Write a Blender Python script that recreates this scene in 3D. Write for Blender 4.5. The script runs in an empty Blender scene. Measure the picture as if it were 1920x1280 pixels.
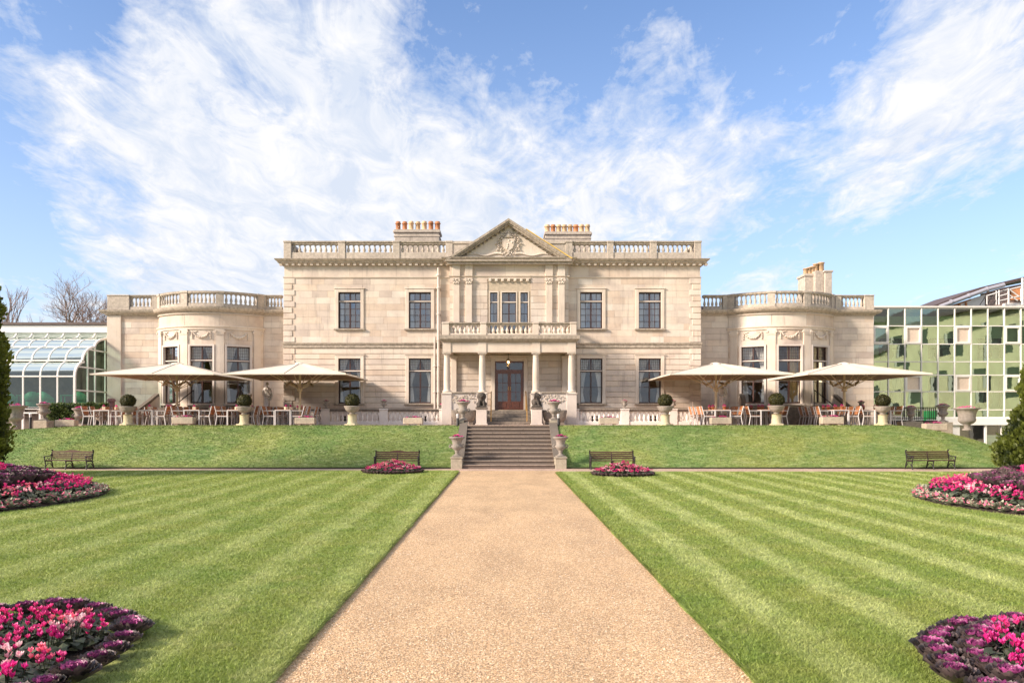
import bpy, math, random
import numpy as np
from mathutils import Vector, Matrix, noise as mnoise
R = math.radians
rnd = random.Random(7)
npr = np.random.RandomState(11)
scn = bpy.context.scene
COL = scn.collection

# ------------------------------------------------------------------ camera
EYE = 1.98
F = 1500.0
VX, VY = 947.0, 787.0
cam_d = bpy.data.cameras.new("camera")
cam = bpy.data.objects.new("camera", cam_d)
COL.objects.link(cam)
cam.location = (0, 0, EYE)
cam.rotation_euler = (R(90), 0, 0)
cam_d.sensor_width = 36.0
cam_d.lens = F / 1920 * 36
cam_d.shift_x = (960 - VX) / 1920
cam_d.shift_y = (VY - 640) / 1920
cam_d.clip_start = 0.1
cam_d.clip_end = 3000
scn.camera = cam

# ------------------------------------------------------------------ light
SUN_EL, SUN_AZ_FRONT = 27.0, 24.0         # low sun from the left, a little on the camera's side of the facade
a = R(SUN_AZ_FRONT); e = R(SUN_EL)
sun_dir = Vector((-math.cos(a) * math.cos(e), -math.sin(a) * math.cos(e), math.sin(e)))   # towards the sun
sd = bpy.data.lights.new("sun", 'SUN')
sun = bpy.data.objects.new("sun", sd)
COL.objects.link(sun)
sun.rotation_euler = sun_dir.to_track_quat('Z', 'Y').to_euler()
sun.location = (-30, -10, 30)
sd.energy = 2.45
sd.angle = R(11)
sd.color = (1.0, 0.85, 0.69)

SKY_STRENGTH = 0.0605
EXPOSURE = 1.76
scn.view_settings.view_transform = 'Standard'
scn.view_settings.look = 'None'
scn.view_settings.exposure = EXPOSURE
scn.view_settings.gamma = 1
scn.view_settings.use_curve_mapping = False

world = bpy.data.worlds.new("World")
scn.world = world
world.use_nodes = True
wt = world.node_tree
wt.nodes.clear()


class NT:
    """tiny helper to write node trees"""
    def __init__(s, tree): s.t = tree
    def n(s, typ, **kw):
        nd = s.t.nodes.new(typ)
        for k, v in kw.items():
            if k == 'inp':
                for kk, vv in v.items():
                    if isinstance(vv, bpy.types.NodeSocket): s.t.links.new(vv, nd.inputs[kk])
                    else: nd.inputs[kk].default_value = vv
            else: setattr(nd, k, v)
        return nd
    def l(s, a, b): s.t.links.new(a, b)
    def math(s, op, a, b=None, c=None, clamp=False):
        nd = s.n('ShaderNodeMath', operation=op, use_clamp=clamp)
        for i, x in enumerate((a, b, c)):
            if x is None: continue
            if isinstance(x, bpy.types.NodeSocket): s.l(x, nd.inputs[i])
            else: nd.inputs[i].default_value = x
        return nd.outputs[0]
    def vmath(s, op, a, b=None):
        nd = s.n('ShaderNodeVectorMath', operation=op)
        for i, x in enumerate((a, b)):
            if x is None: continue
            if isinstance(x, bpy.types.NodeSocket): s.l(x, nd.inputs[i])
            else: nd.inputs[i].default_value = x
        return nd
    def mix(s, fac, a, b, blend='MIX'):
        nd = s.n('ShaderNodeMix', data_type='RGBA', blend_type=blend)
        for i, x in ((0, fac), (6, a), (7, b)):
            if isinstance(x, bpy.types.NodeSocket): s.l(x, nd.inputs[i])
            else: nd.inputs[i].default_value = x if i == 0 else (tuple(x) + (1,) if len(x) == 3 else x)
        return nd.outputs[2]
    def ramp(s, fac, stops, interp='LINEAR'):
        nd = s.n('ShaderNodeValToRGB')
        cr = nd.color_ramp; cr.interpolation = interp
        while len(cr.elements) < len(stops): cr.elements.new(0.5)
        for el, (p, c) in zip(cr.elements, stops):
            el.position = p
            el.color = (c, c, c, 1) if isinstance(c, (int, float)) else tuple(c) + (1,)
        s.l(fac, nd.inputs[0])
        return nd.outputs[0]
    def noise(s, vec, scale, detail=4, rough=0.55, dist=0.0):
        nd = s.n('ShaderNodeTexNoise')
        nd.inputs['Scale'].default_value = scale; nd.inputs['Detail'].default_value = detail
        nd.inputs['Roughness'].default_value = rough; nd.inputs['Distortion'].default_value = dist
        if vec is not None: s.l(vec, nd.inputs['Vector'])
        return nd.outputs['Fac']
    def mapping(s, vec, scale=(1, 1, 1), loc=(0, 0, 0), rot=(0, 0, 0)):
        nd = s.n('ShaderNodeMapping')
        nd.inputs['Scale'].default_value = scale; nd.inputs['Location'].default_value = loc; nd.inputs['Rotation'].default_value = rot
        s.l(vec, nd.inputs['Vector'])
        return nd.outputs[0]


def px_dir(px, py):
    return Vector(((px - VX) / F, 1.0, (VY - py) / F)).normalized()


w = NT(wt)
sky = w.n('ShaderNodeTexSky', sky_type='NISHITA', sun_disc=False, sun_elevation=R(SUN_EL),
          sun_rotation=math.atan2(sun_dir.x, sun_dir.y), altitude=0.0, air_density=1.0, dust_density=0.6, ozone_density=2.5)
tc = w.n('ShaderNodeTexCoord')
dirv = tc.outputs['Generated']
sep = w.n('ShaderNodeSeparateXYZ', inp={0: dirv})
zc = w.math('MAXIMUM', sep.outputs[2], 0.0)
zz = w.math('ADD', zc, 0.16)
pxn = w.math('DIVIDE', sep.outputs[0], zz)
pyn = w.math('DIVIDE', sep.outputs[1], zz)
comb = w.n('ShaderNodeCombineXYZ', inp={0: pxn, 1: pyn, 2: 0.0})
plane = comb.outputs[0]
# where the cloud fields lie (direction, tightness, weight)
blobs = [((430, 400), 18, .22), ((700, 400), 30, .18), ((300, 470), 40, .18), ((560, 60), 90, .22), ((300, 110), 90, .14), ((680, 130), 200, .12), ((230, 230), 160, .12),
         ((650, 450), 26, .20), ((1000, 400), 30, .20), ((870, 290), 60, .16), ((1820, 110), 50, .34), ((1620, 230), 80, .24), ((1400, 310), 90, .20), ((1180, 340), 90, .12),
         ((1210, 95), 260, .22), ((60, 80), 300, .16), ((90, 215), 250, .20), ((90, 270), 400, .12), ((1740, 330), 90, .14), ((1350, 390), 90, .10), ((1000, 230), 120, .08),
         ((1300, 60), 60, -.12), ((20, 340), 60, -.34), ((20, 150), 200, -.14), ((1080, 160), 90, -.16), ((1560, 450), 30, -.30), ((1840, 440), 50, -.14), ((500, 150), 400, -.16), ((620, 190), 300, -.20), ((160, 30), 120, -.30),
         ((880, 120), 90, -.24), ((960, 30), 60, -.20), ((420, 195), 500, -.12), ((1560, 60), 90, -.26), ((60, 450), 90, -.14), ((1450, 160), 120, -.12)]
cov = None
for (p, k, wgt) in blobs:
    d0 = px_dir(*p)
    dn = w.vmath('DOT_PRODUCT', dirv, tuple(d0)).outputs['Value']
    ex = w.math('MULTIPLY', w.math('EXPONENT', w.math('MULTIPLY', w.math('SUBTRACT', dn, 1.0), float(k) * 2.2)), wgt)
    cov = ex if cov is None else w.math('ADD', cov, ex)
m1 = w.mapping(plane, scale=(1.0, .45, 1), rot=(0, 0, R(38)), loc=(2.3, .4, 0))
n1 = w.noise(m1, 3.2, 9, .62, .5)
m2 = w.mapping(plane, scale=(1.0, .5, 1), rot=(0, 0, R(-30)), loc=(3.1, 1.7, 0))
n2 = w.noise(m2, 9.0, 8, .64, .7)
m3 = w.mapping(plane, scale=(1.0, .75, 1), rot=(0, 0, R(60)), loc=(7.1, .7, 0))
n3 = w.noise(m3, 26.0, 6, .64, .4)
nn = w.math('ADD', w.math('MULTIPLY', n1, .52), w.math('ADD', w.math('MULTIPLY', n2, .32), w.math('MULTIPLY', n3, .19)))
cl = w.math('ADD', w.math('MULTIPLY', w.math('SUBTRACT', nn, .474), 1.55), w.math('MULTIPLY', cov, .66))
# unseen extra cloud overhead and behind the camera, added to whiten the fill light
back = w.math('MULTIPLY', w.math('MAXIMUM', w.math('MULTIPLY', sep.outputs[1], -1.0), w.math('MULTIPLY', w.math('SUBTRACT', sep.outputs[2], .50), 2.0)), .30)
back = w.math('MINIMUM', w.math('MAXIMUM', back, 0.0), .20)
cl = w.math('ADD', cl, back)
cl = w.math('MULTIPLY', w.math('ADD', cl, .005), 3.6, clamp=True)
cl = w.math('POWER', cl, .85)
cl = w.math('MULTIPLY', cl, .97)
# milky air low over the horizon
low = w.math('MULTIPLY', w.math('POWER', w.math('SUBTRACT', 1.0, w.math('MINIMUM', w.math('MULTIPLY', zc, 1.6), 1.0)), 2.0), .62)
skyc = w.mix(1.0, sky.outputs[0], (.92, 1.00, 1.15), 'MULTIPLY')
CLOUD_LEVEL = 4.95
shade = w.mix(w.ramp(n2, [(.38, 0.0), (.64, 1.0)]), (.74 * CLOUD_LEVEL, .81 * CLOUD_LEVEL, .94 * CLOUD_LEVEL), (1.03 * CLOUD_LEVEL, 1.02 * CLOUD_LEVEL, 1.03 * CLOUD_LEVEL))
c1 = w.mix(low, skyc, (.82 * CLOUD_LEVEL, .89 * CLOUD_LEVEL, 1.03 * CLOUD_LEVEL))
c2 = w.mix(cl, c1, shade)
bg = w.n('ShaderNodeBackground', inp={'Color': c2, 'Strength': SKY_STRENGTH})
wo = w.n('ShaderNodeOutputWorld')
w.l(bg.outputs[0], wo.inputs[0])


def fx(px, D): return (px - VX) * D / F
def fz(py, D): return EYE - (py - VY) * D / F


# ------------------------------------------------------------------ materials
MATS = {}


def new_mat(name):
    m = bpy.data.materials.new(name); m.use_nodes = True
    t = NT(m.node_tree)
    bs = m.node_tree.nodes['Principled BSDF']
    MATS[name] = m
    return m, t, bs


def simple(name, col, rough=.6, metal=0.0, var=.12, vscale=8.0, bump=0.0, bscale=60, sss=0, coat=0, trans=0, objvar=0.0):
    m, t, bs = new_mat(name)
    g = t.n('ShaderNodeTexCoord').outputs['Object']
    nz = t.noise(g, vscale, 4)
    dark = tuple(c * (1 - var) for c in col); lite = tuple(min(1, c * (1 + var)) for c in col)
    c = t.mix(t.ramp(nz, [(.3, 0.), (.7, 1.)]), dark, lite)
    if objvar:
        oi = t.n('ShaderNodeObjectInfo').outputs['Random']
        v = t.math('ADD', t.math('MULTIPLY', oi, 2 * objvar), 1 - objvar)
        hs = t.n('ShaderNodeHueSaturation', inp={'Color': c, 'Value': v})
        c = hs.outputs[0]
    t.l(c, bs.inputs['Base Color'])
    bs.inputs['Roughness'].default_value = rough
    bs.inputs['Metallic'].default_value = metal
    if coat: bs.inputs['Coat Weight'].default_value = coat
    if bump:
        b = t.n('ShaderNodeBump', inp={'Strength': bump, 'Distance': .02, 'Height': t.noise(g, bscale, 5)})
        t.l(b.outputs[0], bs.inputs['Normal'])
    if trans:
        tr = t.n('ShaderNodeBsdfTranslucent', inp={'Color': c})
        mx = t.n('ShaderNodeMixShader', inp={0: trans, 1: bs.outputs[0], 2: tr.outputs[0]})
        t.l(mx.outputs[0], m.node_tree.nodes['Material Output'].inputs[0])
    return m


def stone(name, stops, tinted=True, grime=.35, lichen=0.0, bump=.35, rough=.85, streak=.25, warm=0.0):
    """weathered limestone: block to block tint, blotches, rain streaks, lichen"""
    m, t, bs = new_mat(name)
    g = t.n('ShaderNodeNewGeometry')
    pos = g.outputs['Position']
    if tinted:
        oi = t.n('ShaderNodeObjectInfo').outputs['Random']
        at = t.n('ShaderNodeAttribute', attribute_name='tint').outputs['Fac']
        f = t.math('FRACT', t.math('ADD', oi, at))
    else:
        f = t.ramp(t.noise(pos, .9, 3), [(.3, 0.), (.7, 1.)])
    c = t.ramp(f, stops)
    blot = t.noise(pos, 1.1, 5, .6, .4)
    c = t.mix(t.math('MULTIPLY', t.ramp(blot, [(.42, 0.), (.68, 1.)]), grime), c, t.mix(1.0, c, (.78, .76, .78), 'MULTIPLY'))
    fine = t.noise(pos, 26, 6, .7)
    c = t.mix(.30, c, t.mix(1.0, c, t.ramp(fine, [(.25, .72), (.75, 1.22)]), 'MULTIPLY'))
    pal = t.noise(t.mapping(pos, scale=(1, 1, 1), loc=(5, 3, 9)), .55, 4, .55, .5)
    c = t.mix(t.math('MULTIPLY', t.ramp(pal, [(.48, 0.), (.66, 1.)]), .35), c, (stops[-1][1][0] * 1.12, stops[-1][1][1] * 1.1, stops[-1][1][2] * 1.08))
    if streak:
        st = t.noise(t.mapping(pos, scale=(4.5, 4.5, .35)), 1.5, 5, .65)
        c = t.mix(t.math('MULTIPLY', t.ramp(st, [(.56, 0.), (.74, 1.)]), streak), c, (.13, .11, .10))
    if lichen:
        ln = t.noise(pos, 7.5, 8, .72, .3)
        nz = t.n('ShaderNodeSeparateXYZ', inp={0: g.outputs['Normal']}).outputs[2]
        up = t.math('MULTIPLY', t.math('ADD', nz, .35, clamp=True), .22)
        lf = t.math('MULTIPLY', t.ramp(t.math('ADD', ln, up), [(.50 - .12 * lichen, 0.), (.72 - .1 * lichen, 1.)]), min(1, lichen))
        c = t.mix(lf, c, (.075, .065, .052))
    t.l(c, bs.inputs['Base Color'])
    bs.inputs['Roughness'].default_value = rough
    b = t.n('ShaderNodeBump', inp={'Strength': bump, 'Distance': .02, 'Height': t.math('ADD', fine, t.math('MULTIPLY', t.noise(pos, 90, 3), .5))})
    t.l(b.outputs[0], bs.inputs['Normal'])
    return m


ASH = [(0., (.52, .435, .375)), (.2, (.62, .53, .455)), (.4, (.57, .45, .355)), (.6, (.65, .57, .49)), (.8, (.62, .505, .405)), (1., (.68, .61, .535))]
M_STONE = stone('ashlar_limestone', ASH, streak=.38, grime=.85)
M_TRIM = stone('dressed_limestone', [(0., (.56, .475, .395)), (.5, (.62, .525, .44)), (1., (.66, .585, .51))], tinted=False, streak=.26)
M_WHITE = stone('pale_limestone', [(0., (.54, .475, .43)), (1., (.64, .57, .52))], tinted=False, streak=.05, grime=.3)
M_CORN = stone('lichened_cornice', [(0., (.48, .41, .33)), (.5, (.52, .44, .36)), (1., (.45, .38, .31))], tinted=False, streak=.35, lichen=.55)
M_PARA = stone('weathered_parapet', [(0., (.50, .435, .37)), (1., (.60, .52, .44))], tinted=False, streak=.45, lichen=.35)
M_OLD = stone('dark_old_stone', [(0., (.20, .165, .14)), (1., (.29, .24, .20))], tinted=False, streak=.5, lichen=.6)
M_STEP = stone('stair_stone', [(0., (.13, .10, .085)), (.5, (.17, .13, .11)), (1., (.12, .095, .08))], tinted=True, streak=.2, lichen=.3)
M_NOSE = stone('pale_nosing', [(0., (.32, .25, .205)), (1., (.42, .33, .27))], tinted=False, streak=.3, lichen=.45)  # treads paler than the risers
M_URN = stone('urn_stone', [(0., (.27, .235, .205)), (1., (.42, .365, .32))], tinted=False, streak=.45, lichen=.4, grime=.6)
M_YEL = stone('yellow_lichen_stone', [(0., (.50, .44, .26)), (1., (.56, .51, .36))], tinted=False, streak=.25, lichen=.2)
M_TROUGH = stone('trough_stone', [(0., (.40, .35, .27)), (1., (.52, .45, .35))], tinted=False, streak=.2, lichen=.3)
M_LION = stone('blackened_stone', [(0., (.035, .028, .023)), (1., (.075, .058, .047))], tinted=False, streak=.1, lichen=.2, rough=.7)
M_STATUE = stone('statue_marble', [(0., (.62, .55, .51)), (1., (.76, .70, .66))], tinted=False, streak=.35, lichen=.22)
M_BALBRIGHT = stone('overexposed_stone', [(0., (.68, .61, .56)), (1., (.78, .71, .66))], tinted=False, streak=.05, grime=.2)  # terrace balusters, overexposed brightness put into the stone colour
M_CORE = simple('wall_core_stone', (.46, .38, .29), .9, var=.15)
M_JOINT = simple('dark_joint_mortar', (.22, .18, .15), .95)  # dark mortar colour for joints
M_FRAME = simple('mahogany_frame', (.055, .022, .016), .35, var=.3, coat=.2)
M_DOOR = simple('mahogany_door', (.13, .038, .018), .32, var=.35, vscale=14, coat=.3)
M_WHITEPAINT = simple('white_paint', (.74, .71, .69), .4, var=.04)
M_ALU = simple('grey_aluminium', (.56, .54, .54), .45, metal=.1, var=.05)
M_TEAK = simple('teak_slats', (.46, .19, .08), .5, var=.3, vscale=20, objvar=.15)
M_UNDERSHADE = simple('shaded_canvas_underside', (.42, .29, .18), .85, var=.08)  # darker tan stands in for the shade under the canvas
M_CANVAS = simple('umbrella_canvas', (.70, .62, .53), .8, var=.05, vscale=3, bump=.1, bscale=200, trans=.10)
M_BEIGE = simple('beige_metal', (.66, .52, .34), .4, metal=.1, var=.06)
M_HEAT = simple('heater_housing', (.38, .31, .20), .35, metal=.5, var=.1)
M_IRON = simple('black_iron', (.018, .016, .016), .45, var=.2)
M_BENCHWOOD = simple('bench_slats', (.075, .034, .024), .55, var=.35, vscale=16, bump=.15, objvar=.12)
M_BRASS = simple('brass', (.62, .38, .13), .28, metal=.9, var=.08)
M_SLATE = simple('purple_slate', (.10, .075, .085), .6, var=.35, vscale=5, bump=.5, bscale=8)
M_GOLDSTRIP = simple('yellow_strip', (.70, .47, .12), .5, var=.15)  # plain yellow for the strip on the right pediment slope
M_POT1 = simple('terracotta', (.46, .19, .085), .75, var=.25, objvar=.2)
M_POT2 = simple('buff_clay', (.55, .37, .22), .8, var=.25, objvar=.2)
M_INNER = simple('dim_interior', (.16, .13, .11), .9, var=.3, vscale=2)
M_CURTAIN = simple('sheer_curtain', (.82, .80, .76), .9, var=.08, vscale=10, trans=.35)
M_GOLDCURT = simple('gold_lined_curtain', (.66, .47, .20), .8, var=.12, vscale=10, trans=.3)
M_REDCURT = simple('red_drape', (.14, .02, .02), .8, var=.3)
M_GREENCHAIR = simple('green_wicker', (.02, .22, .11), .6, var=.3, vscale=40)
M_CLOTH = simple('white_linen', (.75, .74, .75), .8, var=.05)
M_CREAM = simple('cream_render', (.93, .88, .62), .8, var=.1, vscale=1.2)
M_FASCIA = simple('white_fascia', (.80, .77, .76), .5, var=.03)
M_SOIL = simple('dark_soil', (.035, .022, .016), .95, var=.5, vscale=30, bump=1.0, bscale=25)
M_GREYSTEEL = simple('galvanised_steel', (.42, .41, .46), .4, metal=.4, var=.1)
M_ORANGEWALL = simple('orange_render', (.62, .27, .12), .8, var=.15)
M_BRICKM = simple('pinkish_block', (.52, .38, .33), .85, var=.25, vscale=6)
M_ROOFSHEET = simple('brown_roof_sheet', (.09, .06, .055), .6, var=.2)


def glass(name, tint, refl, rough=.02, gcol=(.95, .97, 1, 1)):
    m, t, bs = new_mat(name)
    m.node_tree.nodes.remove(bs)
    lw = t.n('ShaderNodeFresnel', inp={0: 1.5}).outputs[0]
    f = t.math('ADD', t.math('MULTIPLY', lw, 1.0), refl, clamp=True)
    gl = t.n('ShaderNodeBsdfGlossy', inp={'Color': gcol, 'Roughness': rough})
    g = t.n('ShaderNodeTexCoord').outputs['Object']
    bp = t.n('ShaderNodeBump', inp={'Strength': .09, 'Distance': .02, 'Height': t.noise(g, 1.6, 2)})
    t.l(bp.outputs[0], gl.inputs['Normal'])
    tr = t.n('ShaderNodeBsdfTransparent', inp={0: tuple(tint) + (1,)})
    mx = t.n('ShaderNodeMixShader', inp={0: f, 1: tr.outputs[0], 2: gl.outputs[0]})
    t.l(mx.outputs[0], m.node_tree.nodes['Material Output'].inputs[0])
    return m


M_GLASS = glass('window_glass', (.92, .94, .94), .07)
M_GLASSUP = glass('sky_glass', (.72, .80, .88), .20)
M_GREENGLASS = glass('green_glass', (.70, .84, .78), .06, .02, (.86, .93, .88, 1))
M_CURTWALL = glass('curtain_wall_glass', (.58, .78, .66), .40, .015, (.56, .69, .58, 1))


def emis(name, col, s):
    m, t, bs = new_mat(name)
    bs.inputs['Base Color'].default_value = tuple(col) + (1,)
    bs.inputs['Emission Color'].default_value = tuple(col) + (1,)
    bs.inputs['Emission Strength'].default_value = s
    return m


M_BULB = emis('warm_bulb', (1, .62, .25), 6)


def leafmat(name, c0, c1, rough=.5, trans=.3, attr='tint'):
    m, t, bs = new_mat(name)
    at = t.n('ShaderNodeAttribute', attribute_name=attr).outputs['Fac']
    oi = t.n('ShaderNodeObjectInfo').outputs['Random']
    c = t.mix(at, c0, c1)
    c = t.n('ShaderNodeHueSaturation', inp={'Color': c, 'Value': t.math('ADD', t.math('MULTIPLY', oi, .4), .8)}).outputs[0]
    t.l(c, bs.inputs['Base Color'])
    bs.inputs['Roughness'].default_value = rough
    if trans:
        tr = t.n('ShaderNodeBsdfTranslucent', inp={'Color': c})
        mx = t.n('ShaderNodeMixShader', inp={0: trans, 1: bs.outputs[0], 2: tr.outputs[0]})
        t.l(mx.outputs[0], m.node_tree.nodes['Material Output'].inputs[0])
    return m


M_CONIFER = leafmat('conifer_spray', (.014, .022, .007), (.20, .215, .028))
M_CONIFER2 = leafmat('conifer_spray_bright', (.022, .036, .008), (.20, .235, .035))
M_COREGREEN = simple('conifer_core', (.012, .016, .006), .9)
M_BOX = leafmat('box_topiary', (.012, .016, .004), (.085, .080, .014))
M_HEDGE = leafmat('laurel_leaves', (.02, .04, .012), (.15, .20, .06), .4)
M_CYCLEAF = leafmat('cyclamen_leaf', (.022, .032, .014), (.10, .12, .07), .5, .15)
M_PINK = leafmat('pink_petal', (.56, .012, .17), (.86, .09, .33), .5, .25)
M_SALMON = leafmat('salmon_petal', (.76, .08, .20), (.92, .33, .42), .5, .25)
M_BLUSH = leafmat('blush_petal', (.85, .32, .42), (.95, .72, .74), .5, .25)
M_MAGENTA = leafmat('magenta_petal', (.60, .01, .20), (.80, .06, .34), .5, .25)
M_CABOUT = leafmat('cabbage_outer', (.040, .034, .030), (.17, .12, .12), .5, .1)
M_CABIN = leafmat('cabbage_heart', (.09, .014, .06), (.34, .065, .215), .45, .12)
M_SILVER = leafmat('silver_leaf', (.12, .13, .09), (.40, .40, .30), .6, .1)
M_BARK = simple('bark', (.15, .10, .085), .9, var=.3)
M_TWIG = simple('twig_bark', (.30, .21, .18), .9, var=.25)


def stripes(t, pos):
    """mowing stripes that run beside the path"""
    sp = t.n('ShaderNodeSeparateXYZ', inp={0: pos})
    wob = t.math('MULTIPLY', t.math('SUBTRACT', t.noise(pos, .8, 4, .65), .5), .42)
    x = t.math('ADD', t.math('ADD', sp.outputs[0], t.math('MULTIPLY', sp.outputs[1], .012)), wob)
    s = t.math('SINE', t.math('MULTIPLY', t.math('SUBTRACT', x, 2.75 - .275), 2 * math.pi / 1.13))
    return t.ramp(t.math('ADD', t.math('MULTIPLY', s, .5), .5), [(.46, 0.), (.84, 1.)])


def grassmat(name, blades=False):
    m, t, bs = new_mat(name)
    pos = t.n('ShaderNodeNewGeometry').outputs['Position']
    s = stripes(t, pos)
    sx = t.n('ShaderNodeSeparateXYZ', inp={0: pos})
    fy = t.math('SUBTRACT', 1.0, t.math('GREATER_THAN', sx.outputs[1], 31.6))      # not on the bank
    right = t.math('ADD', .62, t.math('MULTIPLY', t.math('GREATER_THAN', sx.outputs[0], 0.), .38))
    patch = t.ramp(t.noise(pos, .9, 5, .6, .6), [(.32, 0.), (.68, 1.)])
    clump = t.noise(pos, 6.5, 5, .62, .5)
    fine = t.noise(t.mapping(pos, scale=(1, .55, 1)), 42, 5, .7)
    c = t.mix(patch, (.180, .255, .046), (.262, .300, .070))
    sf = t.math('MULTIPLY', t.math('MULTIPLY', t.math('MULTIPLY', s, fy), right), t.math('ADD', .10, t.math('MULTIPLY', t.ramp(t.noise(t.mapping(pos, scale=(1, .5, 1), loc=(4, 4, 2)), 1.4, 6, .7, .8), [(.3, 0.), (.68, 1.)]), 1.0)), clamp=True)
    c = t.mix(t.math('MULTIPLY', sf, .80), c, (.46, .50, .21))
    straw = t.ramp(t.noise(t.mapping(pos, loc=(3, 9, 1)), 2.3, 6, .68, .9), [(.54, 0.), (.76, 1.)])
    c = t.mix(t.math('MULTIPLY', straw, .45), c, (.48, .46, .22))
    lush = t.ramp(t.noise(t.mapping(pos, loc=(8, 2, 4)), 1.5, 6, .7, 1.2), [(.56, 0.), (.72, 1.)])
    c = t.mix(t.math('MULTIPLY', lush, .30), c, (.115, .215, .022))
    if blades:
        at = t.n('ShaderNodeAttribute', attribute_name='tint').outputs['Fac']
        c = t.mix(1.0, c, t.ramp(at, [(0., .72), (.5, 1.08), (1., 1.55)]), 'MULTIPLY')
        t.l(c, bs.inputs['Base Color'])
        bs.inputs['Roughness'].default_value = .55
        tr = t.n('ShaderNodeBsdfTranslucent', inp={'Color': c})
        mx = t.n('ShaderNodeMixShader', inp={0: .35, 1: bs.outputs[0], 2: tr.outputs[0]})
        t.l(mx.outputs[0], m.node_tree.nodes['Material Output'].inputs[0])
    else:
        c = t.mix(1.0, c, t.ramp(fine, [(.28, .60), (.5, .97), (.74, 1.35)]), 'MULTIPLY')
        c = t.mix(1.0, c, t.ramp(clump, [(.3, .84), (.7, 1.16)]), 'MULTIPLY')
        t.l(c, bs.inputs['Base Color'])
        bs.inputs['Roughness'].default_value = .8
        b = t.n('ShaderNodeBump', inp={'Strength': .8, 'Distance': .03, 'Height': t.math('ADD', fine, clump)})
        t.l(b.outputs[0], bs.inputs['Normal'])
    return m


M_LAWN = grassmat('lawn_turf')
M_BLADE = grassmat('grass_blades', True)


def bankmat():
    m, t, bs = new_mat('bank_turf')
    pos = t.n('ShaderNodeNewGeometry').outputs['Position']
    p2 = t.mapping(pos, scale=(.40, 1, 1.5), rot=(0, R(8), 0))
    wav = t.noise(p2, 4.6, 7, .66, .8)
    fine = t.noise(t.mapping(pos, scale=(.5, 1, 1.6)), 19, 5, .7, .5)
    big = t.noise(pos, .45, 4, .6, .4)
    c = t.mix(t.ramp(big, [(.35, 0.), (.65, 1.)]), (.125, .215, .050), (.235, .275, .065))
    c = t.mix(t.math('MULTIPLY', t.ramp(wav, [(.48, 0.), (.70, 1.)]), .60), c, (.40, .43, .20))
    c = t.mix(t.math('MULTIPLY', t.ramp(wav, [(.28, 1.), (.46, 0.)]), .40), c, (.09, .17, .035))
    c = t.mix(1.0, c, t.ramp(fine, [(.28, .62), (.74, 1.35)]), 'MULTIPLY')
    t.l(c, bs.inputs['Base Color'])
    bs.inputs['Roughness'].default_value = .8
    b = t.n('ShaderNodeBump', inp={'Strength': .8, 'Distance': .08, 'Height': t.math('ADD', wav, t.math('MULTIPLY', fine, .4))})
    t.l(b.outputs[0], bs.inputs['Normal'])
    return m


M_BANK = bankmat()


def gravelmat(name, base=(.66, .43, .235), scale=70.0):
    m, t, bs = new_mat(name)
    pos = t.n('ShaderNodeNewGeometry').outputs['Position']
    vo = t.n('ShaderNodeTexVoronoi', inp={'Vector': pos, 'Scale': scale})
    v = t.n('ShaderNodeSeparateColor', inp={0: vo.outputs['Color']}).outputs[0]
    c = t.ramp(v, [(0., tuple(x * .62 for x in base)), (.3, tuple(x * .95 for x in base)), (.6, base),
                   (.85, (base[0] * 1.22, base[1] * 1.32, base[2] * 1.5)), (1., (base[0] * 1.5, base[1] * 1.8, base[2] * 2.3))])
    big = t.noise(t.mapping(pos, scale=(1, .45, 1)), 1.1, 6, .65, .5)
    c = t.mix(1.0, c, t.ramp(big, [(.3, .80), (.7, 1.14)]), 'MULTIPLY')
    sp_ = t.ramp(t.noise(pos, 9, 6, .75, .3), [(.56, 0.), (.7, 1.)])
    c = t.mix(t.math('MULTIPLY', sp_, .35), c, tuple(x * .55 for x in base))
    crack = t.ramp(vo.outputs['Distance'], [(.35, 1.), (.75, .55)])
    c = t.mix(1.0, c, crack, 'MULTIPLY')
    mid = t.noise(pos, 14, 5, .7)
    c = t.mix(1.0, c, t.ramp(mid, [(.3, .82), (.7, 1.14)]), 'MULTIPLY')
    t.l(c, bs.inputs['Base Color'])
    bs.inputs['Roughness'].default_value = .85
    b = t.n('ShaderNodeBump', inp={'Strength': .7, 'Distance': .012, 'Height': t.math('SUBTRACT', mid, vo.outputs['Distance'])})
    t.l(b.outputs[0], bs.inputs['Normal'])
    return m


M_GRAVEL = gravelmat('golden_gravel')
M_PAVE = gravelmat('pink_resin_gravel', (.58, .39, .29), 60.)


def pebblemat():
    m, t, bs = new_mat('loose_pebbles')
    at = t.n('ShaderNodeAttribute', attribute_name='tint').outputs['Fac']
    c = t.ramp(at, [(0., (.34, .22, .14)), (.3, (.54, .35, .21)), (.7, (.66, .46, .29)), (.95, (.74, .60, .44)), (1., (.75, .68, .6))])
    t.l(c, bs.inputs['Base Color']); bs.inputs['Roughness'].default_value = .75
    return m


M_PEBBLE = pebblemat()


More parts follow.
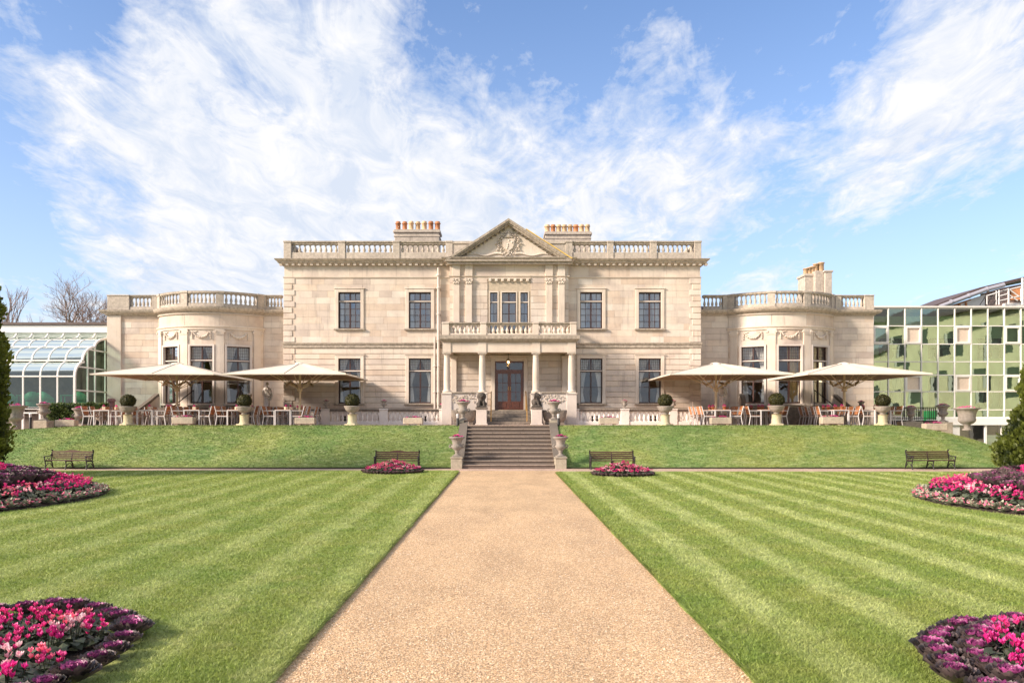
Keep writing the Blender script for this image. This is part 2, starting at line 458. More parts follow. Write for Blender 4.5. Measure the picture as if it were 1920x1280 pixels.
# ------------------------------------------------------------------ mesh building
class MB:
    def __init__(s): s.v = []; s.f = []; s.sm = []; s.t = []
    def add(s, vs, fs, smooth=False, tint=0.0, M=None):
        o = len(s.v)
        if M is not None: vs = [tuple(M @ Vector(p)) for p in vs]
        s.v.extend(vs); s.f.extend([tuple(i + o for i in f) for f in fs])
        s.sm.extend([smooth] * len(fs)); s.t.extend([tint] * len(fs))
        return s
    def box(s, x0, x1, y0, y1, z0, z1, tint=0.0, M=None, bev=0.0):
        if bev > 0:
            b = min(bev, (x1 - x0) * .45, (y1 - y0) * .45, (z1 - z0) * .45)
            vs = []; idx = {}
            for ix, X in enumerate((x0, x1)):
                for iy, Y in enumerate((y0, y1)):
                    for iz, Z in enumerate((z0, z1)):
                        dx, dy, dz = (b if ix == 0 else -b), (b if iy == 0 else -b), (b if iz == 0 else -b)
                        for ax, p in enumerate(((X, Y + dy, Z + dz), (X + dx, Y, Z + dz), (X + dx, Y + dy, Z))):
                            idx[(ix, iy, iz, ax)] = len(vs); vs.append(p)
            I = idx
            fs = []
            for k in (0, 1):
                q = [I[(k, 0, 0, 0)], I[(k, 1, 0, 0)], I[(k, 1, 1, 0)], I[(k, 0, 1, 0)]]; fs.append(q if k else q[::-1])
                q = [I[(0, k, 0, 1)], I[(1, k, 0, 1)], I[(1, k, 1, 1)], I[(0, k, 1, 1)]]; fs.append(q if not k else q[::-1])
                q = [I[(0, 0, k, 2)], I[(1, 0, k, 2)], I[(1, 1, k, 2)], I[(0, 1, k, 2)]]; fs.append(q if k else q[::-1])
            for i in (0, 1):
                for j in (0, 1):
                    fs.append([I[(i, j, 0, 0)], I[(i, j, 0, 1)], I[(i, j, 1, 1)], I[(i, j, 1, 0)]])
                    fs.append([I[(i, 0, j, 0)], I[(i, 0, j, 2)], I[(i, 1, j, 2)], I[(i, 1, j, 0)]])
                    fs.append([I[(0, i, j, 1)], I[(0, i, j, 2)], I[(1, i, j, 2)], I[(1, i, j, 1)]])
                    for k in (0, 1):
                        fs.append([I[(i, j, k, 0)], I[(i, j, k, 1)], I[(i, j, k, 2)]])
            return s.add(vs, fs, False, tint, M)
        vs = [(x0, y0, z0), (x1, y0, z0), (x1, y1, z0), (x0, y1, z0), (x0, y0, z1), (x1, y0, z1), (x1, y1, z1), (x0, y1, z1)]
        fs = [(3, 2, 1, 0), (4, 5, 6, 7), (0, 1, 5, 4), (1, 2, 6, 5), (2, 3, 7, 6), (3, 0, 4, 7)]
        return s.add(vs, fs, False, tint, M)
    def lathe(s, prof, n=16, cx=0, cy=0, cz=0, smooth=True, flute=0.0, nf=0, sx=1, sy=1, tint=0., M=None, cap=True):
        vs = []
        for (r, z) in prof:
            for i in range(n):
                an = 2 * math.pi * i / n
                rr = r * (1 + (flute * math.cos(an * nf) if nf else 0))
                vs.append((cx + rr * math.cos(an) * sx, cy + rr * math.sin(an) * sy, cz + z))
        fs = []
        for k in range(len(prof) - 1):
            for i in range(n):
                j = (i + 1) % n
                fs.append((k * n + i, k * n + j, (k + 1) * n + j, (k + 1) * n + i))
        s.add(vs, fs, smooth, tint, M)
        if cap:
            if prof[0][0] > 1e-4: s.add(vs[:n], [tuple(range(n))[::-1]], False, tint, M)
            if prof[-1][0] > 1e-4: s.add(vs[-n:], [tuple(range(n))], False, tint, M)
        return s
    def tube(s, path, r, n=6, smooth=True, tint=0., M=None):
        pts = [Vector(p) for p in path]
        rs = r if isinstance(r, (list, tuple)) else [r] * len(pts)
        vs = []
        up = None
        for i, p in enumerate(pts):
            d = (pts[min(i + 1, len(pts) - 1)] - pts[max(i - 1, 0)])
            if d.length < 1e-9: d = Vector((0, 0, 1))
            d.normalize()
            if up is None: up = Vector((0, 0, 1)) if abs(d.z) < .9 else Vector((1, 0, 0))
            a_ = d.cross(up).normalized(); b_ = a_.cross(d).normalized(); up = b_
            for k in range(n):
                an = 2 * math.pi * k / n + math.pi / n
                vs.append(tuple(p + a_ * math.cos(an) * rs[i] + b_ * math.sin(an) * rs[i]))
        fs = []
        for i in range(len(pts) - 1):
            for k in range(n):
                j = (k + 1) % n
                fs.append((i * n + k, i * n + j, (i + 1) * n + j, (i + 1) * n + k))
        s.add(vs, fs, smooth, tint, M)
        s.add(vs[:n], [tuple(range(n))[::-1]], False, tint, M); s.add(vs[-n:], [tuple(range(n))], False, tint, M)
        return s
    def prism(s, poly, y0, y1, M=None, tint=0.):
        """polygon in xz pushed from y0 to y1"""
        n = len(poly)
        vs = [(x, y0, z) for x, z in poly] + [(x, y1, z) for x, z in poly]
        fs = [tuple(range(n)), tuple(range(n, 2 * n))[::-1]] + [(i, i + n, (i + 1) % n + n, (i + 1) % n) for i in range(n)]
        return s.add(vs, fs, False, tint, M)
    def arc(s, r0, r1, z0, z1, a0, a1, cx, cy, n=None, tint=0., bev=0):
        """block of a ring; angle 0 faces the camera (-y), positive to the right"""
        n = n or max(1, int(abs(a1 - a0) / R(4)))
        prof = [(r0, z0), (r1, z0), (r1, z1), (r0, z1)]
        if bev: prof = [(r0, z0), (r1 - bev, z0), (r1, z0 + bev), (r1, z1 - bev), (r1 - bev, z1), (r0, z1)]
        return s.arcprof(prof, a0, a1, cx, cy, n, tint)
    def arcprof(s, prof, a0, a1, cx, cy, n, tint=0.):
        m = len(prof); vs = []
        for i in range(n + 1):
            an = a0 + (a1 - a0) * i / n
            for (r, z) in prof: vs.append((cx + r * math.sin(an), cy - r * math.cos(an), z))
        fs = []
        for i in range(n):
            for k in range(m):
                j = (k + 1) % m
                fs.append((i * m + k, (i + 1) * m + k, (i + 1) * m + j, i * m + j))
        fs.append(tuple(range(m))); fs.append(tuple(range(n * m, (n + 1) * m))[::-1])
        return s.add(vs, fs, False, tint)
    def mould(s, prof, path, tint=0.):
        """closed profile (out, z) carried along an xy path with mitred corners; 'out' is to the right of travel"""
        P = [Vector((p[0], p[1])) for p in path]; m = len(prof); vs = []
        for i, p in enumerate(P):
            d0 = (P[i] - P[i - 1]).normalized() if i > 0 else (P[1] - P[0]).normalized()
            d1 = (P[i + 1] - P[i]).normalized() if i < len(P) - 1 else d0
            n0 = Vector((d0.y, -d0.x)); n1 = Vector((d1.y, -d1.x))
            nn_ = (n0 + n1)
            nn_ = nn_ / max(1e-6, nn_.length); k = 1 / max(.2, nn_.dot(n0))
            for (o, z) in prof:
                q = p + nn_ * o * k
                vs.append((q.x, q.y, z))
        fs = []
        for i in range(len(P) - 1):
            for k in range(m):
                j = (k + 1) % m
                fs.append((i * m + k, (i + 1) * m + k, (i + 1) * m + j, i * m + j))
        fs.append(tuple(range(m))); fs.append(tuple(range((len(P) - 1) * m, len(P) * m))[::-1])
        return s.add(vs, fs, False, tint)
    def ball(s, c, r, n=8, m=6, sx=1, sy=1, sz=1, tint=0., M=None):
        prof = [(max(1e-5, r * math.sin(math.pi * i / m)), -r * math.cos(math.pi * i / m) * sz) for i in range(m + 1)]
        return s.lathe(prof, n, c[0], c[1], c[2], True, sx=sx, sy=sy, tint=tint, M=M, cap=False)
    def mesh(s, name, mat, recalc=True):
        me = bpy.data.meshes.new(name)
        me.from_pydata(s.v, [], s.f)
        me.polygons.foreach_set('use_smooth', s.sm)
        at = me.attributes.new('tint', 'FLOAT', 'FACE'); at.data.foreach_set('value', s.t)
        for mm in (mat if isinstance(mat, (list, tuple)) else [mat]): me.materials.append(mm)
        if recalc:
            import bmesh
            bm = bmesh.new(); bm.from_mesh(me); bmesh.ops.recalc_face_normals(bm, faces=bm.faces); bm.to_mesh(me); bm.free()
        me.update()
        return me
    def build(s, name, mat, parent=None, loc=None, rot=None, recalc=True):
        return link(name, s.mesh(name, mat, recalc), parent, loc, rot)


def world_of(o):
    v = Vector((0, 0, 0))
    while o is not None: v = v + o.location; o = o.parent
    return v


def link(name, me, parent=None, loc=None, rot=None):
    """loc None: the mesh is in world coordinates; else loc is in world coordinates too (parents are never rotated when this is used)"""
    o = bpy.data.objects.new(name, me); COL.objects.link(o)
    if parent is not None:
        o.parent = parent
        base = world_of(parent) if not parent.get('_local') else Vector((0, 0, 0))
        o.location = (Vector(loc) if loc is not None else Vector((0, 0, 0))) - base
    elif loc is not None: o.location = loc
    if rot is not None: o.rotation_euler = rot
    return o


def tag(o, label=None, cat=None, group=None, kind=None):
    if label: o['label'] = label
    if cat: o['category'] = cat
    if group: o['group'] = group
    if kind: o['kind'] = kind
    return o


def thing(name, label, cat, loc=(0, 0, 0), group=None):
    o = bpy.data.objects.new(name, None); COL.objects.link(o); o.location = loc; o.empty_display_size = .2
    return tag(o, label, cat, group)


def dup(root, loc, rz=0.0, label=None, group=None, scale=None):
    r = root.copy(); COL.objects.link(r); r.location = loc; r.rotation_euler = (0, 0, rz)
    if scale is not None: r.scale = (scale, scale, scale) if isinstance(scale, (int, float)) else scale
    if label: r['label'] = label
    if group: r['group'] = group
    for ch in list(root.children):
        c = ch.copy(); COL.objects.link(c); c.parent = r
        for g in list(ch.children):
            d = g.copy(); COL.objects.link(d); d.parent = c
    return r


def place(root, used, loc, rz=0., label=None, group=None, scale=None):
    """first use moves the prototype itself, later ones copy it"""
    if not used:
        used.append(1)
        root.location = loc; root.rotation_euler = (0, 0, rz)
        if scale is not None: root.scale = (scale, scale, scale) if isinstance(scale, (int, float)) else scale
        if label: root['label'] = label
        if group: root['group'] = group
        return root
    return dup(root, loc, rz, label, group, scale)


def local(name, label, cat, group=None):
    o = thing(name, label, cat, (0, 0, 0), group); return o


def cutrects(rect, holes):
    out = [rect]
    for (a0, a1, b0, b1) in holes:
        nxt = []
        for (x0, x1, z0, z1) in out:
            if a1 <= x0 or a0 >= x1 or b1 <= z0 or b0 >= z1: nxt.append((x0, x1, z0, z1)); continue
            if a0 > x0: nxt.append((x0, a0, z0, z1))
            if a1 < x1: nxt.append((a1, x1, z0, z1))
            m0, m1 = max(x0, a0), min(x1, a1)
            if b0 > z0: nxt.append((m0, m1, z0, b0))
            if b1 < z1: nxt.append((m0, m1, b1, z1))
        out = nxt
    return [r for r in out if r[1] - r[0] > .03 and r[3] - r[2] > .03]


# ------------------------------------------------------------------ ground
T = 1.74                       # terrace level
PL, PR = -1.75, 1.88           # path edges
D_STAIR0, D_STAIR1 = 32.6, 36.25


def bank_top(X):
    """height of the terrace edge along x"""
    z = T
    if X > 17.5: z -= .055 * (X - 17.5) ** 1.0 + .035 * (X - 17.5) ** 2
    if X < -18.5: z -= .055 * (-18.5 - X)
    return max(z, -.6)


def bank_front(X):
    return 32.65


def terrain(X, Y):
    f0 = bank_front(X); f1 = 36.15
    top = bank_top(X)
    if Y <= f0: return 0.0
    if Y >= f1: return top
    t_ = (Y - f0) / (f1 - f0)
    t_ = t_ ** .92
    s_ = t_ * t_ * (3 - 2 * t_) * .35 + t_ * .65
    lump = .05 * (mnoise.noise(Vector((X * .5, Y * .8, 0))))
    return top * s_ + lump * math.sin(math.pi * t_)


def sheet(name, xs, ys, zf, mat, keep=lambda x, y: True, kind='structure', label=None):
    mb = MB(); nx, ny = len(xs), len(ys)
    vs = [(x, y, zf(x, y)) for y in ys for x in xs]
    fs = []
    for j in range(ny - 1):
        for i in range(nx - 1):
            if keep((xs[i] + xs[i + 1]) / 2, (ys[j] + ys[j + 1]) / 2):
                fs.append((j * nx + i, j * nx + i + 1, (j + 1) * nx + i + 1, (j + 1) * nx + i))
    mb.add(vs, fs, True)
    o = mb.build(name, mat, recalc=False)
    tag(o, label, None, None, kind)
    return o


# the wide ground all around, a little below lawn, terrace and path
gx = [-900, -300, -120, -60, -40, -32, -26, 26, 32, 40, 60, 120, 300, 900]
gmb = MB()
gmb.add([(-1500, -600, -.35), (1500, -600, -.35), (1500, 2500, -.35), (-1500, 2500, -.35)], [(0, 1, 2, 3)])
M_FARGROUND = simple('far_ground_grass', (.08, .11, .03), .9, var=.3, vscale=.05)
tag(gmb.build('ground', M_FARGROUND, recalc=False), 'grassy ground around the gardens', None, None, 'structure')

# gravel: main path and cross path
pmb = MB()
pmb.box(PL - .25, PR + .25, -4, 31.2, -.33, 0.0)
tag(pmb.build('gravel_path', M_GRAVEL), 'golden gravel path leading to the garden stairs', None, None, 'structure')
pmb = MB(); pmb.box(-30, 30, 30.2, 33.0, -.33, -.004)
tag(pmb.build('cross_path', M_PAVE), 'pinkish gravel cross path below the bank', None, None, 'structure')


# lawns: raised 3 cm with a cut edge and rounded corner by the stairs
def lawn(side):
    xe = PL if side < 0 else PR
    y1 = 31.0 if side < 0 else 30.35
    out = []
    ys = list(np.concatenate([np.arange(-4, 16, .25), np.arange(16, y1 - .6, .5)]))
    for y in ys: out.append((xe + side * .045 * mnoise.noise(Vector((y * .9, side * 5, 0))) + side * .022 * mnoise.noise(Vector((y * 4.3, 3, 0))) + side * .012 * mnoise.noise(Vector((y * 11., 3, 0))), y))
    for k in range(1, 7):
        an = R(90) * k / 6
        out.append((xe + side * (.45 - .45 * math.cos(an)), y1 - .45 + .45 * math.sin(an)))
    out.append((side * 30, y1))
    out.append((side * 30, -4))
    n = len(out); h = .035
    mb = MB()
    vs = [(x, y, h) for x, y in out] + [(x, y, -.33) for x, y in out]
    fs = [tuple(range(n))] + [(i, i + n, (i + 1) % n + n, (i + 1) % n) for i in range(n)]
    mb.add(vs, fs)
    return tag(mb.build('lawn', M_LAWN), 'striped mown lawn %s of the gravel path' % ('left' if side < 0 else 'right'), None, None, 'structure')


lawn(-1); lawn(1)
edge = MB()
for side in (-1, 1):
    xe = PL if side < 0 else PR
    edge.box(min(xe + side * .03, xe - side * .004), max(xe + side * .03, xe - side * .004), -4, 29.8, -.02, .004)
tag(edge.build('lawn_edge_soil', simple('edge_soil', (.12, .085, .05), .95, var=.5, vscale=9)), 'thin dark soil line along the cut lawn edges', None, None, 'structure')

# bank and terrace
SX0, SX1 = -2.0, 2.3        # gap in the bank where the stair stands
bx = sorted(set([round(v, 3) for v in np.arange(-34, SX0, .45)] + [SX0, SX1] + [round(v, 3) for v in np.arange(SX1 + .01, 34, .45)]))
by = list(np.linspace(32.65, 36.2, 14))
sheet('bank', bx, by, lambda x, y: terrain(x, y), M_BANK, keep=lambda x, y: not (SX0 < x < SX1), label='rough grass bank below the terrace')
bankedge = MB()
for (x0, x1) in ((-34, SX0), (SX1, 34)):
    bankedge.box(x0, x1, 32.58, 32.66, -.1, .055)
tag(bankedge.build('bank_edge', simple('dark_edge_turf', (.03, .035, .012), .9, var=.4, vscale=14)), 'dark cut foot of the bank', None, None, 'structure')  # dark strip along the foot of the bank
tx = sorted(set([round(v, 3) for v in np.arange(-34, 24, 1.0)] + [17.5, 18.5, 19.5, 20.5, 21.3]))
sheet('terrace', tx, [36.2, 36.6, 38, 40, 42, 44.5, 46], lambda x, y: bank_top(x) - (0 if y > 36.3 else .0), M_PAVE, keep=lambda x, y: x < 21.3, label='pink gravel terrace in front of the house')
# ------------------------------------------------------------------ garden stair
SC = .15                        # stair centre x
st = thing('garden_stairs', 'broad dark stone stairs climbing the bank between two pedestals', 'stairs', (SC, D_STAIR0, 0))
NR = 11; rise = T / NR; run = (D_STAIR1 - D_STAIR0) / (NR - .0)
half = 1.87
for k in range(NR):
    y0 = D_STAIR0 + k * run
    s_ = MB(); s_.box(SC - half, SC + half, y0, y0 + run + .02 if k < NR - 1 else D_STAIR1 + .3, k * rise - .02, (k + 1) * rise - .045)
    o = s_.build('step', M_STEP, st)
    n_ = MB()
    xs_ = [SC - half, SC - half + 1.2 + rnd.uniform(-.3, .3), SC + half - 1.2 + rnd.uniform(-.3, .3), SC + half]
    for i in range(3):
        n_.box(xs_[i] + .004, xs_[i + 1] - .004, y0 - .035 - rnd.uniform(0, .008), y0 + run, (k + 1) * rise - .045, (k + 1) * rise, bev=.012)
    n_.build('tread', M_NOSE, o)
for sgn in (-1, 1):
    xi = SC + sgn * half; xo = SC + sgn * (half + .30)
    xa, xb = min(xi, xo), max(xi, xo)
    c_ = MB()
    prof = [(D_STAIR0 + .1, -.1), (D_STAIR1 + .2, -.1), (D_STAIR1 + .2, T + .1), (D_STAIR0 + .1, .30)]
    vs = [(xa, y, z) for y, z in prof] + [(xb, y, z) for y, z in prof]
    c_.add(vs, [(0, 1, 2, 3), (7, 6, 5, 4)] + [(i, i + 4, (i + 1) % 4 + 4, (i + 1) % 4) for i in range(4)])
    c_.build('cheek_wall', M_TROUGH, st)
    c_ = MB()
    prof = [(D_STAIR0 + .3, .36), (D_STAIR1 + .1, T + .11), (D_STAIR1 + .1, T + .20), (D_STAIR0 + .3, .46)]
    vs = [(xa - .03, y, z) for y, z in prof] + [(xb + .03, y, z) for y, z in prof]
    c_.add(vs, [(0, 1, 2, 3), (7, 6, 5, 4)] + [(i, i + 4, (i + 1) % 4 + 4, (i + 1) % 4) for i in range(4)])
    c_.build('coping', M_OLD, st)
    xm = (xi + xo) / 2 + sgn * .10
    p = MB(); p.box(xm - .23, xm + .23, D_STAIR0 - .12, D_STAIR0 + .36, -.1, .42, bev=.015); p.box(xm - .26, xm + .26, D_STAIR0 - .15, D_STAIR0 + .39, .42, .47, bev=.01)
    p.build('pedestal', M_TROUGH, st)
    p = MB(); p.box(xm - .24, xm + .10, D_STAIR1 - .1, D_STAIR1 + .36, T - .5, T + .23, bev=.012)
    p.build('pedestal', M_TROUGH, st)

# ------------------------------------------------------------------ the house
YB = 41.7; YC = 41.35
XL, XR = fx(533, YB), fx(1313, YB)
ZB = T
Z_BAND0, Z_BAND1 = fz(652, YB), fz(643, YB)
Z_FR0, Z_CO0, Z_CO1 = fz(521, YB), fz(499, YB), fz(487, YB)
house = thing('manor_house', 'large cream limestone country house with pediment, pillared portico and two round fronted wings', 'house', (-.67, YB, T))

WIN_UP = [655.5, 787.5, 1108.5, 1218.5]
WU_W = 41.5 / 35.97; WU_Z0, WU_Z1 = fz(616, YB), fz(548, YB)
WL_Z0, WL_Z1 = fz(756, YB), fz(672, YB)
CX0, CX1 = fx(843, YC), fx(1066, YC)
holesM = []
for p_ in WIN_UP:
    c_ = fx(p_, YB)
    holesM.append((c_ - WU_W / 2, c_ + WU_W / 2, WU_Z0, WU_Z1))
    holesM.append((c_ - WU_W / 2, c_ + WU_W / 2, WL_Z0, WL_Z1))
holesC = [(fx(918.8, YC), fx(932.8, YC), fz(628, YC), fz(548, YC)), (fx(941, YC), fx(967.6, YC), fz(628, YC), fz(548, YC)), (fx(975.8, YC), fx(990, YC), fz(628, YC), fz(548, YC)),
          (fx(928, YC), fx(982, YC), fz(768, YC), fz(677, YC))]
ROOF_Z = Z_CO0
core = MB()
for (x0, x1, z0, z1) in cutrects((XL, CX0, ZB - .4, ROOF_Z), holesM) + cutrects((CX1, XR, ZB - .4, ROOF_Z), holesM):
    core.box(x0, x1, YB + .03, YB + .45, z0, z1)
for (x0, x1, z0, z1) in cutrects((CX0, CX1, ZB - .4, ROOF_Z), holesC):
    core.box(x0, x1, YC + .03, YC + .45, z0, z1)
core.box(CX0, CX0 + .3, YC + .45, YB + .5, ZB, ROOF_Z); core.box(CX1 - .3, CX1, YC + .45, YB + .5, ZB, ROOF_Z)
core.box(XL, XL + .4, YB + .45, YB + 14, ZB - .4, ROOF_Z); core.box(XR - .4, XR, YB + .45, YB + 14, ZB - .4, ROOF_Z)
core.box(XL, XR, YB + 14, YB + 14.4, ZB - .4, ROOF_Z)
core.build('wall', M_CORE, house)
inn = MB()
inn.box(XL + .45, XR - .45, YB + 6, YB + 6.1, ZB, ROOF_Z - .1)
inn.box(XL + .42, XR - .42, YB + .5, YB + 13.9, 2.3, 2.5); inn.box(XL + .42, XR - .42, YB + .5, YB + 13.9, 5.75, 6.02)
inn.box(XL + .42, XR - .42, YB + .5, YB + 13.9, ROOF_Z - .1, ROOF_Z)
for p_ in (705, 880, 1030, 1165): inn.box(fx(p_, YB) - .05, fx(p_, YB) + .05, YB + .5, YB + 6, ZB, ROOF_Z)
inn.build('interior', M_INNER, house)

STONES = []      # (area, kind, data)


def ashlar(x0, x1, z0, z1, yf, rowh, wmin, wmax, holes, hgap=.012, vgap=.006, proud=.03, depth=.06, course=0):
    nrow = max(1, round((z1 - z0) / rowh)); rh = (z1 - z0) / nrow
    for r_ in range(nrow):
        za, zb = z0 + r_ * rh, z0 + (r_ + 1) * rh
        x = x0
        first = True
        while x < x1 - .02:
            wd = rnd.uniform(wmin, wmax)
            if first: wd *= rnd.uniform(.4, 1); first = False
            xe = min(x1, x + wd)
            if x1 - xe < wmin * .5: xe = x1
            for (a0, a1, b0, b1) in cutrects((x, xe, za, zb), holes):
                STONES.append(((a1 - a0) * (b1 - b0), 'b', (a0 + vgap / 2, a1 - vgap / 2, yf, b0 + hgap / 2, b1 - hgap / 2, depth)))
            x = xe


def grow(h, d): return [(a - d, b + d, c - d, e_ + d) for a, b, c, e_ in h]


QW = fx(553, YB) - XL
hM = grow(holesM, .10)
hC = grow(holesC, .08)
ashlar(XL + QW, CX0, Z_BAND1, Z_FR0, YB, .33, .55, 1.25, hM, .005, .004)
ashlar(CX1, XR - QW, Z_BAND1, Z_FR0, YB, .33, .55, 1.25, hM, .005, .004)
ashlar(XL + QW, CX0, ZB, Z_BAND0 - .02, YB, .292, 1.2, 2.6, hM, .030, .004)
ashlar(CX1, XR - QW, ZB, Z_BAND0 - .02, YB, .292, 1.2, 2.6, hM, .030, .004)
ashlar(XL, CX0, Z_FR0 + .03, Z_CO0, YB, .7, 1.1, 2.3, [], .01, .006)
ashlar(CX1, XR, Z_FR0 + .03, Z_CO0, YB, .7, 1.1, 2.3, [], .01, .006)
REC = (fx(914, YC), fx(995, YC), fz(628, YC), fz(523, YC))
ashlar(CX0, CX1, fz(628, YC), Z_FR0, YC, .33, .7, 1.4, hC + [REC], .016, .005)
ashlar(CX0, CX1, Z_FR0 + .03, Z_CO0, YC, .7, 1.2, 2.0, [], .01, .006)
ashlar(CX0, CX1, ZB, fz(641, YC), YC, .33, 1.2, 2.4, hC, .030, .004)
# recess wall between the balcony windows (smooth slabs set back)
ashlar(REC[0], REC[1], REC[2], REC[3], YC + .045, .9, .9, 1.5, grow(holesC, .02), .004, .003, depth=.04)

# quoins
for sx in (0, 1):
    z = ZB; k = 0
    while z < Z_FR0 - .1:
        zt = min(Z_FR0 - .005, z + .305)
        if not (z < Z_BAND1 and zt > Z_BAND0 + .02) or True:
            wq = QW if k % 2 == 0 else QW * .74
            b = MB()
            if sx == 0: b.box(-.035, wq, -.035, .5, .018, zt - z - .012, bev=.015)
            else: b.box(-wq, .035, -.035, .5, .018, zt - z - .012, bev=.015)
            q = b.build('quoin', M_STONE, house, loc=(XL if sx == 0 else XR, YB, z))
        z = zt; k += 1
for (x0, x1) in ((XL + .01, XL + QW), (XR - QW, XR - .01)):
    b = MB(); b.box(x0, x1, YB, YB + .03, ZB, Z_FR0); b.build('quoin_backing', M_STONE, house)

# string course
b = MB(); pr = [(0, Z_BAND0), (.05, Z_BAND0), (.05, Z_BAND0 + .05), (.048, Z_BAND0 + .06), (.048, Z_BAND1 - .08), (.10, Z_BAND1 - .05), (.10, Z_BAND1), (0, Z_BAND1 + .03)]
b.mould(pr, [(XL, YB + .4), (XL, YB), (CX0 + .02, YB)]); b.mould(pr, [(CX1 - .02, YB), (XR, YB), (XR, YB + .4)])
b.build('string_course', M_CORN, house)
b = MB(); pr = [(0, Z_FR0 - .02), (.03, Z_FR0 - .02), (.06, Z_FR0 + .03), (.06, Z_FR0 + .05), (0, Z_FR0 + .06)]
b.mould(pr, [(XL, YB + .4), (XL, YB), (CX0, YB), (CX0, YC), (CX1, YC), (CX1, YB), (XR, YB), (XR, YB + .4)])
b.build('architrave_band', M_TRIM, house)
# cornice
b = MB()
zc_ = Z_CO0
pr = [(0, zc_), (.06, zc_), (.10, zc_ + .07), (.28, zc_ + .14), (.30, zc_ + .20), (.38, zc_ + .25), (.42, zc_ + .31), (.42, Z_CO1), (0, Z_CO1 + .05)]
b.mould(pr, [(XL, YB + 13), (XL, YB), (CX0, YB), (CX0, YC), (CX1, YC), (CX1, YB), (XR, YB), (XR, YB + 13)])
b.build('cornice', M_CORN, house)
b = MB()
x = XL - .2
while x < XR + .2:
    yy = YC if CX0 - .1 < x < CX1 + .1 else YB
    b.box(x, x + .14, yy - .22, yy, zc_ + .01, zc_ + .125); x += .32
tag(b.build('modillion_course', M_TRIM, house), kind='stuff')
# roof
b = MB()
rz0, rz1 = Z_CO1, Z_CO1 + .85
rv = [(XL + 1.6, YB + 1.6, rz0), (XR - 1.6, YB + 1.6, rz0), (XR - 1.6, YB + 12.5, rz0), (XL + 1.6, YB + 12.5, rz0), (XL + 4.6, YB + 5, rz1), (XR - 4.6, YB + 5, rz1), (XR - 4.6, YB + 9, rz1), (XL + 4.6, YB + 9, rz1)]
b.add(rv, [(0, 1, 5, 4), (1, 2, 6, 5), (2, 3, 7, 6), (3, 0, 4, 7), (4, 5, 6, 7)])
b.box(XL + .2, XR - .2, YB + .2, YB + 14, Z_CO1 - .1, Z_CO1 + .02)
b.build('roof', M_SLATE, house)

# balusters
_balm = {}


def baluster_mesh(h, r=.085, n=10, mat=None):
    key = (round(h, 2), round(r, 3), mat.name)
    if key not in _balm:
        m_ = MB()
        p = [(.42, 0), (.95, .0), (.95, .07), (.62, .09), (.60, .13), (.90, .22), (1.0, .32), (.86, .46), (.52, .62), (.42, .74), (.50, .80), (.72, .83), (.50, .86), (.55, .90), (.9, .92), (.9, 1.0), (.4, 1.0)]
        m_.lathe([(q[0] * r, q[1] * h) for q in p], n)
        m_.box(-r * 1.02, r * 1.02, -r * 1.02, r * 1.02, 0, h * .055)
        m_.box(-r * 1.0, r * 1.0, -r * 1.0, r * 1.0, h * .945, h)
        _balm[key] = m_.mesh('baluster', mat)
    return _balm[key]


def balusters(parent, x0, x1, y, z0, z1, n, mat, r=.085, y1=None):
    me = baluster_mesh(z1 - z0, r, 10, mat)
    y1 = y if y1 is None else y1
    for i in range(n):
        t_ = (i + .5) / n
        link('baluster', me, parent, (x0 + (x1 - x0) * t_, y + (y1 - y) * t_, z0))


# main parapet
yp = YB + .05
PZ0, PZ1, PZ2, PZ3 = Z_CO1 + .03, fz(474, YB), fz(458.5, YB), fz(452.5, YB)


def rail(parent, x0, x1, y, za, zb, d=.3, ext=.0, mat=M_PARA, name='rail', cap=False):
    b_ = MB()
    if cap:
        b_.box(x0 - ext, x1 + ext, y - d / 2 - .03, y + d / 2 + .03, za + (zb - za) * .45, zb, bev=.02); b_.box(x0, x1, y - d / 2 + .02, y + d / 2 - .02, za, za + (zb - za) * .45)
    else: b_.box(x0, x1, y - d / 2, y + d / 2, za, zb, bev=.015)
    return b_.build(name, mat, parent)


def parapet(parent, segs, piers, y, z0, z1, z2, z3, mat, r=.085, d=.3, capmat=None):
    """segs: (x0,x1,n); piers (x0,x1)"""
    for (x0, x1, n) in segs:
        rail(parent, x0, x1, y, z0, z1, d, mat=mat, name='plinth_rail')
        balusters(parent, x0, x1, y, z1, z2, n, mat, r)
        rail(parent, x0, x1, y, z2, z3, d, mat=capmat or M_CORN, name='top_rail', cap=True)
    for (x0, x1) in piers:
        b_ = MB(); b_.box(x0, x1, y - d / 2 - .035, y + d / 2 + .035, z0, z2 + (z3 - z2) * .45, bev=.012)
        b_.box(x0 - .02, x1 + .02, y - d / 2 - .07, y + d / 2 + .07, z2 + (z3 - z2) * .45 + .002, z3 + .005, bev=.02)
        b_.build('pier', mat, parent)


X_ = lambda p: fx(p, YB)
parapet(house, [(X_(547), X_(635), 9), (X_(648), X_(737), 9), (X_(750), X_(836), 9), (X_(1073), X_(1138), 7), (X_(1150), X_(1218), 8), (X_(1231), X_(1301), 8)],
        [(X_(533), X_(547)), (X_(635), X_(648)), (X_(737), X_(750)), (X_(836), X_(849)), (X_(1060), X_(1073)), (X_(1138), X_(1150)), (X_(1218), X_(1231)), (X_(1301), X_(1314))],
        yp, PZ0, PZ1, PZ2, PZ3, M_PARA)
b = MB(); b.box(X_(849), X_(1060), yp - .15, yp + .15, PZ0, PZ2, bev=.01); b.box(X_(849), X_(1060), yp - .2, yp + .2, PZ2 + .004, PZ3 - .01, bev=.02)
b.build('blocking_course', M_PARA, house)
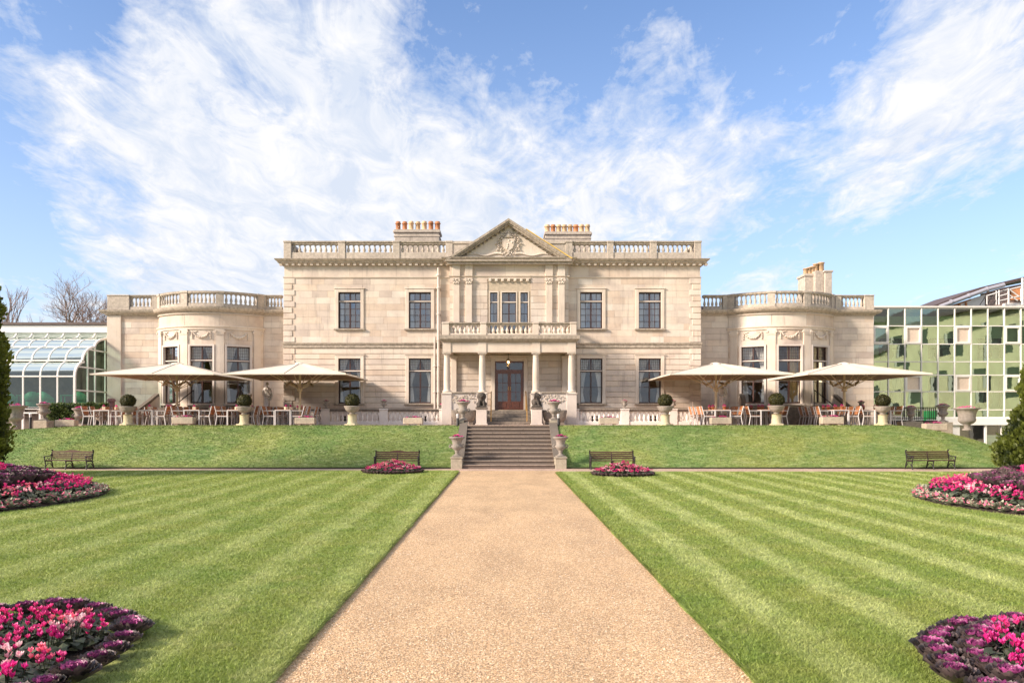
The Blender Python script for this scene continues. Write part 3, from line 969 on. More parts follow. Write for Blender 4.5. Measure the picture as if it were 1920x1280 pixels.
# side returns of the parapet
for xs_ in (XL + .15, XR - .15):
    b = MB(); b.box(xs_ - .14, xs_ + .14, yp + .2, yp + 12, PZ0, PZ1 - .01); b.box(xs_ - .16, xs_ + .16, yp + .2, yp + 12, PZ2 + .02, PZ3 - .01)
    b.build('side_rail', M_PARA, house)
    me = baluster_mesh(PZ2 + .02 - PZ1 + .01, .085, 10, M_PARA)
    for i in range(9): link('baluster', me, house, (xs_, yp + .6 + i * .32, PZ1 - .01))

# pediment
YP = YC - .42
px0, px1, pap = fx(835, YP), fx(1072.5, YP), fx(953.5, YP)
zb_, za_ = fz(486, YP), fz(409, YP)
b = MB(); b.box(px0, px1, YP, YC + .3, zb_ - .11, zb_ - .0, bev=.02); b.box(px0 + .08, px1 - .08, YP + .1, YC + .3, zb_ - .22, zb_ - .112)
b.build('pediment_cornice', M_CORN, house)
b = MB(); b.prism([(px0 + .35, zb_ - .02), (px1 - .35, zb_ - .02), (pap, za_ - .3)], YC - .02, YC + .6)
b.build('tympanum', M_TRIM, house)
for sgn, xe in ((-1, px0), (1, px1)):
    dx, dz = pap - xe, za_ - zb_
    ln = math.hypot(dx, dz); nx_, nz_ = -dz / ln * (1 if dx > 0 else -1), abs(dx) / ln
    def off(k, e0=0., e1=0.): return [(xe + nx_ * -k + dx * e0, zb_ - nz_ * k + dz * e0), (pap + 0 * k, za_ - k / nz_ + 0)]
    b = MB()
    for (k0, k1, yo) in ((0, .10, 0.0), (.10, .17, .05), (.17, .25, .16)):
        b.prism([(xe + (k0 * 1.8) * (1 if dx > 0 else -1), zb_ - .0), (pap, za_ - k0 / nz_), (pap, za_ - k1 / nz_), (xe + (k1 * 1.9) * (1 if dx > 0 else -1), zb_ - .0)], YP + yo, YC + .6 - .001 * k0)
    b.build('raking_cornice', M_CORN, house)
    # dentils under the raking cornice
    b = MB()
    nd = 13
    for i in range(nd):
        t_ = (i + .7) / (nd + .6)
        cx_ = xe + dx * (.08 + .9 * t_); cz_ = zb_ + dz * (.08 + .9 * t_) - .345
        if cz_ < zb_ + .02: continue
        b.box(cx_ - .05, cx_ + .05, YC - .16, YC - .02, cz_ - .04, cz_ + .05)
    tag(b.build('raking_dentils', M_OLD, house), kind='stuff')
b = MB(); b.prism([(pap + .9, za_ - .9 * (za_ - zb_) / (px1 - pap) + .012), (px1 - .02, zb_ + .03), (px1 + .03, zb_ + .06), (pap + .9, za_ - .9 * (za_ - zb_) / (px1 - pap) + .06)], YP - .012, YP + .3)
b.build('yellow_edge_strip', M_GOLDSTRIP, house)  # yellow strip along the right raking cornice

# coat of arms and scroll
b = MB(); sc_ = 1 / 36.; cxa = fx(953.5, YC); cza = fz(461, YC)
sh = [(-.42, .42), (-.2, .47), (0, .43), (.2, .47), (.42, .42), (.40, .05), (.30, -.2), (0, -.42), (-.30, -.2), (-.40, .05)]
b.prism([(cxa + x * .8, cza + z * .8) for x, z in sh], YC - .10, YC + .01)
b.prism([(cxa + x * .66, cza + z * .66) for x, z in sh], YC - .13, YC - .09)
for k in range(5): b.ball((cxa + rnd.uniform(-.18, .18), YC - .13, cza - .15 + k * .1), .055, 6, 5, sy=.5)
b.ball((cxa, YC - .08, cza + .52), .14, 8, 6, sy=.6); b.ball((cxa, YC - .1, cza + .68), .07, 6, 5, sy=.6)
b.tube([(cxa - .2, YC - .07, cza + .43), (cxa, YC - .1, cza + .47), (cxa + .2, YC - .07, cza + .43)], .05, 6)
for sgn in (-1, 1):
    for k in range(17):
        an = R(70 - k * 11); rr = .50 + .08 * math.sin(k * 2.3)
        x = cxa + sgn * rr * math.cos(an) * (1 if k < 12 else .8); z = cza + .05 + rr * math.sin(an) * 1.0
        b.tube([(x, YC - .03, z), (x + sgn * .06, YC - .09, z + .04), (x + sgn * .10, YC - .05, z - .03)], [.035, .04, .025], 5)
    pth = []
    for k in range(16):
        t_ = k / 15
        pth.append((cxa + sgn * (.28 + 1.75 * t_), YC - .04, cza - .44 + .055 * math.sin(t_ * 9) - .03 * t_))
    b.tube(pth, [.07 - .03 * (i / 15) for i in range(16)], 5)
    b.tube([(pth[-1][0] - sgn * .1, YC - .05, pth[-1][2] + .1), (pth[-1][0] + sgn * .05, YC - .05, pth[-1][2] + .12), (pth[-1][0] + sgn * .18, YC - .04, pth[-1][2])], .04, 5)
rs_ = random.Random(5)
for k in range(90):
    an = rs_.uniform(0, 6.283); q = rs_.uniform(.36, .60); x = cxa + q * math.cos(an); z = cza + .08 + q * 1.05 * math.sin(an)
    if z < cza - .46: continue
    a2 = rs_.uniform(0, 6.28); b.tube([(x, YC - .02, z), (x + .04 * math.cos(a2), YC - .08, z + .04 * math.sin(a2)), (x + .07 * math.cos(a2 + 1), YC - .03, z + .07 * math.sin(a2 + 1))], [.015, .022, .008], 4)
b.build('coat_of_arms', M_TRIM, house)

# pilasters on the centre bay
for pc in (855.7, 879.2, 1029.5, 1052.5):
    xc = fx(pc, YC); hw = .165
    b = MB(); b.box(xc - hw, xc + hw, YC - .12, YC + .02, fz(628, YC), fz(534, YC), bev=.01)
    b.box(xc - hw - .03, xc + hw + .03, YC - .11, YC + .02, fz(521, YC) + .07, Z_CO0 - .002, bev=.01)
    p = b.build('pilaster', M_TRIM, house)
    b = MB(); zt = fz(522, YC); zb2 = fz(534, YC)
    b.box(xc - hw - .03, xc + hw + .03, YC - .15, YC + .02, zt - .06, zt + .02, bev=.012); b.box(xc - hw + .01, xc + hw - .01, YC - .13, YC + .02, zb2, zt - .05)
    for sgn in (-1, 1):
        b.tube([(xc + sgn * (hw - .01), YC - .17, zt - .11), (xc + sgn * (hw - .01), YC - .02, zt - .11)], .055, 8)
        for k in range(3): b.ball((xc + sgn * .05 * (k + .3), YC - .14, zb2 + .07 + .05 * (k % 2)), .04, 6, 5)
    b.ball((xc, YC - .15, zt - .08), .045, 6, 5)
    b.build('capital', M_TRIM, p)
# bracket row over the balcony windows
b = MB()
for k in range(7):
    x = fx(919 + k * 11.7, YC); b.box(x - .07, x + .07, YC - .09, YC + .05, fz(528, YC), fz(523, YC), bev=.02)
b.box(REC[0], REC[1], YC - .05, YC + .05, fz(523, YC) + .002, fz(521, YC))
b.build('bracket_row', M_TRIM, house)
# surrounds of balcony windows
b = MB()
for h in holesC[:3]:
    for (x0, x1, z0, z1) in ((h[0] - .06, h[0], h[2], h[3] + .06), (h[1], h[1] + .06, h[2], h[3] + .06), (h[0], h[1], h[3], h[3] + .06)):
        b.box(x0, x1, YC + .0, YC + .25, z0, z1)
b.build('balcony_window_surround', M_TRIM, house)


# ---- windows -------------------------------------------------------
def window(parent, loc, rz, W, H, cols, ztr, lower_rows, upper_rows=1, lead=False, gl=M_GLASS, mat=M_FRAME, fb=.05, stone_tr=True, split=True, bars_below=None):
    """local x across, z up from the sill, y into the wall; root is the frame"""
    b_ = MB(); d0, d1 = -.03, .05
    b_.box(-W / 2, -W / 2 + fb, d0, d1, 0, H); b_.box(W / 2 - fb, W / 2, d0, d1, 0, H)
    b_.box(-W / 2 + fb, W / 2 - fb, d0, d1, 0, fb * 1.4); b_.box(-W / 2 + fb, W / 2 - fb, d0, d1, H - fb, H)
    b_.box(-W / 2 + fb, W / 2 - fb, d0, d1, ztr + .03, ztr + .03 + fb * .7); b_.box(-W / 2 + fb, W / 2 - fb, d0, d1, ztr - .03 - fb * .7, ztr - .03)
    if split:
        b_.box(-.035, .035, d0 - .01, d1, fb * 1.4, ztr - .03 - fb * .7); b_.box(-.035, .035, d0 - .01, d1, ztr + .03 + fb * .7, H - fb)
    me_ = b_.mesh('window', mat)
    fr = link('window', me_, parent, loc, (0, 0, rz))
    fr['_local'] = 1
    def sub(name, bb, m_):
        o_ = bpy.data.objects.new(name, bb.mesh(name, m_)); COL.objects.link(o_); o_.parent = fr; return o_
    if stone_tr:
        t_ = MB(); t_.box(-W / 2 + .002, W / 2 - .002, d0 - .06, d1 - .02, ztr - .028, ztr + .028)
        sub('transom', t_, M_WHITE)
    gb = MB()
    def lights(z0, z1, rows, ncols):
        xs = [-W / 2 + fb, 0, W / 2 - fb] if split else [-W / 2 + fb, W / 2 - fb]
        half_c = max(1, ncols // (len(xs) - 1))
        for s_ in range(len(xs) - 1):
            xa = xs[s_] + (.035 if (split and s_ == 1) else 0); xb = xs[s_ + 1] - (.035 if (split and s_ == 0) else 0)
            for r_ in range(rows):
                for c_ in range(half_c):
                    x0 = xa + (xb - xa) * c_ / half_c; x1 = xa + (xb - xa) * (c_ + 1) / half_c
                    q0 = z0 + (z1 - z0) * r_ / rows; q1 = z0 + (z1 - z0) * (r_ + 1) / rows
                    pn = MB(); cx_, cz_ = (x0 + x1) / 2, (q0 + q1) / 2
                    Mx = Matrix.Translation((cx_, .02, cz_)) @ Matrix.Rotation(R(rnd.uniform(-1.5, 1.5)), 4, 'Z') @ Matrix.Rotation(R(rnd.uniform(-1.8, 1.2)), 4, 'X')
                    pn.add([(-(x1 - x0) / 2, 0, -(q1 - q0) / 2), ((x1 - x0) / 2, 0, -(q1 - q0) / 2), ((x1 - x0) / 2, 0, (q1 - q0) / 2), (-(x1 - x0) / 2, 0, (q1 - q0) / 2)], [(0, 1, 2, 3)], M=Mx)
                    sub('pane', pn, gl)
                    if c_ > 0: gb.box(x0 - .012, x0 + .012, -.02, .045, q0, q1)
                    if r_ > 0: gb.box(x0, x1, -.018, .043, q0 - .012, q0 + .012)
            if lead and z0 > ztr - .01:
                for i in range(1, 5): gb.box(xa + (xb - xa) * i / 5 - .005, xa + (xb - xa) * i / 5 + .005, -.004, .006, z0, z1)
                for i in range(1, 4): gb.box(xa, xb, -.005, .007, z0 + (z1 - z0) * i / 4 - .005, z0 + (z1 - z0) * i / 4 + .005)
    lights(fb * 1.4, ztr - .03 - fb * .7, lower_rows, cols)
    lights(ztr + .03 + fb * .7, H - fb, upper_rows, cols if not lead else 2)
    if gb.v: sub('glazing_bars', gb, mat)
    return fr


def surround(parent, c, z0, z1, W, y, sillw=.22, ears=True):
    b_ = MB(); aw = .17; pr_ = .055
    b_.box(c - W / 2 - aw, c - W / 2, y - pr_, y + .2, z0, z1 + aw, bev=.012); b_.box(c + W / 2, c + W / 2 + aw, y - pr_, y + .2, z0, z1 + aw, bev=.012)
    b_.box(c - W / 2, c + W / 2, y - pr_, y + .2, z1, z1 + aw, bev=.012)
    b_.box(c - W / 2 - aw - .05, c + W / 2 + aw + .05, y - pr_ - .03, y + .02, z1 + aw + .002, z1 + aw + .055, bev=.01)
    o_ = b_.build('window_surround', M_TRIM, parent)
    b_ = MB(); b_.box(c - W / 2 - sillw - .02, c + W / 2 + sillw + .02, y - .13, y + .2, z0 - .09, z0 - .002, bev=.02)
    b_.build('sill', M_CORN, o_)


for i, p_ in enumerate(WIN_UP):
    c_ = fx(p_, YB)
    surround(house, c_, WU_Z0, WU_Z1, WU_W, YB)
    window(house, (c_, YB + .17, WU_Z0), 0, WU_W, WU_Z1 - WU_Z0, 4, fz(564.5, YB) - WU_Z0, 4, gl=M_GLASSUP)
    surround(house, c_, WL_Z0, WL_Z1, WU_W, YB)
    window(house, (c_, YB + .17, WL_Z0), 0, WU_W, WL_Z1 - WL_Z0, 2, fz(695, YB) - WL_Z0, 2, lead=True, gl=M_GLASS)
hz0, hz1 = fz(628, YC), fz(548, YC)
for h, cols in zip(holesC[:3], (2, 2, 2)):
    window(house, ((h[0] + h[1]) / 2, YC + .15, h[2]), 0, h[1] - h[0], h[3] - h[2], cols, fz(566, YC) - h[2], 3, lead=True, gl=M_GLASSUP, fb=.035, split=(cols == 2 and (h[1] - h[0]) > .5))

# curtains: one thing per window
def curtains(c, z0, z1, W, y, rz, label, mat=M_CURTAIN, tie=.38, wtop=.5, wtie=.14, sides=(-1, 1), group='curtains in the house windows'):
    t_ = thing('curtains', label, 'curtains', (c, y, z0), group)
    t_.rotation_euler = (0, 0, rz); t_['_local'] = 1
    H = z1 - z0
    for s_ in sides:
        b_ = MB(); nx_, nz_ = 14, 12; vs = []
        for j in range(nz_ + 1):
            v = j / nz_; z = H * v
            if v > tie: k = (v - tie) / (1 - tie); ww = W * (wtie + (wtop - wtie) * k ** 1.3)
            else: k = (tie - v) / tie; ww = W * (wtie + .10 * k ** .6)
            for i in range(nx_ + 1):
                u = i / nx_
                vs.append((s_ * (W / 2 - ww * u), .03 * math.sin(u * 26 + j * .15) * (.4 + .6 * v), z))
        fs = [(j * (nx_ + 1) + i, j * (nx_ + 1) + i + 1, (j + 1) * (nx_ + 1) + i + 1, (j + 1) * (nx_ + 1) + i) for j in range(nz_) for i in range(nx_)]
        b_.add(vs, fs, True)
        o_ = bpy.data.objects.new('curtain_panel', b_.mesh('curtain_panel', mat, False)); COL.objects.link(o_); o_.parent = t_
    return t_


pos_words = ['window nearest the left corner of the main block', 'window just left of the drainpipe', 'window just right of the balcony and portico', 'window nearest the right corner of the main block']
for i, p_ in enumerate(WIN_UP):
    c_ = fx(p_, YB)
    curtains(c_, WU_Z0 + .02, WU_Z1, WU_W, YB + .30, 0, 'pale curtains in upstairs ' + pos_words[i], tie=(.1, .3, .15, .05)[i], wtop=(.30, .22, .46, .38)[i], wtie=(.18, .16, .24, .30)[i], sides=((-1,), (-1,), (-1, 1), (-1, 1))[i])
    curtains(c_, WL_Z0 + .02, WL_Z1, WU_W, YB + .30, 0, 'tied back sheer curtains, ground floor ' + pos_words[i], tie=(.34, .40, .20, .26)[i], wtop=(.40, .50, .44, .50)[i], wtie=(.08, .12, .14, .10)[i])
curtains((holesC[0][0] + holesC[2][1]) / 2, holesC[0][2], holesC[0][3], holesC[2][1] - holesC[0][0], YC + .5, 0, 'pale curtains behind the three balcony windows', tie=.1, wtop=.16, wtie=.10)

# door
h = holesC[3]; DW = h[1] - h[0]; DH = h[3] - h[2]; dcx = (h[0] + h[1]) / 2
b = MB(); yd = YC + .12; fb = .07; zt = fz(695, YC)
b.box(h[0], h[0] + fb, yd, yd + .12, h[2], h[3]); b.box(h[1] - fb, h[1], yd, yd + .12, h[2], h[3]); b.box(h[0] + fb, h[1] - fb, yd, yd + .12, h[3] - fb, h[3]); b.box(h[0] + fb, h[1] - fb, yd - .02, yd + .12, zt - .06, zt + .06)
b.box(dcx - .03, dcx + .03, yd, yd + .1, zt + .06, h[3] - fb)
b.build('door_frame', M_DOOR, house)
for s_ in (-1, 1):
    xa, xb = (h[0] + fb, dcx - .004) if s_ < 0 else (dcx + .004, h[1] - fb)
    z0_, z1_ = h[2] + .02, zt - .06
    b = MB(); st_ = .085; zp = z0_ + .42
    b.box(xa, xa + st_, yd + .02, yd + .08, z0_, z1_); b.box(xb - st_, xb, yd + .02, yd + .08, z0_, z1_); b.box(xa + st_, xb - st_, yd + .02, yd + .08, z1_ - st_, z1_)
    b.box(xa + st_, xb - st_, yd + .03, yd + .07, z0_, zp); b.box(xa + st_ + .05, xb - st_ - .05, yd + .015, yd + .06, z0_ + .09, zp - .07, bev=.015)
    xm = (xa + xb) / 2
    b.box(xm - .012, xm + .012, yd + .025, yd + .07, zp, z1_ - st_)
    for k in (1, 2):
        zz_ = zp + (z1_ - st_ - zp) * k / 3; b.box(xa + st_, xb - st_, yd + .028, yd + .068, zz_ - .012, zz_ + .012)
    lf = b.build('door', M_DOOR, house)
    for c2_ in range(2):
        for r2_ in range(3):
            x0 = (xa + st_) if c2_ == 0 else xm + .012; x1 = xm - .012 if c2_ == 0 else xb - st_
            q0 = zp + (z1_ - st_ - zp) * r2_ / 3; q1 = zp + (z1_ - st_ - zp) * (r2_ + 1) / 3
            pn = MB(); pn.add([(x0, yd + .05, q0), (x1, yd + .05, q0), (x1, yd + .055, q1), (x0, yd + .055, q1)], [(0, 1, 2, 3)])
            pn.build('pane', M_GLASS, lf, recalc=False)
    hb = MB(); hb.tube([(dcx + s_ * .05, yd - .01, z0_ + 1.0), (dcx + s_ * .05, yd - .01, z0_ + 1.18)], .012, 6); hb.build('handle', M_BRASS, lf)
for s_ in (-1, 1):
    for k in range(2):
        xa = h[0] + fb if s_ < 0 else dcx + .03; wdt = (DW / 2 - fb - .03) / 2
        pn = MB(); x0 = xa + wdt * k
        pn.add([(x0, yd + .06, zt + .06), (x0 + wdt, yd + .06, zt + .06), (x0 + wdt, yd + .06, h[3] - fb), (x0, yd + .06, h[3] - fb)], [(0, 1, 2, 3)]); pn.build('fanlight_pane', M_GLASS, house, recalc=False)
b = MB()
for s_ in (-1, 1):
    b.box(dcx + s_ * (DW / 2 + .1) - .1, dcx + s_ * (DW / 2 + .1) + .1, YC - .06, YC + .13, h[2] - .02, h[3] + .2, bev=.012)
b.box(dcx - DW / 2, dcx + DW / 2, YC - .06, YC + .13, h[3], h[3] + .2, bev=.012); b.box(dcx - DW / 2 - .28, dcx + DW / 2 + .28, YC - .12, YC + .02, h[3] + .202, h[3] + .3, bev=.015)
b.build('door_surround', M_TRIM, house)

# ---- portico --------------------------------------------------------
YF = 39.55
P = lambda p: fx(p, YF)
Q = lambda p: fz(p, YF)
PFL = fz(770, 40.5)            # portico floor
b = MB(); b.box(P(829), P(1081), YF + .12, YC + .0, PFL - .12, PFL, bev=.01); b.box(P(846), P(1064), YF + .3, YC, T, PFL - .121)
b.build('portico_floor', M_OLD, house)
for k in range(4):
    b = MB(); b.box(P(911), P(998), YF + .02 - .3 * (3 - k), YF + .5, T + (PFL - T) * k / 4, T + (PFL - T) * (k + 1) / 4 - .004, bev=.012)
    b.build('portico_step', M_OLD, house)
# column bases: wall with carved panel
for sgn in (-1, 1):
    xa, xb = (P(846), P(897)) if sgn < 0 else (P(1012), P(1064))
    b = MB(); b.box(xa, xb, YF + .02, YF + .3, T, Q(737), bev=.01)
    wl = b.build('dwarf_wall', M_WHITE, house)
    b = MB(); b.box(xa - .0, xb + .0, YF - .05, YF + .34, Q(737) + .002, Q(734.5), bev=.015); b.build('coping', M_CORN, wl)
    b = MB()
    for k in range(60):
        x = rnd.uniform(xa + .08, xb - .08); z = rnd.uniform(Q(754), Q(741)); an = rnd.uniform(0, 6.28)
        b.tube([(x, YF + .02, z), (x + .05 * math.cos(an), YF - .004, z + .05 * math.sin(an)), (x + .09 * math.cos(an + .8), YF + .01, z + .09 * math.sin(an + .8))], [.014, .02, .010], 5)
    tag(b.build('carved_relief', M_TRIM, wl), kind='stuff')
COLX = [P(837.5), P(904), P(1005), P(1072)]
ztop = Q(660.5)
for i, xc in enumerate(COLX):
    zb0 = Q(737)
    b = MB(); b.box(xc - .25, xc + .25, YF - .03, YF + .47, T, zb0 - .05, bev=.015); b.box(xc - .29, xc + .29, YF - .07, YF + .51, zb0 - .048, zb0, bev=.015)
    b.build('column_pedestal', M_WHITE, house)
    yc_ = YF + .22; hh = ztop - zb0
    b = MB(); b.box(xc - .22, xc + .22, yc_ - .22, yc_ + .22, zb0 + .002, zb0 + .06)
    b.lathe([(.21, .06), (.23, .09), (.21, .13), (.175, .15), (.165, .18), (.168, hh * .35), (.162, hh * .6), (.142, hh - .22), (.142, hh - .2), (.16, hh - .19), (.145, hh - .17), (.145, hh - .13), (.20, hh - .07), (.20, hh - .06)], 24, xc, yc_, zb0)
    b.box(xc - .215, xc + .215, yc_ - .215, yc_ + .215, ztop - .06, ztop)
    b.build('column', M_TRIM, house)
ze0, ze1, ze2 = ztop, Q(641), Q(628.5)
b = MB(); b.box(P(831), P(1079), YF + .02, YF + .42, ze0 + .002, ze1, bev=.012); b.box(P(831), P(831) + .4, YF + .42, YC, ze0 + .002, ze1); b.box(P(1079) - .4, P(1079), YF + .42, YC, ze0 + .002, ze1)
for xc in COLX: b.box(xc - .2, xc + .2, YF - .02, YF + .03, ze0 + .004, ze1 - .002)
b.box(P(831) + .4, P(1079) - .4, YF + .42, YC, ze1 - .1, ze1)
b.build('entablature', M_TRIM, house)
b = MB(); pr = [(0, ze1 + .002), (.06, ze1 + .002), (.16, ze1 + .10), (.20, ze1 + .14), (.20, ze2 - .03), (.17, ze2), (0, ze2 + .01)]
b.mould(pr, [(P(831), YC), (P(831), YF), (P(1079), YF), (P(1079), YC)]); b.box(P(831), P(1079), YF, YC, ze1 + .002, ze2)
b.build('balcony_slab', M_CORN, house)
# back pilasters inside the portico
for sgn, pp in ((-1, 851), (1, 1059)):
    b = MB(); xq = fx(pp, YC - .1); b.box(xq - .14, xq + .14, YC - .14, YC, PFL, ze0, bev=.012); b.box(xq - .18, xq + .18, YC - .18, YC, ze0 - .16, ze0 - .04, bev=.01); b.build('pilaster', M_TRIM, house)
bz1, bz2, bz3 = Q(625), Q(609), Q(604)
parapet(house, [(P(842), P(901), 7), (P(912), P(999), 10), (P(1010), P(1069), 7)], [(P(829), P(842)), (P(901), P(912)), (P(999), P(1010)), (P(1069), P(1081))], YF + .15, ze2 + .012, bz1, bz2, bz3, M_TRIM, .085, .26)
for xs_ in (P(835.5), P(1075)):
    b = MB(); b.box(xs_ - .12, xs_ + .12, YF + .34, YC - .02, ze2 + .012, bz1); b.box(xs_ - .15, xs_ + .15, YF + .36, YC - .02, bz2, bz3); b.build('side_rail', M_TRIM, house)
    for i in range(4): link('baluster', baluster_mesh(bz2 - bz1, .085, 10, M_TRIM), house, (xs_, YF + .6 + i * .32, bz1))

# lantern
lt = thing('hanging_lantern', 'lit brass lantern hanging over the front door', 'lantern', (fx(953, 40.4), 40.4, fz(681, 40.4)))
lx = fx(953, 40.4)
b = MB(); b.tube([(lx, 40.4, ze0 + .05), (lx, 40.4, fz(673, 40.4))], .012, 5); b.lathe([(.02, 0), (.10, -.05), (.11, -.07)], 8, lx, 40.4, fz(672, 40.4)); b.build('chain', M_IRON, lt)
b = MB()
for k in range(6):
    an = k * math.pi / 3; b.tube([(lx + .10 * math.cos(an), 40.4 + .10 * math.sin(an), fz(675, 40.4)), (lx + .075 * math.cos(an), 40.4 + .075 * math.sin(an), fz(683, 40.4))], .008, 4)
b.lathe([(.08, 0), (.085, .02), (.02, .03)], 8, lx, 40.4, fz(684.5, 40.4)); b.lathe([(.01, -.09), (.02, -.04), (.05, 0)], 8, lx, 40.4, fz(684.5, 40.4)); b.build('cage', M_BRASS, lt)
b = MB(); b.ball((lx, 40.4, fz(679, 40.4)), .055, 8, 6); b.build('bulb', M_BULB, lt)

# brass hand rails by the portico steps
for i, (pa, pb) in enumerate(((921, 920.5), (986, 988))):
    hr = thing('handrail', 'brass handrail on the %s side of the front door steps' % ('left', 'right')[i], 'handrail', (fx(pa, 39), 38.6, T))
    b = MB(); xa, xb = fx(pa, 40.0), fx(pb, 38.6)
    b.tube([(xa, 40.3, PFL + .95), (xa, 40.0, PFL + .95), (xb, 38.7, T + .85), (xb, 38.55, T + .78)], .028, 8); b.build('rail', M_BRASS, hr)
    b = MB(); b.tube([(xb, 38.7, T), (xb, 38.7, T + .86)], .025, 8); b.build('post', M_BRASS, hr)
    b = MB(); b.tube([(xa, 40.0, PFL), (xa, 40.0, PFL + .95)], .025, 8); b.build('post', M_BRASS, hr)

# drainpipes
for (pp, za, zb2, r_, lab) in ((822.5, 503, 768, .07, 'tall pale drainpipe'), (815.5, 632, 768, .05, 'short pale drainpipe')):
    b = MB(); x = fx(pp, YB); y = YB - .12
    b.tube([(x, y, fz(zb2, YB) - .4), (x, y, fz(za, YB))], r_, 10)
    if r_ > .06: b.lathe([(.07, -.05), (.13, 0), (.13, .05), (.06, .1), (.03, .2), (.0, .3)], 10, x, y, fz(518, YB))
    z = T + .3
    while z < fz(za, YB) - .2:
        b.lathe([(r_, 0), (r_ + .025, .01), (r_ + .025, .07), (r_, .08)], 10, x, y, z); b.box(x - r_ - .06, x + r_ + .06, y + .03, YB, z + .01, z + .06); z += 1.35
    b.build('drainpipe', M_WHITE, house)

# chimneys
def chimney(x0p, x1p, ytop, yb_, D, pots, kinds, label, dy=1.1):
    b_ = MB(); x0, x1 = fx(x0p, D), fx(x1p, D); zt_ = fz(ytop, D)
    b_.box(x0 + .08, x1 - .08, D, D + dy, Z_CO1, zt_ - .18, bev=.02); b_.box(x0, x1, D - .08, D + dy + .08, zt_ - .20, zt_ - .06, bev=.03); b_.box(x0 + .04, x1 - .04, D - .03, D + dy + .03, zt_ - .06, zt_, bev=.02)
    b_.box(x0 + .04, x1 - .04, D - .03, D + dy + .03, zt_ - .42, zt_ - .36)
    c_ = b_.build('chimney', M_PARA, house)
    hp = fz(yb_, D) - zt_
    for i in range(pots):
        x = x0 + .22 + (x1 - x0 - .44) * i / (pots - 1)
        p_ = MB(); r_ = .165 * rnd.uniform(.93, 1.05)
        p_.lathe([(r_ * 1.05, 0), (r_ * 1.05, .05), (r_ * .9, .08), (r_ * .86, hp * .72), (r_ * 1.08, hp * .75), (r_ * 1.12, hp * .82), (r_ * .85, hp * .86), (r_ * .9, hp * .97), (r_ * .7, hp), (r_ * .6, hp * .8)], 14, x, D + dy / 2 + rnd.uniform(-.05, .05), zt_)
        p_.build('chimney_pot', kinds[i % len(kinds)], c_)


chimney(737, 826, 430, 411, 46.5, 7, [M_POT1, M_POT1, M_POT2, M_POT2, M_POT2, M_POT1, M_POT1], 'l')
chimney(1020, 1110, 434, 417, 46.5, 8, [M_POT2, M_POT1, M_POT2, M_POT2], 'r')

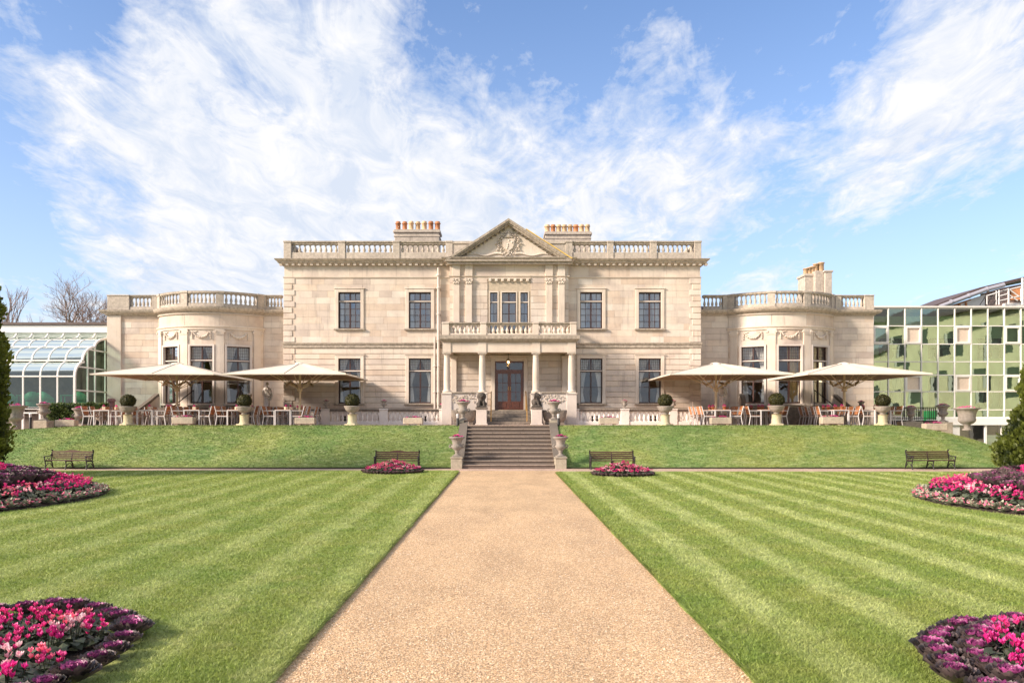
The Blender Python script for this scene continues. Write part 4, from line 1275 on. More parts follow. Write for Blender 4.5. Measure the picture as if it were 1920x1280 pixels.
# ---- round wings -----------------------------------------------------
YW = 43.4; RB = 3.6; YBC = 42.0 + RB      # bay circle centre y
ZW_CO0, ZW_CO1 = fz(592, YW), fz(582, YW)
ZP1, ZP2, ZP3 = fz(575.5, YW), fz(557.5, YW), fz(553, YW)
ZWT = ZW_CO0
AE = math.acos((YBC - YW) / RB)           # half angle of the bow
WW = 1.20; WAH = math.asin(WW / 2 / RB)
WZ0, WZ1 = fz(756, 42.0), fz(648, 42.0); WTR = fz(675, 42.0)
SIL = R(30)
for side, XC, xo, xi in ((-1, -15.95, fx(202, YW), XL), (1, 14.95, fx(1638, YW), XR)):
    wl = MB()
    xa, xb = (xo, XC - RB * math.sin(AE)) if side < 0 else (XC + RB * math.sin(AE), xo)
    xc_, xd = (XC + RB * math.sin(AE), xi) if side < 0 else (xi, XC - RB * math.sin(AE))
    wl.box(xa, xb, YW + .03, YW + .4, T - .4, ZWT); wl.box(xc_, xd, YW + .03, YW + .4, T - .4, ZWT)
    xside = xo
    wl.box(min(xside, xside - side * .4), max(xside, xside - side * .4), YW + .4, YW + 10, T - .6, ZWT)
    wl.box(min(xo, xi), max(xo, xi), YW + 10, YW + 10.3, T - .4, ZWT)
    angs = [-SIL, 0, SIL]
    r0, r1 = RB - .42, RB - .03
    edges = [-AE] + [v for a_ in angs for v in (a_ - WAH, a_ + WAH)] + [AE]
    for i in range(0, len(edges), 2): wl.arc(r0, r1, T - .4, ZWT, edges[i], edges[i + 1], XC, YBC)
    for a_ in angs:
        wl.arc(r0, r1, T - .4, WZ0, a_ - WAH, a_ + WAH, XC, YBC); wl.arc(r0, r1, WZ1, ZWT, a_ - WAH, a_ + WAH, XC, YBC)
    wl.build('wing_wall', M_CORE, house)
    # dim room
    rm = MB(); X0, X1 = min(xo, xi) + .45, max(xo, xi) - .45
    rm.box(X0, X1, YW + 6, YW + 6.1, T, ZWT - .15); rm.box(XC - RB * .9, XC + RB * .9, 42.6, YW + 6, 2.55, 2.65); rm.box(X0, X1, YW + .42, YW + 6, 2.56, 2.66)
    rm.box(X0, X1, YW + .42, YW + 10, ZWT - .15, ZWT - .02); rm.arc(.1, RB - .05, ZWT - .14, ZWT - .03, -AE, AE, XC, YBC)
    rm.build('wing_interior', M_INNER, house)
    # stones of the flat parts
    ashlar(xa, xb, T, ZWT, YW, .335, .7, 1.5, [], .008, .005); ashlar(xc_, xd, T, ZWT, YW, .335, .7, 1.5, [], .008, .005)
    if side < 0:
        ps = MB(); ps.box(fx(202, YW) + .0, fx(228, YW), YW - .09, YW + .0, T, ZWT, bev=.01); ps.build('corner_strip', M_TRIM, house)
    # curved stones
    nrow = 15; rh = (fz(636, 42.) - T) / nrow
    fr_z = fz(636, 42.0)
    for r_ in range(nrow):
        z0 = T + r_ * rh; z1 = z0 + rh
        for i in range(0, len(edges), 2):
            e0, e1 = edges[i], edges[i + 1]
            STONES.append(((e1 - e0) * RB * rh * .99, 'a', (RB - .04, RB, z0 + .004, z1 - .004, e0 + .001, e1 - .001, XC, YBC)))
        for a_ in angs:
            if z1 <= WZ0 + .05: STONES.append((2 * WAH * RB * rh, 'a', (RB - .04, RB, z0 + .004, z1 - .004, a_ - WAH, a_ + WAH, XC, YBC)))
    ca = [-AE, -R(15), R(15), AE]
    for i in range(3): STONES.append((2.0, 'a', (RB - .04, RB, fr_z, fz(617, 42.), ca[i] + .001, ca[i + 1] - .001, XC, YBC)))
    for a_ in angs: STONES.append((.5, 'a', (RB - .04, RB, WZ1, fr_z - .004, a_ - WAH, a_ + WAH, XC, YBC)))
    for i in range(3): STONES.append((2.0, 'a', (RB - .04, RB + .0, fz(610, 42.), ZWT, ca[i] + .002, ca[i + 1] - .002, XC, YBC)))
    # mouldings
    b = MB(); zq = fz(617, 42.0)
    b.arcprof([(RB - .04, zq), (RB + .06, zq), (RB + .06, zq + .08), (RB + .12, zq + .14), (RB + .12, zq + .2), (RB - .04, zq + .22)], -AE, AE, XC, YBC, 28)
    b.build('bow_architrave', M_TRIM, house)
    cp = [(-.05, ZW_CO0), (.04, ZW_CO0), (.10, ZW_CO0 + .07), (.26, ZW_CO0 + .12), (.32, ZW_CO0 + .2), (.34, ZW_CO1), (-.05, ZW_CO1 + .03)]
    b = MB(); b.arcprof([(RB + o_, z) for o_, z in cp], -AE, AE, XC, YBC, 32)
    pA, pB = (xa, xb + .02) if side < 0 else (xa - .02, xb)
    if side < 0:
        b.mould(cp, [(xa, YW + 9), (xa, YW), (xb + .05, YW)]); b.mould(cp, [(xc_ - .05, YW), (xd, YW)])
    else:
        b.mould(cp, [(xa - .05, YW), (xb, YW), (xb, YW + 9)]); b.mould(cp, [(xc_, YW), (xd + .05, YW)])
    b.build('wing_cornice', M_CORN, house)
    b = MB(); k = 0
    n_ = 110
    for k in range(n_):
        an = -AE + 2 * AE * (k + .5) / n_; r_ = RB + .06
        b.arc(RB, RB + .085, ZW_CO0 - .07, ZW_CO0 - .004, an - .006, an + .006, XC, YBC, 1)
    tag(b.build('dentil_course', M_TRIM, house), kind='stuff')
    # pilasters
    for a_ in (-R(46), -R(15), R(15), R(46)):
        b = MB(); hwp = R(3.3)
        b.arc(RB - .02, RB + .075, T, fz(625, 42.), a_ - hwp, a_ + hwp, XC, YBC, 2, bev=.01)
        b.arc(RB - .02, RB + .12, T, WZ0 - .05, a_ - hwp * 1.2, a_ + hwp * 1.2, XC, YBC, 2, bev=.02)
        p_ = b.build('pilaster', M_TRIM, house)
        b = MB(); zz0, zz1 = fz(625, 42.), fz(617, 42.)
        b.arc(RB - .02, RB + .10, zz0 - .05, zz1 - .002, a_ - hwp * 1.05, a_ + hwp * 1.05, XC, YBC, 2, bev=.01)
        for s_ in (-1, 1):
            an = a_ + s_ * hwp * 1.05
            c0 = Vector((XC + (RB) * math.sin(an), YBC - (RB) * math.cos(an), (zz0 + zz1) / 2 + .01)); c1 = Vector((XC + (RB + .14) * math.sin(an), YBC - (RB + .14) * math.cos(an), (zz0 + zz1) / 2 + .01))
            b.tube([c0, c1], .07, 8)
        b.build('capital', M_TRIM, p_)
    # garlands
    for a_ in angs:
        b = MB(); pth = []; rs = []
        for k in range(22):
            u = -1 + 2 * k / 21; an = a_ + u * R(7.2); z = fz(621.5, 42.) - .30 * (1 - u * u) + .02 * math.sin(k * 2.1); rr = RB + .03
            pth.append((XC + rr * math.sin(an), YBC - rr * math.cos(an), z)); rs.append(.028 + .035 * (1 - u * u) + .012 * math.sin(k * 2.7))
        b.tube(pth, rs, 6)
        for k in range(0, 22, 1): b.ball((pth[k][0], pth[k][1] - .03, pth[k][2] + rnd.uniform(-.02, .02)), rs[k] * .8, 6, 4)
        for u in (-1, 1):
            an = a_ + u * R(7.6)
            for k in range(5): b.ball((XC + (RB + .03) * math.sin(an), YBC - (RB + .03) * math.cos(an), fz(621, 42.) - .02 - k * .085), .05 - .006 * abs(k - 2), 6, 4)
            an = a_ + u * R(3.2); b.tube([(XC + (RB + .03) * math.sin(an), YBC - (RB + .03) * math.cos(an), fz(620, 42.)), (XC + (RB + .03) * math.sin(a_ + u * R(5.5)), YBC - (RB + .03) * math.cos(a_ + u * R(5.5)), fz(620, 42.) - .06)], .02, 5)
        b.build('garland', M_TRIM, house)
    # windows
    for j, a_ in enumerate(angs):
        rr = (RB - .16) * 1.0
        lx_, ly_ = XC + rr * math.sin(a_), YBC - rr * math.cos(a_)
        window(house, (lx_, ly_, WZ0), a_, WW + .02, WZ1 - WZ0, 2, WTR - WZ0, 2, lead=True, gl=M_GLASS, fb=.055)
        b = MB(); Mx = Matrix.Translation((XC + RB * math.sin(a_), YBC - RB * math.cos(a_), 0)) @ Matrix.Rotation(a_, 4, 'Z')
        for (x0, x1, z0, z1) in ((-WW / 2 - .09, -WW / 2 + .005, WZ0 - .06, WZ1 + .08), (WW / 2 - .005, WW / 2 + .09, WZ0 - .06, WZ1 + .08), (-WW / 2 + .005, WW / 2 - .005, WZ1 - .005, WZ1 + .08)):
            b.box(x0, x1, -.035, .2, z0, z1, M=Mx)
        b.box(-WW / 2 - .14, WW / 2 + .14, -.11, .2, WZ0 - .10, WZ0 - .005, M=Mx, bev=.01)
        b.build('window_surround', M_WHITE, house)
        wname = ('left', 'right')[side > 0]; wwh = ['left-hand', 'middle', 'right-hand'][j]
        rr = RB - .46
        if side > 0 and j > 0:
            curtains(XC + rr * math.sin(a_) , WZ0 + .03, WZ1, WW, YBC - rr * math.cos(a_), a_, 'sunlit gold curtain in the %s window of the right bow front' % wwh, mat=M_GOLDCURT, tie=.2, wtop=.50, wtie=.42, sides=(1,))
        else:
            curtains(XC + rr * math.sin(a_), WZ0 + .03, WZ1, WW, YBC - rr * math.cos(a_), a_, 'tied back cream curtains in the %s window of the %s bow front' % (wwh, wname))
    # parapet of the bow
    mp = YBC
    piers = [-R(49), -R(15), R(15), R(49)]; hp = R(3.1)
    for a_ in piers:
        b = MB(); b.arc(RB - .16, RB + .08, ZW_CO1 + .03, ZP2 + .02, a_ - hp, a_ + hp, XC, YBC, 2, bev=.012); b.arc(RB - .20, RB + .12, ZP2 + .022, ZP3 + .01, a_ - hp * 1.15, a_ + hp * 1.15, XC, YBC, 2, bev=.02)
        b.build('pier', M_PARA, house)
    for i in range(3):
        q0, q1 = piers[i] + hp, piers[i + 1] - hp
        b = MB(); b.arc(RB - .12, RB + .04, ZW_CO1 + .03, ZP1, q0, q1, XC, YBC, bev=.012); b.build('plinth_rail', M_PARA, house)
        b = MB(); b.arc(RB - .17, RB + .09, ZP2, ZP3, q0, q1, XC, YBC, bev=.02); b.build('top_rail', M_CORN, house)
        me = baluster_mesh(ZP2 - ZP1, .075, 10, M_PARA)
        n_ = 7
        for k in range(n_):
            an = q0 + (q1 - q0) * (k + .5) / n_; rr = RB - .04
            link('baluster', me, house, (XC + rr * math.sin(an), YBC - rr * math.cos(an), ZP1), (0, 0, an))
    W_ = lambda p: fx(p, YW)
    yq = YW + .1
    if side < 0:
        parapet(house, [(W_(243), W_(286), 6), (W_(499), W_(529), 5)], [(W_(202), W_(243)), (W_(286), W_(296)), (W_(488), W_(499))], yq, ZW_CO1 + .03, ZP1, ZP2, ZP3, M_PARA, .075, .26)
    else:
        parapet(house, [(W_(1318), W_(1355), 5), (W_(1577), W_(1620), 6)], [(W_(1355), W_(1370)), (W_(1566), W_(1577)), (W_(1620), W_(1638))], yq, ZW_CO1 + .03, ZP1, ZP2, ZP3, M_PARA, .075, .26)
    b = MB(); b.box(min(xo, xi) + .1, max(xo, xi) - .1, YW + .2, YW + 10, ZW_CO1 - .2, ZW_CO1 - .02); b.arc(.1, RB - .2, ZW_CO1 - .19, ZW_CO1 - .03, -AE, AE, XC, YBC)
    rx0, rx1 = min(xo, xi) + (2.2 if side < 0 else .3), max(xo, xi) - (.3 if side < 0 else 5.0)
    rzz = ZW_CO1 + (.50 if side < 0 else .80)
    b.add([(rx0, YW + .8, ZW_CO1 - .02), (rx1, YW + .8, ZW_CO1 - .02), (rx1 - (0 if side < 0 else 1.5), YW + 4, rzz), (rx0 + (3 if side < 0 else 0), YW + 4, rzz), (rx1, YW + 8, ZW_CO1 - .02), (rx0, YW + 8, ZW_CO1 - .02)], [(0, 1, 2, 3), (1, 4, 2), (0, 3, 5), (3, 2, 4, 5)])
    b.build('wing_roof', M_SLATE, house)
    # steps up to the bow and scrolled side walls
    zt_ = WZ0 - .22; y0s, y1s = 40.55, 41.35
    sxa, sxb = XC - 2.3, XC + 2.3
    for k in range(4):
        b = MB(); b.box(sxa, sxb, y0s + k * .2, 42.3 if k == 3 else y0s + (k + 1) * .2 + .3, T + (zt_ - T) * k / 4, T + (zt_ - T) * (k + 1) / 4 - .003, bev=.01); b.build('bow_step', M_OLD, house)
    for s_ in (-1, 1):
        xw = XC + s_ * 2.45; path = []
        for k in range(11):
            t_ = k / 10; path.append((xw + s_ * (.0 + .75 * (t_ ** 2)), 42.35 - 2.0 * t_, zt_ + .62 - (zt_ - T + .35) * (t_ ** 1.25)))
        b = MB()
        for k in range(10):
            p0, p1 = path[k], path[k + 1]
            vs = []
            for (q, ) in ((p0,), (p1,)):
                vs += [(q[0] - .12, q[1], T - .1), (q[0] + .12, q[1], T - .1), (q[0] + .12, q[1], q[2]), (q[0] - .12, q[1], q[2])]
            b.add(vs, [(0, 1, 5, 4), (1, 2, 6, 5), (2, 3, 7, 6), (3, 0, 4, 7)])
            if k == 0: b.add(vs, [(0, 3, 2, 1)])
            if k == 9: b.add(vs, [(4, 5, 6, 7)])
        w1 = b.build('stair_wall', M_TRIM, house)
        b = MB(); b.tube([(p_[0], p_[1], p_[2] + .03) for p_ in path], .15, 4, False); b.build('coping', M_OLD, w1)
    hr = thing('iron_handrail', 'dark iron handrail rising to the %s bow front' % ('left' if side < 0 else 'right'), 'handrail', (XC - side * .3, 40.6, T))
    xh = XC + (-.2 if side < 0 else 1.1); s2 = 1 if side < 0 else -1
    b = MB(); b.tube([(xh + s2 * -.6 * 0, 41.5, zt_ + .9), (xh - s2 * .9, 40.6, T + .75)], .025, 6); b.build('rail', M_IRON, hr)
    b = MB(); b.tube([(xh, 41.5, zt_), (xh, 41.5, zt_ + .9)], .02, 6); b.build('post', M_IRON, hr)
    b = MB(); b.tube([(xh - s2 * .9, 40.6, T), (xh - s2 * .9, 40.6, T + .76)], .02, 6); b.build('post', M_IRON, hr)

# small stepped chimney on the right wing
b = MB(); D_ = 50.; X2 = lambda p: fx(p, D_); Z2 = lambda p: fz(p, D_)
b.box(X2(1509), X2(1530), D_, D_ + 1.2, ZW_CO1 - .2, Z2(518), bev=.02); b.box(X2(1507), X2(1531), D_ - .05, D_ + 1.25, Z2(518) + .002, Z2(513), bev=.02)
b.box(X2(1525), X2(1541), D_ - .3, D_ + 1.0, ZW_CO1 - .2, Z2(509), bev=.02); b.box(X2(1541) + .003, X2(1554), D_ - .5, D_ + .8, ZW_CO1 - .2, Z2(513), bev=.02); b.box(X2(1539), X2(1556), D_ - .55, D_ + .85, Z2(513) + .002, Z2(509.5), bev=.02)
c_ = b.build('chimney', M_PARA, house)
for (p_, zt_, r_) in ((1514, 501, .17), (1521, 499, .17), (1527, 497, .17), (1533, 492, .17), (1543, 489.5, .2)):
    m_ = MB(); zb2 = Z2(513) if p_ < 1530 else Z2(509); hh = Z2(zt_) - zb2
    m_.lathe([(r_ * .95, 0), (r_ * .9, hh * .85), (r_ * 1.15, hh * .88), (r_ * 1.15, hh * .96), (r_ * .8, hh)], 8, X2(p_), D_ + .3, zb2 - .02); m_.build('chimney_pot', M_POT2, c_)

# realise the stones: the 300 largest one by one, the rest as one part
_bm = {}
STONES.sort(key=lambda s_: -s_[0])
rest = MB()
for i, (ar, kd, d) in enumerate(STONES):
    if kd == 'b':
        x0, x1, yf, z0, z1, dp = d
        if i < 300:
            key = (round(x1 - x0, 2), round(z1 - z0, 3), round(dp, 3))
            if key not in _bm:
                m_ = MB(); m_.box(0, key[0], 0, dp, 0, key[1], bev=.004); _bm[key] = m_.mesh('stone', M_STONE)
            o = link('stone', _bm[key], house, (x0, yf - rnd.uniform(0, .003), z0)); o.scale.x = (x1 - x0) / key[0]
        else: rest.box(x0, x1, yf - rnd.uniform(0, .003), yf + dp, z0, z1, tint=rnd.random())
    else:
        r0, r1, z0, z1, a0, a1, cx_, cy_ = d
        if i < 300:
            m_ = MB(); m_.arc(r0, r1, z0, z1, a0, a1, cx_, cy_, bev=.006); m_.build('stone', M_STONE, house)
        else: rest.arc(r0, r1, z0, z1, a0, a1, cx_, cy_, tint=rnd.random())
tag(rest.build('small_stones', M_STONE, house), kind='stuff')

# ------------------------------------------------------------------ left glasshouse with curved glazing
DF = 40.6; XG = fx(140, DF)
gh = thing('glasshouse', 'white framed conservatory with curved green glass roof at the left of the house', 'conservatory', (-25, DF, T))


def gp(px, py):
    D = F * XG / (px - VX); return (D, fz(py, D))


tiers = [
    [(208.5, 622), (207.5, 628), (203.5, 633.5), (196, 635.5), (188, 637), (182, 640.5), (178.5, 645), (177, 650)],
    [(177, 650.5), (171, 651.3), (165, 654.5), (159.5, 660), (156, 667), (154.3, 675.5)],
    [(157, 678), (152, 679.6), (147.5, 683), (143.2, 689.5), (140.6, 697), (140, 705)],
]
# split the ogee in two panes
t0 = [gp(*p) for p in tiers[0]]
prof_t = [t0[:5], t0[4:], [gp(*p) for p in tiers[1]], [gp(*p) for p in tiers[2]]]
zfl = fz(764, DF)
prof_t.append([prof_t[-1][-1], (DF, zfl)])
NB = 14; bayw = 32.2 * DF / F
gx_ = [XG - bayw * k for k in range(NB + 1)]
# ribs
for k, x in enumerate(gx_):
    w_ = .05 if k else .075
    for q, pr_ in enumerate(prof_t):
        b = MB(); b.tube([(x, D, z) for D, z in pr_], w_, 4, False); b.build('rib', M_WHITEPAINT, gh)
for q, pr_ in enumerate(prof_t):
    b = MB(); D, z = pr_[-1]
    if q != 0: b.box(gx_[-1], XG, D - .05, D + .05, z - .05, z + .03, bev=.01); b.build('purlin', M_WHITEPAINT, gh)
    else: b.box(gx_[-1], XG, D - .03, D + .03, z - .03, z + .02); b.build('purlin', M_WHITEPAINT, gh)
    for k in range(NB):
        xa, xb = gx_[k + 1] + .05, gx_[k] - .05
        vs = []
        for (D_, z_) in pr_: vs += [(xa, D_, z_), (xb, D_, z_)]
        fs = [(2 * i, 2 * i + 1, 2 * i + 3, 2 * i + 2) for i in range(len(pr_) - 1)]
        b = MB(); b.add(vs, fs, True); b.build('pane', M_GREENGLASS, gh, recalc=False)
for (z0, z1) in ((zfl - .08, zfl + .02), (fz(775, DF), fz(772.5, DF))):
    b = MB(); b.box(gx_[-1], XG, DF - .05, DF + .05, z0, z1); b.build('sill_bar', M_WHITEPAINT, gh)
for x in gx_:
    b = MB(); b.box(x - .05, x + .05, DF - .05, DF + .05, T - .35, zfl - .08); b.build('post', M_WHITEPAINT, gh)
b = MB(); b.box(gx_[-1], XG, DF + .25, DF + .35, T - .4, zfl - .3); b.build('dark_plinth', M_INNER, gh)
b = MB(); b.box(gx_[-1], XG + .05, t0[0][0] - .12, t0[0][0] + .3, t0[0][1] - .06, t0[0][1] + .36, bev=.02); b.build('fascia', M_WHITEPAINT, gh)
b = MB(); b.box(gx_[-1], XG - .0, t0[0][0] - .22, t0[0][0] + .3, t0[0][1] + .362, t0[0][1] + .50, bev=.02); b.box(gx_[-1], XG, t0[0][0] + .3, t0[0][0] + 5, t0[0][1] + .3, t0[0][1] + .44); b.build('gutter', M_ROOFSHEET, gh)
# end gable: glass with mullions
allp = []
for pr_ in prof_t[:4]: allp += [p for p in pr_ if not allp or abs(p[0] - allp[-1][0]) + abs(p[1] - allp[-1][1]) > .02]
Db = allp[0][0]
poly = [(D, z) for D, z in allp] + [(DF, T - .3), (Db, T - .3)]


def gable_z(D):
    for i in range(len(allp) - 1):
        a_, b_ = allp[i], allp[i + 1]
        if min(a_[0], b_[0]) <= D <= max(a_[0], b_[0]) and abs(a_[0] - b_[0]) > 1e-4:
            return a_[1] + (b_[1] - a_[1]) * (D - a_[0]) / (b_[0] - a_[0])
    return allp[-1][1]


mD = [DF + .08, DF + 1.25, DF + 2.0, DF + 3.1, Db - .08]
zz = [T, fz(731, 42), fz(700, 42.), fz(683, 42.)]
for D in mD[1:]:
    b = MB(); b.box(XG - .03, XG + .03, D - .035, D + .035, T - .1, gable_z(D)); b.build('mullion', M_WHITEPAINT, gh)
for z in (zfl, fz(733, 42.2), fz(690, 42.2), fz(658, 43.)):
    D0 = DF + .05
    while gable_z(D0) < z and D0 < Db: D0 += .05
    b = MB(); b.box(XG - .028, XG + .028, D0, Db, z - .035, z + .035); b.build('transom', M_WHITEPAINT, gh)
for i in range(len(mD) - 1):
    zs = [T, zfl, fz(733, 42.2), fz(690, 42.2), fz(658, 43.), 9.]
    for j in range(len(zs) - 1):
        da, db = mD[i] + .03, mD[i + 1] - .03
        n_ = 6; vs = []; ok = False
        for k in range(n_ + 1):
            D = da + (db - da) * k / n_; zt = min(zs[j + 1], gable_z(D) - .02); zb = min(zs[j], zt)
            if zt - zb > .05: ok = True
            vs += [(XG, D, zb), (XG, D, zt)]
        if not ok: continue
        b = MB(); b.add(vs, [(2 * k, 2 * k + 2, 2 * k + 3, 2 * k + 1) for k in range(n_)]); b.build('gable_pane', M_GREENGLASS, gh, recalc=False)
b = MB(); b.box(gx_[-1], XG, Db + 5, Db + 5.2, T, 8.); b.box(gx_[-1], XG - .05, DF + .1, Db + 5, zfl - .25, zfl - .05); b.box(gx_[-1], fx(205, 44) , Db + .4, Db + 5, 6.4, 6.6); b.box(gx_[-1] - .2, gx_[-1], DF, Db + 5, T, 6.4)
b.build('interior', M_INNER, gh)
# green wicker chairs and tables inside
gc = local('wicker_chair', 'c', 'chair', 'green wicker chairs in the glasshouse')
b = MB(); b.lathe([(.26, 0), (.30, .1), (.30, .4)], 12, sy=.9); b.build('seat', M_GREENCHAIR, gc)
b = MB()
vs = []
for k in range(13):
    an = R(-20 + 220 * k / 12); hgt = .52 + .38 * max(0, math.sin(R(180 * k / 12))) ** 1.2
    for (r_, z) in ((.29, .38), (.35, hgt), (.32, hgt), (.26, .38)): vs.append((r_ * math.cos(an), r_ * math.sin(an), z))
fs = []
for k in range(12):
    for q in range(4): fs.append((k * 4 + q, k * 4 + (q + 1) % 4, k * 4 + 4 + (q + 1) % 4, k * 4 + 4 + q))
b.add(vs, fs, True); b.build('backrest', M_GREENCHAIR, gc)
b = MB(); b.lathe([(.2, .4), (.24, .44), (.2, .48)], 12); b.build('cushion', M_CLOTH, gc)
gu = []
spots = [(fx(20, 41.6), 41.6, 2.9, 'behind the cypress'), (fx(60, 41.7), 41.7, -2.6, 'between cypress and second rib'), (fx(91, 41.7), 41.7, 2.6, 'right of the middle rib'), (fx(72, 43.), 43.0, .4, 'further back in the room'), (fx(150, 42.0), 42.0, -2.9, 'by the end gable')]
for (x, y, rz, w_) in spots: place(gc, gu, (x, y, zfl - .05), rz, 'green wicker armchair inside the glasshouse ' + w_)
gt = local('side_table', 't', 'table', 'green tables in the glasshouse')
b = MB(); b.box(-.32, .32, -.32, .32, .68, .72, bev=.01); b.build('tabletop', M_GREENCHAIR, gt)
for sx in (-1, 1):
    for sy in (-1, 1): b = MB(); b.box(sx * .28 - .025, sx * .28 + .025, sy * .28 - .025, sy * .28 + .025, 0, .68); b.build('leg', M_GREENCHAIR, gt)
tu = []
for (x, y, w_) in ((fx(47, 41.9), 41.9, 'between two wicker chairs'), (fx(129, 41.8), 41.8, 'near its right end')): place(gt, tu, (x, y, zfl - .05), .2, 'green painted table inside the glasshouse ' + w_)
# ------------------------------------------------------------------ right glass building
DG = 46.0
gb_ = thing('glass_office_building', 'green reflective glass building with white grid at the right of the house', 'building', (25, DG, 0))
G = lambda p: fx(p, DG)
H_ = lambda p: fz(p, DG)
cols = [1636.5 + 31.0 * k for k in range(0, 14)]
cols[1] = 1665
cols = [1636.5] + [1665 + 31.07 * k for k in range(0, 13)]
rows = [578, 611, 645, 678, 703, 734, 768, 782]
xsR = [G(c) for c in cols]; zsR = [H_(r_) for r_ in rows]
for x in xsR:
    b = MB(); b.box(x - .030, x + .030, DG - .07, DG + .06, zsR[-1], zsR[0], bev=.008); b.build('mullion', M_WHITEPAINT, gb_)
for z in zsR:
    b = MB(); b.box(xsR[0], xsR[-1], DG - .05, DG + .05, z - .026, z + .026); b.build('transom', M_WHITEPAINT, gb_)
vents = {(0, 1), (2, 1), (5, 1), (8, 1), (11, 1), (2, 4), (5, 4), (8, 4), (11, 4)}
M_VENTP = simple('frosted_panel', (.62, .50, .42), .35, var=.08, coat=.5)
for i in range(len(xsR) - 1):
    for j in range(len(zsR) - 1):
        xa, xb, zt_, zb_2 = xsR[i] + .034, xsR[i + 1] - .034, zsR[j] - .026, zsR[j + 1] + .026
        cx_, cz_ = (xa + xb) / 2, (zt_ + zb_2) / 2; hw, hh = (xb - xa) / 2, (zt_ - zb_2) / 2
        Mx = Matrix.Translation((cx_, DG, cz_)) @ Matrix.Rotation(R(rnd.uniform(-2.4, 2.4)), 4, 'Z') @ Matrix.Rotation(R(rnd.uniform(-1.6, 1.6)), 4, 'X')
        vent = (i, j) in vents
        k = .84 if vent else 1
        b = MB(); b.add([(-hw * k, 0, -hh * k), (hw * k, 0, -hh * k), (hw * k, 0, hh * k), (-hw * k, 0, hh * k)], [(0, 1, 2, 3)], M=Mx)
        b.build('pane', M_VENTP if vent and i in (2, 5) else M_CURTWALL, gb_, recalc=False)
        if vent:
            b = MB()
            for (x0, x1, z0, z1) in ((xa, cx_ - hw * .8, zb_2, zt_), (cx_ + hw * .8, xb, zb_2, zt_), (cx_ - hw * .8, cx_ + hw * .8, zb_2, cz_ - hh * .8), (cx_ - hw * .8, cx_ + hw * .8, cz_ + hh * .8, zt_)): b.box(x0, x1, DG - .085, DG + .04, z0, z1)
            b.build('vent_frame', M_WHITEPAINT, gb_)
# rooms behind the glass: cream spandrels, openings and floors
DI = DG + .22
b = MB(); ix0, ix1 = xsR[0], xsR[-1]
hol = []
for (r0, r1) in ((634, 672), (706, 764)):
    for c0 in range(1652, 2060, 93):
        hol.append((G(c0), G(c0 + 44), H_(r1), H_(r0)))
for (x0, x1, z0, z1) in cutrects((ix0, ix1, H_(790), H_(592)), hol): b.box(x0, x1, DI, DI + .12, z0, z1)
b.build('inner_wall', M_CREAM, gb_)
b = MB()
b.box(ix0, ix1, DG + 6, DG + 6.2, 1, zsR[0])
b.box(ix0, ix1, DG + .1, DG + 6, zsR[0] - .2, zsR[0] - .05)
b.box(ix0, ix0 + .1, DG + .1, DG + 6, .5, zsR[0]); b.box(ix1 - .1, ix1 + .0, DG + .1, DG + 6, .5, zsR[0])
for z in (H_(676), H_(782)): b.box(ix0, ix1, DI + .12, DG + 6, z - .2, z)
b.build('interior', M_INNER, gb_)
b = MB()
for (a0, a1, b0, b1) in hol:
    for (x0, x1) in ((a0 - .02, a0 + .06), (a1 - .06, a1 + .02), ((a0 + a1) / 2 - .03, (a0 + a1) / 2 + .03)): b.box(x0, x1, DI - .05, DI + .02, b0, b1)
    b.box(a0, a1, DI - .05, DI + .02, b1 - .06, b1); b.box(a0, a1, DI - .05, DI + .02, (b0 + b1) / 2 - .03, (b0 + b1) / 2 + .03)
b.build('inner_window_frames', M_IRON, gb_)
ci = 0
for (a0, a1, b0, b1) in hol:
    if rnd.random() < .75 and a0 < G(1930):
        ci += 1
        curtains((a0 + a1) / 2, b0, b1, a1 - a0, DI + .2, 0, 'pale curtains behind the green glass wall of the modern building', tie=.15, wtop=.5, wtie=.3, group='curtains behind the green glass wall')
b = MB(); b.box(ix0 - .02, ix1, DG - .12, DG + .3, H_(797), H_(782.5) , bev=.02); b.build('fascia', M_FASCIA, gb_)
b = MB(); b.box(ix0 - .05, ix1 + .2, DG - .12, DG + 6, H_(577.5) + .03, H_(576) + .06); b.build('roof_edge', M_WHITEPAINT, gb_)
# the long cream wing beyond the frame on the right, seen only as reflections in the glass
hw_ = thing('bedroom_wing', 'long cream bedroom wing beyond the right edge, mirrored in the glass building', 'building', (34, 28, 0))
b = MB(); WX = 34.0; hl = []
for fl in (0, 1, 2):
    for k in range(9):
        y0 = 9.5 + k * 4.0; hl.append((y0, y0 + 1.9, .6 + fl * 3.1, 2.5 + fl * 3.1))
for (y0, y1, z0, z1) in cutrects((7, 45.5, -.4, 9.6), hl): b.box(WX, WX + .3, y0, y1, z0, z1)
b.box(WX + .3, WX + 9, 7, 7.3, -.4, 9.6); b.box(WX + .3, WX + 9, 45.2, 45.5, -.4, 9.6)
b.build('wall', simple('warm_cream_wall', (.66, .60, .42), .85, var=.12, vscale=.8), hw_)
b = MB(); b.box(WX - .5, WX + 9.4, 6.6, 45.9, 9.6, 9.85); b.add([(WX - .4, 6.7, 9.85), (WX + 9.3, 6.7, 9.85), (WX + 9.3, 45.8, 9.85), (WX - .4, 45.8, 9.85), (WX + 4, 10, 12), (WX + 4, 42, 12)], [(0, 1, 4), (1, 2, 5, 4), (2, 3, 5), (3, 0, 4, 5)]); b.build('roof', M_SLATE, hw_)
